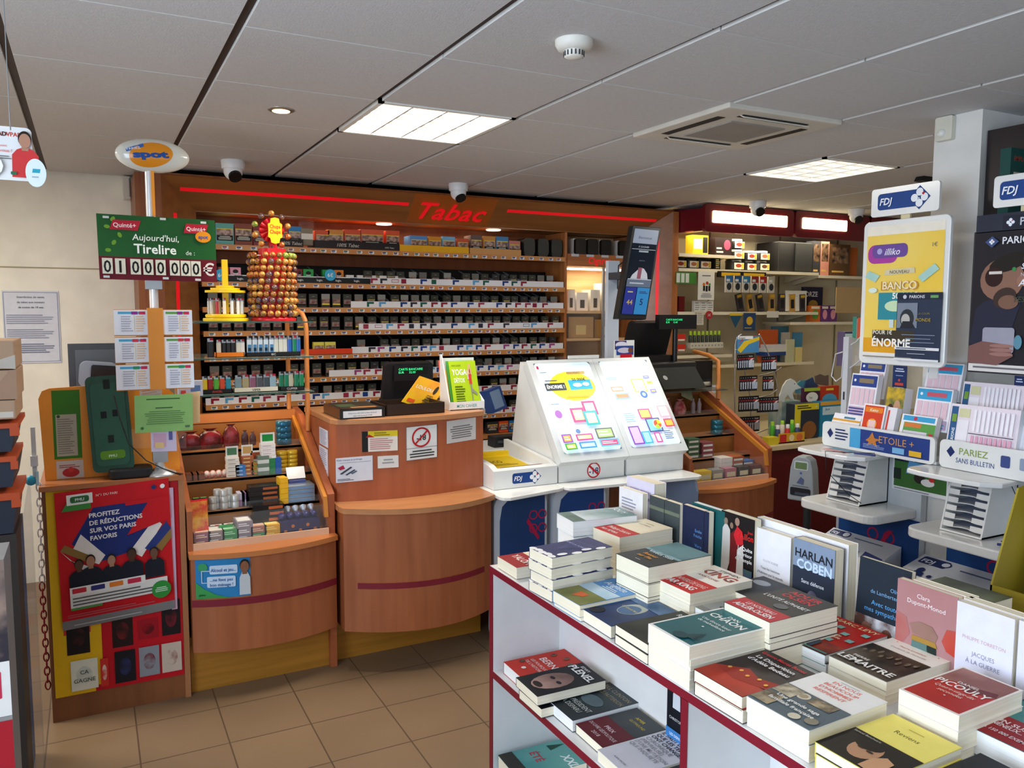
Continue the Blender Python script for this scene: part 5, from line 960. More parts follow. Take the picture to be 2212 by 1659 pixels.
# ================================================================ book gondola
GW=mat('#dedede',.4,coat=.15); GR_=mat('#7a1226',.4)
gd=thing('book_gondola','white book display unit with dark red edges in the foreground','display unit',(1.68,1.3,0))
def band(m,x0,y0,z0,x1,y1,z1): m.box(x0,y0,z0,x1,y1,z1,GR_)
m=MB(); m.box(1.115,.30,.779,2.25,2.279,.80,GW); band(m,1.1135,.30,.778,1.116,2.28,.7985); m.box(1.113,2.2785,.778,2.25,2.281,.80,GR_); m.build('top',gd)
m=MB(); m.box(1.115,2.258,0,2.25,2.279,.779,GW); band(m,1.1135,2.258,0,1.116,2.281,.779); m.build('end_panel',gd)
m=MB(); m.box(1.365,.32,0,1.38,2.258,.779,GW); m.build('back_panel',gd)
for y in(1.305,.42): m=MB(); m.box(1.115,y,0,1.365,y+.02,.779,GW); band(m,1.1135,y-.001,0,1.116,y+.021,.779); m.build('divider',gd)
for y0,y1,z in((1.325,2.258,.455),(1.325,2.258,.12),(.44,1.305,.455)):
    m=MB(); m.box(1.115,y0,z-.022,1.365,y1,z,GW); band(m,1.1135,y0,z-.023,1.116,y1,z-.0005); m.build('shelf',gd)
TILT='#f4f2ee'
def book(name_label,w,h,th,cov,art,spine=None,back=None,pages=PAGES,M=None,band_=None,sp_text=None,stack=0,words=None):
    """paperback: x across the cover, y up the cover, z thickness"""
    cov=ink(cov,.35) if isinstance(cov,str) else cov; spine=spine or cov
    t=thing('book',name_label,'book',M=M); c=.0009
    m=MB(); m.box(c,.001,c,w-.0012,h-.001,th-c,pages); m.build('page_block',t,local=True)
    m=MB(); m.box(0,0,th-c,w,h,th,cov); m.box(0,0,0,w,h,c,cov); m.box(0,0,c,c,h,th-c,spine)
    s=Sheet(m,(0,0,th),(w,0,0),(0,h,0),.00025)
    if art: art(s)
    if sp_text: q=Sheet(m,(0,h,0),(0,-h,0),(0,0,th),.0002); q.text(sp_text,.1,.3,.4,'#e8e8e8',bold=.01,maxw=.7)
    m.build('cover',t,local=True)
    if band_:
        bc,bh,fn=band_; m=MB(); m.box(0,h*.0+.0005,th,w+.0004,h*bh,th+.0004,bc); q=Sheet(m,(0,0,th+.0004),(w,0,0),(0,h*bh,0),.00025); fn(q); m.build('paper_band',t,local=True)
    return t
def flatM(x,y,z,rot=0): return xf((x,y,z),math.radians(rot)-PI/2)
NICK={'landscape cover':'landscape cover book','dark photo':'dark photo cover book','teal book':'teal book with white border','black and red':'burning street cover book','white and slate':'white and slate book','yellow book':'yellow book','glossy white':'glossy white and grey book','cream book with a red':'plain cream book with red band','dark sea':'dark sea cover book','cream book with big':'cream book with dark red capitals','pale grey':'half hidden pale grey book','black book with a smoke':'smoke picture book','black crime':'black crime book with red capitals','red book with turq':'red turquoise windows book','half cream':'brown crowd picture book','red and pink':'red and pink bordered book','navy blue':'navy book with pale leaf drawing','green grey':'green grey book'}
def nick(l):
    for k,v in NICK.items():
        if l.startswith(k): return v
    return l
def stackof(lab,FL,z,rot,w,h,ths,cov,art,words=None,**k):
    """FL: far left corner (min X,max Y); z top of stack"""
    zt=z; b=None; ths=list(ths); names=['','second from the top','third from the top','fourth from the top']
    for i,th in enumerate(ths):
        zt-=th; j=(0,0) if i==0 else (R.uniform(-.003,.003),R.uniform(-.004,.002)); M=flatM(FL[0]+j[0],FL[1]+j[1],max(zt,.8005),rot+(R.uniform(-.8,.8) if i else 0))
        if i==0: b=book(lab,w,h,th-.0006,cov,art,M=M,**k)
        else: dup(b,M,names[i].replace('from the top','book from the top')+' in the stack under the '+nick(lab))
    return b
T_=lambda s,*a,**k:s.text(*a,**k)
BG=lambda c,c2,vs=12:mat(c,.45,c2=c2,vs=vs,spec=.3)
# --- column along the edge
def a_(s): s.rect(0,0,1,1,'#e8dcc0'); s.rect(0,0,1,.45,'#9a1820'); s.text('YALOM',.1,.2,.14,'#f4f0e8',bold=.02,maxw=.8)
stackof('book with dark red band lettered in white at the far end of the table',(1.125,2.245),.838,0,.13,.20,[.036],'#e4d8bc',a_)
def a_(s):
    s.rect(0,0,1,1,'#2c3266'); [s.ell(.1+.2*k,.03+.02*(k%2),.12,.05,'#f4f4f8') for k in range(5)]; [s.ell(.9+.1*(k%2),.2+.2*k,.08,.08,'#f4f4f8') for k in range(4)]
    for k in range(9): s.poly([(.5,.25),(.1+.1*k,.75),(.12+.1*k,.75)],'#5a6298')
    s.text('DANS LA FORÊT',.5,.55,.05,'#a8b0d8','c')
stackof('navy blue book with pale leaf drawing on top of the tall stack',(1.115,2.018),.929,4,.118,.215,[.032]*4,'#2c3266',a_,words='navy blue cream paged book')
def a_(s): s.rect(0,0,1,1,'#5a90c8'); s.rect(0,0,1,.45,BG('#6a7038','#8a8a50',6)); s.rect(0,.4,1,.62,BG('#88b8d8','#c8dce8',5)); s.poly([(.35,.3),(.62,.3),(.62,.2),(.4,.12)],'#c85c28'); s.text('Anglade',.5,.74,.11,'#e8f0f8','c',maxw=.7); s.text('Jean',.75,.88,.04,'#e8f0f8'); s.lines(.3,.62,.8,.7,2,'#d8e8f4',al='c')
stackof('landscape cover book, blue sky over fields, left of the teal one',(1.112,1.876),.846,1.5,.134,.215,[.034,.012],'#5a90c8',a_)
def a_(s): s.rect(0,0,1,1,BG('#1c3058','#284474',5)); s.ell(.5,.55,.24,.22,'#a8b0a8'); s.ell(.5,.50,.2,.16,'#4a6a90'); s.rect(.0,.72,1,1,BG('#5878a0','#38587c',14)); s.ell(.2,.15,.15,.1,'#101828'); s.text('Le Grand Nord',.5,.5,.05,'#e0d088','c',maxw=.5)
stackof('night blue book with a pale moon near the table edge',(1.128,1.752),.833,-.5,.138,.21,[.033],'#1c3058',a_)
def a_(s): s.rect(0,0,1,1,BG('#1c1e1e','#32342e',10)); s.text('NO',.72,.84,.12,'#f0d818',bold=.05); s.text('RETOUR',.15,.84,.08,'#e0e0e0',bold=.02,maxw=.5)
stackof('dark photo cover book with yellow letters half under the teal book',(1.122,1.590),.848,-1,.135,.205,[.024,.024],'#1e2020',a_)
def a_(s):
    s.rect(0,0,1,1,'#f2f2ec'); s.rect(.04,.035,.96,.965,BG('#0c5a62','#0e6a70',3)); s.text('DAN',.5,.83,.055,'#f4f4f0','c',bold=.03); s.text('CHAON',.5,.72,.10,'#f4f4f0','c',bold=.04,maxw=.75); s.text('Une douce lueur',.5,.60,.05,'#e4ecec','c',bold=.01,maxw=.65); s.text('de malveillance',.5,.53,.05,'#e4ecec','c',bold=.01,maxw=.6); s.disc(.5,.44,.003,'#e4ecec')
    for k in range(5): s.poly([(.62,.16),(.75+.04*k,.34-.05*k),(.77+.04*k,.33-.05*k),(.68,.12)],'#084248')
    s.ell(.6,.1,.14,.07,'#084248')
stackof('teal book with white border, thick, top of the stack at the table edge',(1.117,1.451),.90,-.3,.1455,.225,[.045,.03,.0245],'#f2f2ec',a_,words='thick cream paged book under the teal book')
def a_(s): s.rect(0,0,1,1,BG('#1a1418','#2a1a18',8)); s.rect(0,0,1,.28,BG('#b83018','#7a2018',4)); s.poly([(0,.28),(.4,.5),(.7,.42),(1,.5),(1,.3),(.5,.2),(0,.28)],'#a02818'); [s.ell(.2+.18*k,.36+.04*(k%2),.03,.025,'#f0b048') for k in range(5)]; s.text('Graeme Macrae Burnet',.5,.88,.06,'#d82030','c',bold=.02,maxw=.85); s.text('La Disparition',.5,.76,.065,'#f4f0f0','c',bold=.03,maxw=.8); s.text("d'Adèle Bedeau",.5,.66,.065,'#f4f0f0','c',bold=.03,maxw=.8)
stackof('black and red book with a burning street scene, right of the teal book',(1.118,1.292),.856,1,.142,.212,[.03,.0255],'#241416',a_)
def a_(s):
    s.rect(0,0,1,1,'#f2f0ec'); s.text('EN NOUS',.5,.88,.05,'#e88070','c',bold=.03,maxw=.55); s.text('BEAUCOUP',.5,.80,.05,'#e88070','c',bold=.03,maxw=.6); s.text("D'HOMMES",.5,.72,.05,'#e88070','c',bold=.03,maxw=.6); s.text('RESPIRENT',.5,.64,.05,'#e88070','c',bold=.03,maxw=.62); s.lines(.3,.94,.7,.96,1,'#b8b4b0',al='c')
    s.rect(0,0,1,.52,'#52626a'); s.disc(.38,.43,.014,'#d8ccb8'); s.disc(.38,.43,.009,'#a89878'); s.rect(.02,.3,.32,.5,BG('#c8bca0','#6a6050',30)); s.rect(.5,.36,.85,.5,BG('#b8a480','#584c3c',30)); s.rect(.02,.03,.3,.26,BG('#a89878','#504838',30)); s.disc(.68,.07,.012,'#d0c8b0'); s.disc(.88,.12,.013,'#8a8270'); s.text('Une grande saga',.5,.24,.05,'#f4f2ec','c',bold=.03,maxw=.75); s.text('familiale française',.5,.15,.05,'#f4f2ec','c',bold=.03,maxw=.75)
stackof('white and slate book with small round photographs near the table edge',(1.122,1.139),.862,2,.152,.222,[.032,.029],'#f2f0ec',a_)
def a_(s): s.rect(0,0,1,1,'#f0e070'); s.text('Reviens',.5,.72,.06,'#6a6020','c',maxw=.35); s.lines(.35,.86,.65,.88,1,'#b0a040',al='c'); s.rect(0,0,1,.5,'#18130f'); s.ell(.45,.26,.2,.17,'#b88a68'); s.ell(.4,.36,.2,.1,'#14100c'); s.poly([(.62,.02),(.62,.2),(.72,.3),(.86,.26),(.88,.08),(.85,.0)],'#c89870'); s.ell(.38,.26,.05,.015,'#2a1a12'); s.ell(.52,.25,.05,.015,'#2a1a12'); s.text('Samuel Benchetrit',.05,.44,.03,'#c8c0b0',maxw=.4)
stackof('yellow book whose lower half shows a man with his hand to his face',(1.128,.974),.848,1,.138,.215,[.028,.02],'#e8d850',a_)
def a_(s): s.rect(0,0,1,1,BG('#15161a','#2c3034',4)); s.rect(.0,.5,1,.515,'#d8d8d8'); s.text('Kling',.15,.6,.1,'#f0f0f0',bold=.02,maxw=.6); s.lines(.2,.5,.6,.56,1,'#c02030')
stackof('black book with white lettering in the bottom right corner of the picture',(1.15,.825),.838,0,.14,.225,[.037],'#15161a',a_)
# --- second column
def a_(s): s.rect(0,0,1,1,BG('#c8d4dc','#6a8a8a',4)); s.rect(0,0,1,.2,BG('#3c5a50','#88a098',6)); s.text('JOUY',.08,.84,.1,'#f0f4f8',bold=.02,maxw=.7)
stackof('glossy white and grey book on the tallest far stack',(1.362,2.275),.945,-6,.124,.236,[.05,.05,.044],'#c8d4dc',a_,pages=PAGEW,words='thick white paged book in the far stack')
def a_(s): s.rect(0,0,1,1,'#efe6cc'); s.frame(.06,.3,.94,.95,'#c8b890',.0008); s.text('LE LAMBEAU',.5,.72,.035,'#8a2a20','c',maxw=.5); s.lines(.3,.82,.7,.84,1,'#6a6050',al='c')
stackof('cream book with a red paper band lettered in white',(1.412,2.130),.925,3,.136,.216,[.045,.04,.04],'#efe6cc',a_,band_=('#c01c1c',.38,lambda q:(q.text('Philippe Lançon',.1,.55,.24,'#f4e8e4',bold=.02,maxw=.8),q.text('PRIX FEMINA',.1,.2,.18,'#f4e8e4',bold=.02,maxw=.6))))
def a_(s): s.rect(0,0,1,1,BG('#10181c','#182024',6)); s.rect(0,.48,1,1,BG('#1c4a58','#5a8890',5)); s.rect(0,.46,1,.52,BG('#4a7a88','#8ab0b8',30)); s.text('Viveca Sten',.52,.42,.07,'#dce8ec','c',bold=.02,maxw=.75); s.text("Retour",.45,.3,.065,'#e09830','c',bold=.04,maxw=.6); s.text("sur l'île",.45,.2,.065,'#e09830','c',bold=.04,maxw=.6); s.lines(.4,.08,.6,.1,1,'#d8d8d0',al='c')
stackof('dark sea cover book with orange title in the second row',(1.297,1.839),.935,2,.144,.226,[.05,.045,.039],'#10181c',a_,words='thick cream paged book under the dark sea cover')
def a_(s): s.rect(0,0,1,1,'#f2ece0'); s.text('STEPHEN',.55,.88,.06,'#3a2420','c',bold=.03,maxw=.6); s.text('KING',.5,.68,.17,mat('#7a1c14',.35,c2='#c84828',vs=14),'c',bold=.06,maxw=.85); s.text('ANATOMIE',.5,.56,.05,'#a83a28','c',maxw=.6); s.lines(.3,.06,.7,.09,1,'#302a28',al='c')
stackof('cream book with big dark red capitals and a red paper band',(1.342,1.724),.893,1.5,.148,.221,[.03,.03,.03],'#f2ece0',a_,band_=('#c81c1c',.42,lambda q:(q.text("L'UNIVERS DE KING",.5,.58,.22,'#f0c8c0','c',bold=.02,maxw=.85),q.text('PAR KING',.5,.2,.28,'#f8f4f0','c',bold=.05,maxw=.75))))
def a_(s): s.rect(0,0,1,1,BG('#c8c8c0','#8a8c88',5)); s.rect(0,0,1,.12,'#a8a49c'); s.poly([(.2,.3),(.7,.45),(.8,.25),(.4,.15)],'#585858')
stackof('pale grey book mostly hidden between the cream capitals book and the red banded one',(1.362,1.575),.856,0,.135,.20,[.028,.028],'#d0d0ca',a_,pages=PAGEW)
def a_(s): s.rect(0,0,1,1,BG('#1c1e20','#2a2c30',6)); s.ell(.3,.7,.2,.12,BG('#4a4c50','#9aa0a8',10)); s.text('Le passager',.3,.3,.05,'#8a9098','c',maxw=.5)
stackof('black book with a smoke picture behind the red banded crime book',(1.505,1.640),.872,0,.14,.16,[.036,.035],'#1c1e20',a_)
def a_(s): s.rect(0,0,1,1,'#26282a'); s.text('ADLER',.5,.84,.1,'#d02438','c',bold=.05,maxw=.8); s.text('OLSEN',.5,.71,.1,'#d02438','c',bold=.05,maxw=.8); s.text("L'UNITÉ ALPHABET",.5,.55,.07,'#e4e4e4','c',bold=.03,maxw=.92); s.ell(.6,.43,.13,.07,'#585c60')
stackof('black crime book with red capitals and red band in the second row',(1.333,1.438),.920,.5,.147,.223,[.052,.038,.03],'#26282a',a_,words='thick paperback under the black crime book',band_=('#c01c30',.30,lambda q:(q.text('LE NOUVEAU',.5,.6,.22,'#f4d8d8','c',bold=.03,maxw=.6),q.text('ADLER-OLSEN',.5,.2,.3,'#f8f0f0','c',bold=.05,maxw=.8))))
def a_(s):
    s.rect(0,0,1,1,'#b82018'); s.rect(0,0,1,.3,BG('#b84020','#6a1c18',10)); s.text('MARC LEVY',.5,.88,.075,'#f0dca8','c',bold=.02,maxw=.85)
    for i in range(4):
        for j in range(4):
            if (i+j)%2==0: s.rect(.08+.24*i,.32+.13*j,.2+.24*i,.40+.13*j,'#80b8b0')
    s.poly([(.3,.05),(.3,.22),(.5,.3),(.66,.22),(.66,.05)],'#3c4a58'); s.text('Une fille',.5,.5,.05,'#f0e0b8','c',bold=.02,maxw=.4); s.text('comme elle',.5,.43,.05,'#f0e0b8','c',bold=.02,maxw=.45); s.rect(0,0,1,.03,'#4a8a80')
stackof('red book with turquoise windows drawn on a facade',(1.436,1.372),.846,2.5,.145,.225,[.026,.020],'#4a8a80',a_,pages=PAGEW)
def a_(s): s.rect(0,0,1,1,'#f0ece2'); s.disc(.15,.95,.0016,'#c03030'); s.disc(.85,.95,.0016,'#c03030'); s.text('Pierre Lemaitre',.5,.86,.035,'#c86058','c',maxw=.5); s.text("Couleurs de l'incendie",.5,.78,.035,'#9a8a80','c',maxw=.6); s.rect(0,0,1,.68,BG('#241c14','#4a3c2c',20)); [s.ell(.1+.1*k,.45+.05*(k%3),.03,.05,BG('#4a3c2c','#8a7860',60)) for k in range(9)]; s.text('PIERRE',.3,.22,.045,'#f0ece4','c',bold=.02); s.text('LEMAITRE',.5,.08,.11,'#f4f2ec','c',bold=.04,maxw=.92)
stackof('half cream half brown crowd picture book beside the red facade book',(1.435,1.210),.853,.8,.146,.215,[.03,.0225],'#efe8da',a_)
def a_(s): s.rect(0,0,1,1,'#efe6dc'); s.rect(.04,.03,.96,.97,BG('#b02018','#d03020',3)); s.poly([(.04,.5),(.3,.62),(.55,.5),(.96,.58),(.96,.97),(.04,.97)],BG('#c89080','#8a5044',5)); s.poly([(.4,.6),(.9,.7),(.96,.6),(.6,.5)],'#6a2420'); s.text('DANIEL',.5,.6,.05,'#f4ece4','c',bold=.02,maxw=.35); s.text('PICOULY',.5,.47,.11,'#f8f2ea','c',bold=.04,maxw=.85); s.text('Quatre-vingt-dix',.5,.38,.055,'#f0d8c8','c',shear=.3,maxw=.65); s.text('secondes',.5,.3,.055,'#f0d8c8','c',shear=.3,maxw=.4); s.disc(.5,.24,.002,'#f0e8e0')
stackof('red and pink bordered book with white capitals, third row',(1.366,.984),.89,1.5,.121,.205,[.04,.03,.0195],'#efe6dc',a_,words='thick white paged book under the bordered red book')
def a_(s): s.rect(0,0,1,1,BG('#58a8a0','#2c6a6c',4)); s.text('SUSP',.3,.66,.14,'#f0f4f0',bold=.02,shear=.2); s.rect(0,.85,1,1,'#182c34')
stackof('turquoise book with a wide red paper band at the right edge of the picture',(1.425,.893),.850,0,.145,.225,[.049],'#2c6a6c',a_,pages=PAGEW,band_=('#981820',.45,lambda q:(q.text('- UN SUSPENSE',.06,.68,.14,'#f0dcdc',bold=.04,maxw=.8),q.text('VÉNÉNEUX... EFFICACE',.06,.5,.14,'#f0dcdc',bold=.04,maxw=.88),q.text('DÉJÀ 150 000 EXEMPLAIRES',.06,.22,.11,'#f0dcdc',bold=.03,maxw=.88))))
# --- standing row
def standM(X,Yfar,z,lean=0,yaw=0):
    B=Matrix(((0,0,-1,0),(-1,0,0,0),(0,1,0,0),(0,0,0,1)))
    return Matrix.Translation((X,Yfar,z))@Matrix.Rotation(math.radians(yaw),4,'Z')@Matrix.Rotation(math.radians(lean),4,'Y')@B@Matrix.Identity(4)
def stand(lab,X,Yfar,w,h,th,cov,art,z=.8005,lean=0,**k):
    """X: plane of the visible cover"""
    M=standM(X+th,Yfar,z,lean); return book(lab,w,h,th,cov,art,M=M,**k)
def a_(s): s.rect(0,0,1,1,'#dcd8ec'); s.text('DON WINSLOW',.5,.70,.06,'#5a5470','c',maxw=.7,bold=.02); s.text('CORRUPTION',.5,.8,.06,'#a898c0','c',maxw=.8)
stand('thick pale lilac book standing at the far end of the row',1.686,2.33,0.16,0.23,.05,'#dcd8ec',a_)
def a_(s): s.rect(0,0,1,1,'#eeeef2'); s.lines(.12,.35,.75,.85,9,'#9aa0b8')
stand('white back cover with blue text standing at the far end of the row',1.643,2.315,0.138,0.1995,.02,'#eeeef2',a_,spine=ink('#1c1c24'))
def a_(s): s.rect(0,0,1,1,BG('#30383a','#465054',4)); s.rect(0,.78,1,.84,'#6a7464'); s.text('CE QU',.3,.22,.07,'#d8e4f0',bold=.03,maxw=.65)
stand('dark slate book with glossy cover, fourth in the standing row',1.655,2.155,0.078,0.1995,.022,'#30383a',a_)
stand('second dark slate book overlapping its twin in the standing row',1.656,2.076,0.076,0.1995,.022,'#30383a',a_)
def a_(s): s.rect(0,0,1,1,'#1c2748'); s.text('Emilie',.92,.62,.05,'#6a9ad8','r'); s.text('Frèche',.92,.54,.05,'#6a9ad8','r'); s.text('Vivre',.92,.38,.055,'#5a90d8','r'); s.text('ensemble',.92,.29,.055,'#5a90d8','r')
stand('navy blue book with light blue lettering in the standing row',1.67,2.005,0.105,0.1995,.022,'#1c2748',a_)
stand('navy blue book edge just right of the light blue lettering',1.671,1.899,0.02,0.1995,.022,'#1c2748',lambda s:s.rect(0,0,1,1,'#1c2748'))
stand('teal spined book standing behind the navy books',1.7,1.99,0.15,0.206,.022,'#165a5c',lambda s:s.rect(0,0,1,1,'#165a5c'),spine=ink('#165a5c'),pages=PAGEW)
def a_(s):
    s.rect(0,0,1,1,'#161214'); s.poly([(.02,.1),(.05,.75),(.15,.85),(.28,.75),(.3,.3),(.2,.1)],'#c8c4c0'); s.ell(.15,.86,.06,.05,'#8a7868'); s.ell(.33,.82,.05,.045,'#8a7060'); s.poly([(.28,.1),(.3,.7),(.45,.78),(.66,.68),(.7,.1)],'#6a1418'); s.ell(.5,.9,.07,.06,'#a08070'); s.poly([(.4,.7),(.5,.84),(.66,.78),(.7,.6),(.5,.56)],'#c8202c'); s.poly([(.5,.1),(.52,.5),(.7,.6),(.72,.1)],'#d8d4d0')
    s.text('Jean',.97,.78,.045,'#e02828','r'); s.text("d'Aillon",.99,.68,.09,'#e02828','r',bold=.02,maxw=.5); s.text('La Quête',.97,.52,.055,'#f4f4f4','r',bold=.02,maxw=.5); s.text('du trésor',.97,.44,.055,'#f4f4f4','r',bold=.02,maxw=.5); s.text('du Temple',.97,.36,.055,'#f4f4f4','r',bold=.02,maxw=.5); s.rect(.72,.02,.98,.26,BG('#4a6a50','#3a508a',12)); s.rect(.1,0,.5,.06,'#d0a838')
stand('book showing robed knights painting and red author name, in the standing row',1.7,1.855,0.14,0.21,.028,'#161214',a_)
def a_(s): s.rect(0,0,1,1,'#eceaf0'); s.rect(0,0,1,.16,BG('#30323a','#5a5c68',8)); s.text('TOUTE PLEINE',.5,.5,.035,'#a8a4ac','c',maxw=.55); s.text('Tous les hommes',.5,.38,.04,'#4a5260','c',maxw=.55); s.text("n'habitent pas le monde",.5,.30,.04,'#4a5260','c',maxw=.8)
stand('white book with centred grey title in the standing row',1.712,1.735,0.148,0.188,.022,'#eceaf0',a_)
def a_(s): s.rect(0,0,1,1,'#ecebee'); s.lines(.1,.8,.6,.9,1,'#8a8890'); s.lines(.1,.62,.95,.78,3,'#b0aeb6')
stand('taller white book with small print behind the grey titled one',1.745,1.75,0.17,0.208,.024,'#ecebee',a_)
def a_(s): s.rect(0,0,1,1,'#2c3444'); s.rect(0,.62,1,1,'#8494ac'); s.text('HARLAN',.5,.76,.12,'#1c2028','c',bold=.04,maxw=.95); s.text('COBEN',.52,.61,.13,'#c8dcf0','c',bold=.06,maxw=.88); s.text('Sans défense',.5,.42,.055,'#e8ecf4','c',bold=.02,maxw=.65); s.ell(.5,.2,.14,.15,BG('#5a5468','#8a8498',20)); s.rect(0,0,1,.05,'#101828')
stand('thriller with big dark and pale blue capitals in the standing row',1.695,1.562,0.14,0.1995,.034,'#2c3444',a_)
stand('thick white book standing behind the blue capitals thriller',1.742,1.578,0.158,0.208,.036,'#efedf0',lambda s:s.rect(0,0,1,1,'#efedf0'))
def a_(s): s.rect(0,0,1,1,'#202a36'); s.text('Olivia',.86,.68,.05,'#7aa8d0','r'); s.text('de Lamberterie',.86,.6,.05,'#7aa8d0','r',maxw=.6); s.text('Avec toutes',.86,.46,.06,'#58a0d8','r',bold=.01,maxw=.6); s.text('mes sympathies',.9,.37,.06,'#58a0d8','r',bold=.01,maxw=.75); s.rect(0,0,1,.3,BG('#d8d8dc','#5a3c34',22)); s.ell(.25,.16,.1,.07,'#8a5c4c'); s.ell(.65,.14,.1,.08,'#7a4c3c')
stand('dark blue book with light blue title over a photo',1.69,1.353,0.145,0.203,.016,'#202a36',a_,lean=4)
def a_(s): s.rect(0,0,1,1,BG('#b08080','#a87270',3)); s.text('Clara',.45,.84,.055,'#f0e4e4','c',maxw=.3); s.text('Dupont-Monod',.5,.76,.055,'#f0e4e4','c',maxw=.7); s.poly([(0,.62),(.18,.58),(.25,.4),(.12,.25),(0,.2)],BG('#b05850','#b07c78',5)); s.poly([(1,.62),(.85,.6),(.78,.45),(.86,.35),(1,.32)],BG('#c04030','#b06058',5)); s.poly([(.3,.42),(.25,.52),(.4,.58),(.62,.57),(.72,.48),(.68,.4)],BG('#80604c','#9a7468',9)); s.poly([(.3,.4),(.68,.4),(.72,.34),(.28,.34)],'#a88038'); s.poly([(.3,.34),(.55,.34),(.55,.05),(.25,.05)],'#5a7874'); s.poly([(.55,.34),(.7,.34),(.72,.1),(.6,.05)],'#1c2c28')
stand('pink book with a blurred dancing dress in the standing row',1.65,1.205,0.148,0.1995,.018,'#b08080',a_)
def a_(s): s.rect(0,0,1,1,'#dedbea'); s.text('PHILIPPE TORRETON',.5,.62,.04,'#c89a9a','c',maxw=.75); s.text('JACQUES',.5,.46,.05,'#8a88a0','c',maxw=.4); s.text('À LA GUERRE',.5,.37,.05,'#8a88a0','c',maxw=.6); s.rect(0,0,1,.1,BG('#2c2c48','#6a5a50',20))
stand('lilac white book with thin capitals near the right of the standing row',1.634,1.048,0.122,0.1995,.022,'#dedbea',a_)
stand('plain lilac white book at the right end of the standing row',1.64,0.921,0.13,0.1995,.022,'#dedbea',lambda s:s.rect(0,0,1,1,'#dedbea'))
for k,(x,y) in enumerate(((1.66,1.18),(1.66,1.05))):
    stand('cream paged book standing directly behind the %s book'%['pink','lilac white'][k],[1.670,1.658][k],y,.14,.201,.026,'#e8e0cc',None)
# flat stack on the far side
def a_(s): s.rect(0,0,1,1,BG('#7a8468','#3c4234',5)); s.rect(0,0,1,.3,'#c8bca0')
stackof('green grey book lying on the stack behind the pink book',(1.76,1.262),.945,1,.17,.155,[.036,.036,.036,.036],'#8a8870',a_,words='flat book behind the pink book')
# --- box display on the far side
t=thing('book_box_display','mustard yellow cardboard box display at the right edge behind the books','display box',(2.15,1.12,.8)); YB=mat('#94821a',.6)
m=MB(); a=px(2140,1285,2.0); y1=1.2; m.box(2.0,.86,.801,2.006,y1,.93,YB); m.box(2.0,.86,.801,2.24,y1,.806,YB); m.prism([(2.0,.801),(2.0,.93),(2.09,1.17),(2.24,1.19),(2.24,.801)],y1-.005,y1,YB,'y'); m.box(2.234,.86,.801,2.24,y1,1.19,YB); m.build('carton',t)
def a_(s): s.rect(0,0,1,1,'#e0dcdc'); s.rect(.1,.5,.9,.95,BG('#a88a80','#d8c8c0',8)); s.text('mi',.05,.3,.2,'#f8f8f8',bold=.04); s.rect(0,0,1,.12,'#802830'); s.lines(.05,.02,.8,.1,2,'#f0e8e8')
book('book with white face standing in the mustard yellow box display',.16,.23,.03,'#d8d4d4',a_,M=standM(2.10,1.16,.85,24))
# --- books on the lower shelves
def a_(s): s.rect(0,0,1,1,'#c83020'); s.text('BERN',.5,.5,.12,'#f0ece8','c',bold=.02,maxw=.6); s.text('LES POURQUOI',.5,.38,.055,'#f0e0dc','c',maxw=.7); s.text("DE L'HISTOIRE",.5,.29,.055,'#f0e0dc','c',maxw=.7); s.disc(.45,.17,.008,'#f0e8e4'); [s.ell(u,v,.06,.05,BG('#3c1c14','#7a5a48',60)) for u,v in((.15,.25),(.2,.75),(.78,.8),(.5,.85),(.85,.25))]
def shelfbook(lab,FL,z,rot,w,h,th,c,art,zb=None,**k): return book(lab,w,h,th,c,art,M=flatM(FL[0],FL[1],z-th,rot),**k)
shelfbook('red history book with small engraved heads on the lower shelf',(1.137,2.225),.494,-1,.148,.225,.038,'#c83020',a_,pages=PAGEW)
def a_(s): s.rect(0,0,1,1,'#18181a'); s.ell(.5,.38,.34,.3,BG('#b89488','#6a4c44',5)); s.ell(.38,.42,.08,.03,'#201816'); s.ell(.65,.42,.08,.03,'#201816'); s.ell(.5,.16,.16,.05,'#30221c'); s.text('EDWY',.2,.9,.05,'#e8e8e8',bold=.02); s.text('PLENEL',.5,.76,.12,'#f4f4f4','c',bold=.05,maxw=.9)
shelfbook('black book with a face and white capitals on the lower shelf',(1.092,2.055),.523,-1,.135,.232,.028,'#18181a',a_)
m=MB(); M=flatM(1.092,2.055,.456,-1); b_=dup(bpy.data.objects[[o.name for o in bpy.data.objects if o.get('label')=="black book with a face and white capitals on the lower shelf"][0]],flatM(1.10,2.05,.458,0),'book directly under the black face book on the lower shelf')
def a_(s): s.rect(0,0,1,1,BG('#20282c','#2c383c',5)); s.text('BILL CLINTON',.5,.86,.075,'#9a8a68','c',maxw=.85); s.text('JAMES PATTERSON',.5,.72,.075,'#9a8a68','c',maxw=.92); s.ell(.5,.5,.3,.12,BG('#3c5058','#5a6a70',10)); s.text('LE PRÉSIDENT',.5,.26,.08,'#c8ccc8','c',maxw=.8); s.text('A DISPARU',.5,.15,.08,'#c8ccc8','c',maxw=.6)
shelfbook('dark grey thriller with gold names on the lower shelf',(1.141,1.958),.490,0,.146,.224,.034,'#20282c',a_,pages=PAGEW)
def a_(s): s.rect(0,0,1,1,BG('#24282a','#3c4244',5)); s.text('AMIR',.35,.8,.06,'#c8b040',bold=.02); s.text('GUTFREUND',.35,.7,.05,'#c8b040',maxw=.5)
shelfbook('dark book with maroon prize band on the lower shelf',(1.147,1.806),.482,-1,.135,.205,.026,'#24282a',a_,band_=('#601420',.5,lambda q:(q.text('PRIX',.5,.6,.14,'#e0c8cc','c',bold=.02),q.text('DU LIVRE GÉOPOLITIQUE',.5,.38,.12,'#e0c8cc','c',maxw=.9),q.text('2018',.5,.16,.12,'#e0c8cc','c'))))
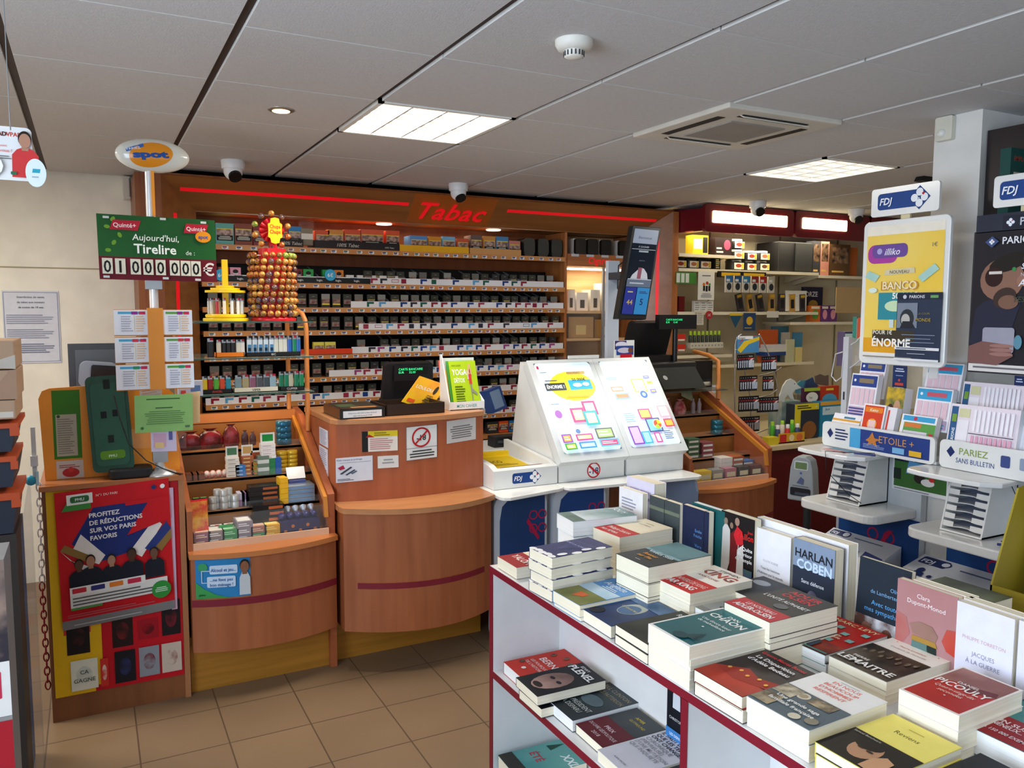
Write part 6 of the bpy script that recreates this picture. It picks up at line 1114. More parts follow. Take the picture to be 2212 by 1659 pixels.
def a_(s): s.rect(0,0,1,1,'#cfccd4'); s.text('DANIEL',.2,.93,.04,'#c04858'); [s.text(t,.06,.84-.075*k,.055,'#202026' if k<3 else '#84848c',bold=.03 if k<3 else .01,maxw=.9) for k,t in enumerate(('IL FAUT DIRE','QUE LES TEMPS','ONT CHANGÉ...','CHRONIQUE','(FIÉVREUSE)',"D'UNE MUTATION",'QUI INQUIÈTE'))]; s.text('ALBIN MICHEL',.5,.08,.025,'#303038','c')
shelfbook('grey book with large black capitals on the lower shelf',(1.122,1.660),.488,-1,.142,.235,.032,'#cfccd4',a_)
def a_(s): s.rect(0,0,1,1,BG('#28282a','#3c3c3c',6)); s.rect(0,0,1,.12,'#d8a818'); s.text('GUERRE',.2,.6,.12,'#b8b8b8',bold=.03,maxw=.7)
shelfbook('dark book with a yellow edge beside the divider on the lower shelf',(1.127,1.51),.486,0,.14,.22,.03,'#28282a',a_)
def a_(s): s.rect(0,0,1,1,'#10141c'); s.person(.3,.52,.34,'#8a6a58','#c8ccd4',w=.4); s.person(.7,.46,.34,'#8a6a58','#181c24',w=.4); s.text('CHRISTOPHE BARBIER',.5,.38,.035,'#d8d8d8','c',maxw=.8); s.rect(0,.06,1,.26,'#3a78b8'); s.text('LES DERNIERS JOURS',.5,.18,.035,'#e8f0f8','c',bold=.01,maxw=.9); s.text('DE FRANÇOIS',.5,.11,.035,'#e8f0f8','c',bold=.01,maxw=.8)
stand('black book with two men above a blue band, standing on the lower shelf',1.33,1.640,.13,.225,.03,'#10141c',a_,z=.456)
stand('white book with blue figure standing beside the divider on the lower shelf',1.325,1.50,.14,.23,.03,'#e8e6ee',lambda s:s.ell(.5,.45,.25,.3,'#20245a'),z=.456)
def a_(s): s.rect(0,0,1,1,BG('#4a9090','#6aa8a0',4)); s.text('XXL',.55,.75,.13,'#f0f4f4',bold=.05,maxw=.5,shear=.2); s.text('ÉTÉ',.2,.4,.12,'#c03048',bold=.03); s.poly([(.1,.7),(.2,.95),(.3,.7)],'#1c4a3c'); s.rect(0,0,1,.2,'#2c2a24')
book('teal magazine sized book with palm trees on the bottom shelf',.16,.24,.06,'#3c8484',a_,M=flatM(1.12,2.23,.121,-2))
# ================================================================ lottery play stands on the right
SW=mat('#e2e2e0',.25,coat=.35); NAVY='#1c2c60'
def xs(X,y0,z0,y1,z1): return (X,y0,z0),(0,y1-y0,0),(0,0,z1-z0)      # sheet on plane X facing -X: U toward -Y
def px_rect(X,x0,y0,x1,y1):
    a=px(x0,(y0+y1)/2,X); b=px(x1,(y0+y1)/2,X); t=px((x0+x1)/2,y0,X).z; l=px((x0+x1)/2,y1,X).z
    return a.y,l,b.y,t
def rpanel(m,X,y0,z0,y1,z1,t,r,ma,lean=0):
    """rounded upright slab facing -X from y0 (far) to y1 (near)"""
    m.prism(rrect(min(y0,y1),z0,max(y0,y1),z1,r,6),X,X+t,ma,'x')
def slip_art(s,c,n=5,top='#e8e8f0'):
    s.rect(0,0,1,1,'#f0eef4'); s.rect(.03,.72,.97,.97,c); s.disc(.14,.85,.006,'#e8ecf8'); s.rect(.3,.8,.85,.9,'#c85868' if c.startswith('#3') or c.startswith('#2c9') else '#8a7a60')
    for k in range(n): s.rect(.06+.9*k/n,.3,.06+.9*k/n+.9/n*.82,.68,'#e4c4d0')
    s.rect(.05,.05,.95,.26,'#c8a8c0' if n==5 else '#d8c8d8'); s.lines(.05,.06,.95,.25,3,c)
def slips(lab,X,y0,z0,y1,z1,c,n=5,lean=.03,th=.02,cnt=1,art=None):
    m=MB(); O=Vector((X,y0,z0)); U=Vector((0,y1-y0,0)); V=Vector((lean,0,z1-z0)); panel(m,O,U,V,th,mat('#e8e6ea',.7)); s=Sheet(m,O,U,V); (art or (lambda s:slip_art(s,c,n)))(s); return tag(m.build('betting_slips'),lab,'betting slips')
def stand_unit(k,y0,y1,lab):
    """y0 far, y1 near"""
    t=thing('play_stand',lab,'stand',((3.0),(y0+y1)/2,0))
    m=MB(); 
    m.prism([(3.12,y1+.03),(2.745+.06,y1),(2.745+.01,y1+.05),(2.745,y1+.10),(2.745,y0-.08),(2.76,y0-.02),(2.80,y0),(3.12,y0)],1.002,1.02,SW,'z'); m.build('writing_desk',t,bevel=.004)
    d0,d1=y0+.02,y1-.045; m=MB(); m.prism(rrect(2.80,d1,3.125,d0,.06),.742,.78,SW,'z'); m.build('lower_desk',t,bevel=.006)
    m=MB(); m.box(3.09,y1-.06,0,3.125,y0+.02,1.02,mat('#c8ccd0',.4)); s=Sheet(m,(3.089,y0+.02,.02),(0,y1-y0-.08,0),(0,0,.71)); s.rect(0,0,1,1,'#14407c'); [s.ring(.55+dx,.8+dy,.03,.008,'#a81844',16) for dx,dy in((-.1,.05),(.1,.05),(-.1,-.06),(.1,-.06))]; s.poly([(.3,.6),(.36,.62),(.7,.9),(.64,.9)],'#a81844'); m.build('back_panel',t)
    return t
s1=stand_unit(0,2.56,2.225,'white lottery play stand left, under the yellow poster')
s2=stand_unit(1,2.02,1.66,'white lottery play stand right, under the dark poster')
# front lips with printing
def lip(t,y0,y1,fn,z0=1.022,z1=1.13):
    m=MB(); m.prism(rrect(y1,z0,y0,z1,.02),2.90,2.912,SW,'x'); m.box(2.912,y1,z0,3.10,y0,z0+.012,SW); m.box(3.09,y1,z0,3.10,y0,1.42,CLEAR)
    s=Sheet(m,(2.90,y0,z0),(0,y1-y0,0),(0,0,z1-z0)); fn(s); m.build('slip_tray',t)
def l1(s): s.rect(.36,.12,.96,.9,'#243c80'); s.rect(.27,.12,.37,.9,'#48a0d0'); s.poly([(.05,.55),(.08,.75),(.11,.55),(.08,.35)],NAVY); s.lines(.13,.3,.26,.8,4,NAVY); s.poly([(.42,.5),(.45,.62),(.48,.85),(.50,.62),(.56,.6),(.51,.5),(.53,.25),(.48,.4),(.43,.28),(.45,.45)],'#c07838'); s.text('ETOILE +',.54,.48,.28,'#c89058',maxw=.38); s.lines(.4,.2,.6,.38,3,'#8a9ac8'); s.rect(.66,.18,.76,.4,'#78b0dc'); s.rect(.8,.18,.9,.38,'#e0b030')
lip(s1,2.53,1.985,l1)
def l2(s): s.poly([(.05,.6),(.08,.8),(.11,.6),(.08,.4)],NAVY); s.text('PARIEZ',.14,.55,.24,'#8a9c50',maxw=.2,bold=.02); s.text('SANS BULLETIN',.12,.25,.18,'#3c5088',maxw=.26); [s.rr(.42+.12*k,.35,.48+.12*k,.75,['#3c4a80','#8a98b0','#98a0b8','#506088'][k],.006) for k in range(4)]
lip(s2,1.965,1.40,l2)
# slips
slips('dark blue topped betting slips, rear pile on the left stand',3.04,2.475,1.24,2.345,1.40,'#26408a')
slips('dark blue topped betting slips, front pile on the left stand',2.98,2.47,1.15,2.335,1.345,'#26408a',th=.03)
slips('leaflets with football players between the slips',2.975,2.285,1.10,2.20,1.30,'#3c3c3c',art=lambda s:(s.rect(0,0,1,1,BG('#5a6a3c','#d8b030',20)),s.ell(.3,.5,.2,.15,'#4a2c20'),s.ell(.65,.6,.18,.14,'#c89878'),s.rect(.5,.1,.75,.4,'#e8e8e8'),s.rect(.78,.1,1,.5,'#e8c018'),s.rect(0,0,.3,.3,'#2850a0')),th=.05)
slips('white slips with orange line at the left front of the left stand',2.93,2.515,1.11,2.37,1.165,'#b0b0b8',art=lambda s:(s.rect(0,0,1,1,'#f0eef2'),s.rect(0,.45,1,.6,'#e0a030'),s.rect(0,0,1,.15,'#c83040'),s.rect(.4,.65,.8,.8,'#4a80a0')),th=.04)
def keno(s): s.rect(0,0,1,1,'#f4f0f0'); s.rect(.06,.04,.94,.95,'#d84020'); s.rect(.1,.74,.9,.9,'#e88020'); s.text('Keno',.5,.77,.1,'#f8e8d0','c',bold=.03,shear=.2); s.disc(.5,.38,.024,'#f0a028'); s.rect(.34,.1,.66,.5,'#f0c8c8')
slips('red and orange betting slips in the middle of the left stand',2.925,2.357,1.09,2.25,1.225,'#d84020',art=keno,th=.02)
slips('white and red edge slips behind the orange ones',2.93,2.245,1.09,2.20,1.22,'#d84020',art=lambda s:(s.rect(0,0,1,1,'#e8e4ea'),s.rect(.1,.1,.3,.9,'#d04030')),th=.03)
slips('light blue topped betting slips, rear pile on the left stand',3.05,2.155,1.26,2.00,1.41,'#38a0d0',n=5)
slips('light blue topped betting slips, middle pile on the left stand',2.99,2.155,1.14,2.00,1.31,'#38a0d0',n=5,th=.03)
slips('light blue topped slips, front pile with green card',2.93,2.175,1.09,2.02,1.20,'#38a0d0',th=.03,art=lambda s:(s.rect(0,0,1,1,'#f0eef2'),s.rect(.05,.78,.95,.96,'#38a0d0'),s.disc(.4,.87,.008,'#c83048'),s.rect(.1,.05,1,.72,'#5a9a48'),s.rect(.12,.55,.6,.7,'#d87838'),s.rect(.12,.1,.8,.42,'#d8d0e0'),s.rect(.85,.1,.97,.4,'#c83040')))
def grid(s):
    s.rect(0,0,1,1,'#ecdfe8'); s.rect(.02,.02,.12,.95,'#2c5a8a'); s.text('PARIONS',.10,.2,.06,'#f0f4f8',rot=PI/2,bold=.03); s.rect(.04,.65,.11,.8,'#7aa040'); s.rect(.14,.75,.3,.92,'#d8d4a8'); s.rect(.14,.05,.3,.7,'#f0ecf2')
    for k in range(9): s.rect(.36+.068*k,.5,.40+.068*k,.92,'#f6f2f8'); s.rect(.36+.068*k,.06,.40+.068*k,.42,'#e4a8c0')
    s.rect(.33,.45,.97,.465,'#404050')
slips('large pink grid betting slips, rear pile on the right stand',3.03,1.985,1.15,1.745,1.345,'#888888',art=grid,th=.04)
slips('large pink grid betting slips, front pile on the right stand',2.93,1.965,1.07,1.70,1.265,'#888888',art=grid,th=.05)
slips('blue and turquoise leaflets at the right of the right stand',3.02,1.69,1.14,1.55,1.27,'#38a0c8',th=.04,art=lambda s:(s.rect(0,0,1,1,'#38a0c8'),s.rect(0,0,1,.35,'#6a58a0'),s.lines(.2,.6,.7,.85,2,'#e8e8f0'),s.ell(.5,.3,.25,.12,'#d8e4f0')))
def phone(s): s.rect(0,0,1,1,'#e4e2ea'); s.rr(.1,.05,.48,.88,'#f6f8fa',.006); s.rect(.6,.6,.9,.8,'#30363c'); s.rect(.6,.4,.9,.55,'#c8d8a0'); s.rect(.6,.05,.95,.35,'#e4c8d0')
slips('white leaflets with a phone picture at the right end of the right stand',2.95,1.70,1.08,1.48,1.21,'#888888',art=phone,th=.03)
# blue upright cards
for k,(X,x0,y0,x1,y1,lb) in enumerate(((3.06,1928,790,1958,847,'narrow dark blue upright card between the slips of the left stand'),(3.06,2190,812,2212,872,'narrow dark blue upright card at the right edge'))):
    a=px_rect(X,x0,y0,x1,y1); m=MB(); panel(m,(X,a[0],a[1]),(0,a[2]-a[0],0),(0,0,a[3]-a[1]),.003,ink('#1c3060')); s=Sheet(m,*xs(X,a[0],a[1],a[2],a[3])); s.lines(.15,.75,.85,.92,2,'#d0d8f0',al='c'); s.lines(.15,.6,.85,.65,1,'#a0b0d8',al='c'); s.rect(.2,.25,.8,.35,'#c04838'); s.disc(.5,.45,.006,'#c04838'); s.rect(.15,.08,.85,.18,'#e0e4f0'); m.box(X+.001,a[0]-(a[0]-a[2])*.6,1.03,X+.004,a[0]-(a[0]-a[2])*.4,a[1],'#d0d0d4'); tag(m.build('information_card'),lb,'card')
# posters
def poster_board(nm,lb,X,x0,y0,x1,y1,fn,fr=SW,r=.025,border=.02):
    a=px_rect(X,x0,y0,x1,y1); t=thing(nm,lb,'poster',(X,(a[0]+a[2])/2,a[1]))
    m=MB(); m.prism(rrect(a[2],a[1],a[0],a[3],r,6),X,X+.018,fr,'x'); m.build('frame',t,bevel=.003)
    m=MB(); s=Sheet(m,(X-.0005,a[0]-border,a[1]+border),(0,a[2]-a[0]+2*border,0),(0,0,a[3]-a[1]-2*border)); fn(s); m.build('poster_sheet',t); return t,a
def banco(s):
    s.rect(0,0,1,1,'#f0e8d8'); s.rect(0,.03,1,.93,BG('#f0c848','#f0d878',2)); s.rect(0,.03,1,.16,'#e0a020'); s.rect(0,0,1,.05,'#e8e4e0')
    s.rr(.02,.72,.42,.86,'#a83c9c',.03); s.rr(.08,.76,.55,.86,'#6a4a98',.02); s.disc(.18,.81,.012,'#b0a8d8'); s.text('illiko',.25,.78,.05,'#f0ecf8',bold=.02,shear=.3,maxw=.28)
    s.text('1€',.86,.82,.03,'#7a7468'); s.poly([(.26,.63),(.66,.64),(.65,.68),(.27,.67)],'#d8cca8'); s.text('NOUVEAU',.46,.64,.025,'#5a5038','c',bold=.02); s.poly([(.0,.62),(.14,.58),(.2,.63),(.04,.67)],'#a8d0c8'); s.poly([(.7,.61),(.9,.7),(.96,.66),(.76,.57)],'#a8d0c8')
    s.text('BANCO',.47,.52,.065,'#c89030','c',bold=.07,maxw=.62); s.text('BANCO',.47,.525,.06,'#f4e4c0','c',bold=.03,maxw=.6); s.rect(.2,.3,.72,.5,'#2c8a98'); s.text('50 000€',.55,.455,.045,'#f4f4ec','c',bold=.05,maxw=.42); s.ell(.42,.4,.13,.04,'#c8e0b8'); s.rect(.36,.24,.42,.3,'#c8d8d8'); s.ell(.12,.52,.06,.02,'#d8e8e0')
    s.rect(.14,.14,.7,.22,'#3c3428'); s.text('POUR 1€',.15,.19,.03,'#f0ece0',bold=.03); s.text('ÉNORME',.14,.1,.06,'#f4f0e8',bold=.06,maxw=.6); s.lines(.02,.01,.9,.03,1,'#8a8478')
t,a=poster_board('lottery_poster','yellow lottery poster in a white rounded frame on the left stand','' or 2.85,1861,472,2047,790,banco)
m=MB(); yc=(a[0]+a[2])/2; m.box(3.065,yc-.02,1.02,3.085,yc+.02,1.9,SW); m.box(2.868,yc-.02,1.86,3.085,yc+.02,1.9,SW); m.build('support_post',t)
def parions(s): s.rect(0,0,1,1,'#28344c'); s.rect(0,.9,1,1,'#1c2438'); s.text('PARIONS',.28,.92,.045,'#d8dce4',bold=.04,maxw=.45); s.rect(.75,.92,.92,.96,'#68a060'); s.disc(.18,.94,.008,'#c8d0e0'); s.rect(.02,.48,.48,.85,'#7a8494'); s.ell(.25,.62,.16,.14,'#283038'); s.ell(.22,.6,.1,.09,'#b8b4b0'); s.poly([(.1,.48),(.16,.58),(.36,.58),(.45,.48)],'#20242c'); s.text('LA COUPE',.5,.68,.03,'#8a8040'); s.text('MONDE',.45,.58,.05,'#a89030',bold=.02,maxw=.5); [s.lines(.15,.26+.055*k,.9,.28+.055*k,1,'#8a98b0',al='c',seed=k) for k in range(3)]; s.rect(0,.16,1,.2,'#e0e0e4'); s.lines(.05,.165,.95,.195,1,'#384460'); s.rect(.3,.1,.7,.107,'#c8ccd4'); s.rect(0,0,1,.03,'#e0e0e4')
q=px_rect(2.84,1935,632,2032,780); sheetthing('lottery_flyer','small dark blue sports betting poster overlapping the yellow poster','poster',(2.842,q[0],q[1]),(0,q[2]-q[0],0),(0,0,q[3]-q[1]),.001,'#28344c',parions)
# header signs
def head(lb,X,x0,y0,x1,y1):
    a=px_rect(X,x0,y0,x1,y1); t=thing('header_sign',lb,'sign',(X,(a[0]+a[2])/2,a[1])); m=MB(); m.prism(rrect(a[2],a[1],a[0],a[3],.012,5),X,X+.012,SW,'x'); s=Sheet(m,*xs(X,a[0],a[1],a[2],a[3])); fdj(s,.10,.1,.88,.93); m.build('sign_board',t)
    m=MB(); yc=(a[0]+a[2])/2; m.box(X+.012,yc-.02,a[1]-.12,X+.022,yc+.02,a[1]+.1,mat('#d8c8a0',.4)); m.build('bracket',t)
head('white header sign with blue lottery badge above the yellow poster',2.862,1883,400,2029,462)
head('white header sign with blue lottery badge at the right edge',2.862,2147,372,2290,442)
# dark poster
def dark(s):
    s.rect(0,0,1,1,'#1a1822'); s.rect(0,0,1,.055,'#d8d4d0'); s.lines(.05,.015,.95,.045,1,'#6a6870')
    s.poly([(.0,.2),(.05,.45),(.12,.5),(.3,.55),(.5,.5),(.42,.3),(.3,.16)],'#20243a'); s.ell(.30,.66,.22,.15,'#8a6454',20,.3); s.ell(.36,.78,.2,.06,'#16120f',18,.3); s.ell(.22,.68,.09,.07,'#2a0c0e'); s.rect(.17,.70,.3,.72,'#d8d0c8'); s.ell(.5,.65,.05,.04,'#9a7060'); s.ell(.34,.53,.12,.07,'#3a2a24',18,.5); s.ell(.42,.73,.02,.015,'#2c8a48'); s.ell(.38,.5,.1,.05,'#7a5848')
    s.rr(.14,.14,.46,.32,'#9a98a8',.01); s.poly([(.0,.06),(.0,.18),(.14,.22),(.4,.2),(.46,.12),(.3,.05)],'#7a5450'); [s.ell(.34,.13+.03*k,.12,.014,'#9a7068') for k in range(3)]; s.ell(.5,.22,.04,.05,'#5a8aa0')
    s.poly([(.12,.93),(.19,.97),(.26,.93),(.19,.89)],'#3c5080'); clover(s,.19,.93,.012); s.text('PARIONS',.3,.91,.05,'#e4e4ec',bold=.04,maxw=.6); s.text('NOUVEAUX',.52,.79,.025,'#b8b8c4',bold=.02); s.text('SPORTS',.5,.73,.04,'#e8e8f0',bold=.03,shear=.2); s.text('NOUVELLE',.5,.68,.025,'#b8b8c4',bold=.02); s.text('APPLI',.48,.61,.05,'#e8e8f0',bold=.03,shear=.2); s.text('YES !',.44,.5,.04,'#3c4a3c',bold=.02,shear=.2)
a=px_rect(2.85,2098,500,2310,800)
pz_t,aa=poster_board('sports_poster','dark sports betting poster with a shouting man holding a phone','' or 2.85,2096,492,2330,812,dark,fr=mat('#20222c',.4),r=.005,border=.006)
a2=px_rect(2.85,2110,455,2330,498); m=MB(); m.box(2.85,a2[2],a2[1],2.868,a2[0],a2[3],'#262c3c'); s=Sheet(m,*xs(2.85,a2[0],a2[1],a2[2],a2[3])); s.rect(.28,.15,1,.85,'#1a2030'); clover(s,.36,.5,.018,blue='#2c4070'); s.text('PARIONS',.46,.32,.4,'#c8ccd8',bold=.04); m.build('header_strip',pz_t)
m=MB(); yc=(aa[0]+aa[2])/2; m.box(3.065,yc-.02,1.02,3.085,yc+.02,1.9,SW); m.box(2.868,yc-.02,1.86,3.085,yc+.02,1.9,SW); m.build('support_post',pz_t)
# slip sorters on the lower desks
def sorter(lb,y0,y1,x0=2.905,zt=.998):
    t=thing('slip_sorter',lb,'sorter',(2.99,(y0+y1)/2,.781)); zb=.782
    P0=[(x0,zb),(x0+.055,zt),(3.088,zt),(3.088,zb)]
    m=MB(); w=.006
    for yy in(y0,y1+w): m.prism(P0,yy-w,yy,SW,'y')
    m.prism([(x0,zb),(x0+.002,zb+w),(3.088,zb+w),(3.088,zb)],y1,y0,SW,'y'); m.box(3.082,y1,zb,3.088,y0,zt,mat('#8a90a8',.5)); m.build('housing',t)
    for k in range(6):
        z=zb+.018+.030*k; xx=x0+.055*(z-zb)/(zt-zb)+.003; m=MB(); m.box(xx+.018,y1+w,z,3.08,y0-w,z+.002,mat('#c4c8dc',.5)); n=12; ps=[]
        for i in range(n+1):
            u=i/n; y=y0-w-(y0-y1-2*w)*u; cut=.02*max(0,math.sin(PI*min(1,max(0,(u-.22)/.56)))); ps.append((xx+cut,y))
        m.prism(ps+[(xx+.045,y1+w),(xx+.045,y0-w)],z,z+.004,SW,'z')
        for a_,b_ in((0,.27),(.70,1)):
            m.add([(xx,y0-w-(y0-y1-2*w)*a_,z+.002),(xx,y0-w-(y0-y1-2*w)*b_,z+.002),(xx+.004,y0-w-(y0-y1-2*w)*b_,z+.021),(xx+.004,y0-w-(y0-y1-2*w)*a_,z+.021)],[(0,1,2,3)],SW)
        m.build('tray',t)
    return t
sorter('white slip sorter with six trays on the left play stand',2.50,2.325)
sorter('white slip sorter with six trays on the right play stand',1.935,1.77,2.88)
# slips and pen on the desk
m=MB(); m.box(2.80,2.33,1.0205,2.89,2.46,1.0212,'#e8d0d4'); s=Sheet(m,(2.80,2.46,1.0212),(0,-.13,0),(.09,0,0)); s.rect(.05,.6,.95,.95,'#58a8c8'); [s.rect(.05+.19*k,.1,.19+.19*k,.5,'#e8a8a0') for k in range(5)]; tag(m.build('betting_slip'),'single betting slip lying on the left writing desk','betting slip')
def pen(lb,a,b,cpts):
    t=thing('pen',lb,'pen',a); m=MB(); m.cyl(a,b,.0045,mat('#2c3c78',.35),10); m.build('barrel',t); m=MB(); m.tube(cpts,.0016,'#15151a',6); m.build('cord',t)
pen('blue pen with black cord on the left writing desk',(2.83,2.30,1.026),(2.86,2.22,1.026),[(2.86,2.22,1.026),(2.88,2.24,1.03),(2.80,2.33,1.027),(2.738,2.37,1.03),(2.735,2.36,.95),(2.85,2.34,.84),(2.9,2.31,.80)])
pen('black pen with tangled cord on the right lower desk',(2.86,1.70,.787),(2.89,1.66,.787),[(2.89,1.66,.787),(2.95,1.68,.786),(2.90,1.71,.79),(2.93,1.64,.786),(2.97,1.66,.80),(3.0,1.70,.9),(2.95,1.72,1.0)])
# football poster between the stands
def foot(s): s.rect(0,0,1,1,'#e4e4e8'); s.rect(.03,.1,.97,.97,'#3c6a30'); s.rect(.03,.8,.6,.97,'#1c2440'); s.text('PARIONS',.2,.85,.06,'#e8e8f0',bold=.03,maxw=.35); s.poly([(.25,.5),(.97,.5),(.97,.8),(.3,.85)],'#5a98c8'); s.ell(.5,.42,.1,.14,'#2a2420'); s.ell(.65,.34,.12,.1,'#e8e4e0'); s.ell(.72,.44,.05,.06,'#c83030'); s.rect(.03,.3,.16,.6,'#1c2c24'); s.text('COUPE',.6,.6,.06,'#a02840',bold=.02,maxw=.3); s.lines(.05,.02,.9,.08,1,'#8a8a90')
q=px_rect(3.08,1928,988,2050,1068); sheetthing('football_poster','small football poster behind the desks of the play stands','poster',(3.08,q[0],q[1]),(0,q[2]-q[0],0),(0,0,q[3]-q[1]),.003,'#e4e4e8',foot)
# waste paper boxes
def bin_(lb,x0,x1,y0,y1,zf,zb,k):
    t=thing('paper_bin',lb,'bin',((x0+x1)/2,(y0+y1)/2,0)); CB=mat('#c8ccd4',.45)
    m=MB(); m.prism([(x0,0),(x0,zf),(x1,zb),(x1,0)],y1,y0,CB,'y'); m.build('box',t)
    m=MB(); O=Vector((x0,y0,zf+.002)); U=Vector((0,y1-y0,0)); V=Vector((x1-x0,0,zb-zf)); panel(m,O,U,V,.002,CB); s=Sheet(m,O,U,V); s.rr(.03,.82,.28,.97,NAVY,.01); s.text('FDJ',.05,.85,.07,'#e8ecf8',bold=.05); s.disc(.26,.9,.022,NAVY); s.disc(.26,.9,.016,'#d8dce8'); s.lines(.4,.85,.95,.9,1,'#5a6080'); s.poly([(.05,.5),(.8,.3),(.12,.56)],NAVY); s.text('PAPIERS',.38,.50,.08,'#5a6290',bold=.02,maxw=.3); s.poly([(.7,.62),(.98,.55),(.98,.35),(.8,.3),(.72,.45)],'#3c4680'); s.ell(.15,.68,.03,.05,NAVY); s.poly([(.1,.56),(.13,.66),(.2,.64),(.22,.56)],NAVY); s.ell(.27,.6,.02,.03,NAVY)
    s.rect(.1,.08,.55,.28,'#15161c' if k else '#6a88a8'); m.build('lid',t); return t
bin_('white cardboard paper bin in front of the left play stand',2.84,3.08,2.60,2.24,.50,.60,0)
bin_('white cardboard paper bin with dark slot in front of the right play stand',2.70,3.08,2.13,1.66,.50,.60,1)
# wall sensor, television, dark cabinet, magazine rack
t=thing('motion_sensor','white motion sensor near the top of the white pillar','sensor',(3.13,2.18,2.3)); a=px_rect(3.125,2024,252,2060,304)
m=MB(); m.prism(rrect(a[2],a[1],a[0],a[3],.008),3.112,3.14,mat('#d8d4c4',.4),'x'); m.build('housing',t,bevel=.003); m=MB(); m.ball((3.112,(a[0]+a[2])/2+.005,a[1]+.03),.017,mat('#e8e6e0',.2),14); m.build('lens',t)
t=thing('television','dark television seen edge on behind the pillar under the ceiling','television',(4.2,3.3,2.2))
m=MB(); O=py(1974,392,3.2); A=py(2016,316,3.2); B=py(2020,400,3.2); m.prism([(O.x,O.z),(B.x+.2,B.z-.02),(A.x+.2,A.z),(A.x-.01,A.z)],3.15,3.2,BLACKM,'y'); m.build('casing',t); m=MB(); m.box(A.x+.02,3.16,A.z-.02,A.x+.06,3.19,CZ,BLACKM); m.build('ceiling_bracket',t)
t=thing('book_cabinet','dark framed book cabinet on the partition at the right edge','cabinet',(3.6,1.98,1.95)); a=py(2127,300,1.98); b=py(2127,455,1.98); m=MB(); DK=mat('#221a1c',.4)
m.box(3.17,1.80,1.55,3.30,2.015,2.33,DK); m.box(3.30,1.80,2.27,4.2,2.015,2.33,DK); m.box(3.30,2.0,1.5,4.2,2.015,2.27,mat('#c8d0c4',.5)); m.box(3.30,1.80,1.95,4.2,2.015,1.97,DK); m.build('frame',t)
m=MB(); m.box(3.30,1.82,2.235,4.18,1.9,2.262,mat('#f4e8c8',.4)); m.build('light_cover',t)
m=MB(); a=py(2162,322,1.9); m.box(a.x,1.86,1.971,a.x+.2,1.9,a.z,'#1c4a44'); s=Sheet(m,(a.x,1.86,1.971),(.2,0,0),(0,0,a.z-1.971)); s.text('EMPLOI',.1,.82,.07,'#a83828',bold=.02); s.rect(.1,.55,1,.66,'#c8b8a8'); s.text('LES LIVRES',.1,.57,.06,'#a83828',bold=.02); tag(m.build('book'),'dark green book in the dark framed cabinet at the right edge','book')
t=thing('magazine_rack','white metal magazine rack with wire loops behind the left play stand','rack',(3.35,3.0,0)); MW=mat('#c4c6cc',.35)
X=3.32; a=px(1828,728,X); m=MB(); m.box(X,a.y-.016,0,X+.03,a.y+.016,a.z,MW); m.box(X-.002,a.y-.004,1.18,X,a.y+.004,1.22,BLACK); m.build('upright',t)
def wire(*ps): m=MB(); m.tube([px(x,y,X) for x,y in ps],.0035,mat('#d0d2d8',.3,metal=.3),6); m.build('wire_loop',t)
wire((1822,760),(1805,765),(1796,812),(1806,824),(1818,815),(1822,770)); wire((1836,795),(1850,785),(1868,770)); wire((1838,745),(1850,738),(1862,725))
for k,(x0,x1,c,lb) in enumerate(((1806,1822,'#5a4a68','purple magazine edge in the white wire rack'),(1838,1846,'#3c8a78','green magazine spine in the white wire rack'),(1848,1858,'#c85838','orange red magazine spine in the white wire rack'))):
    a=px(x0,800,X+.05);b=px(x1,800,X+.05); m=MB(); z0=px(x0,[790,730,730][k],X+.05).z; z1=px(x0,[716,684,686][k],X+.05).z; m.box(X+.05,b.y,z0,X+.2,a.y,z1,c); m.box(X+.052,b.y-.001,z0,X+.19,b.y,z1-.01,PAPER); tag(m.build('magazine'),lb,'magazine')
# grey ticket checker on a post
t=thing('ticket_checker','grey ticket checking terminal with green screen left of the left play stand','terminal',(3.05,2.93,0)); G1=mat('#8a9094',.4)
B_=Matrix.Translation(px(1728,1083,3.05))@Matrix.Rotation(-PI/2+.35,4,'Z'); 
m=MB(); m.M=B_; pr=[(-.066,0),(.066,0),(.066,.03),(.056,.16),(.045,.205),(.02,.222),(-.02,.222),(-.045,.205),(-.056,.16),(-.066,.03)]; m.prism(pr,0,.075,G1,'y'); m.M=None; m.build('body',t,bevel=.008)
m=MB(); m.M=B_; s=Sheet(m,(-.066,-.0005,0),(.132,0,0),(0,0,.222)); s.rr(.24,.70,.76,.90,'#b8bcc0',.008); s.rr(.28,.72,.72,.87,'#5a7048',.004); s.disc(.5,.63,.006,'#4a5aa0'); s.poly([(.35,.4),(.5,.55),(.62,.5),(.6,.38)],'#4a5478'); s.rect(.2,.33,.8,.35,'#5a6270'); s.rr(.12,.12,.88,.30,'#14161c',.008); s.rect(.3,.14,.85,.2,'#384050'); m.M=None; m.build('face',t)
m=MB(); c=px(1728,1083,3.05); m.cyl((c.x+.03,c.y-.02,0),(c.x+.03,c.y-.02,c.z),.018,BLACKM,12); m.lathe([(.12,0),(.12,.012),(.03,.02)],(c.x+.03,c.y-.02,0),BLACKM,24); m.build('pedestal',t)
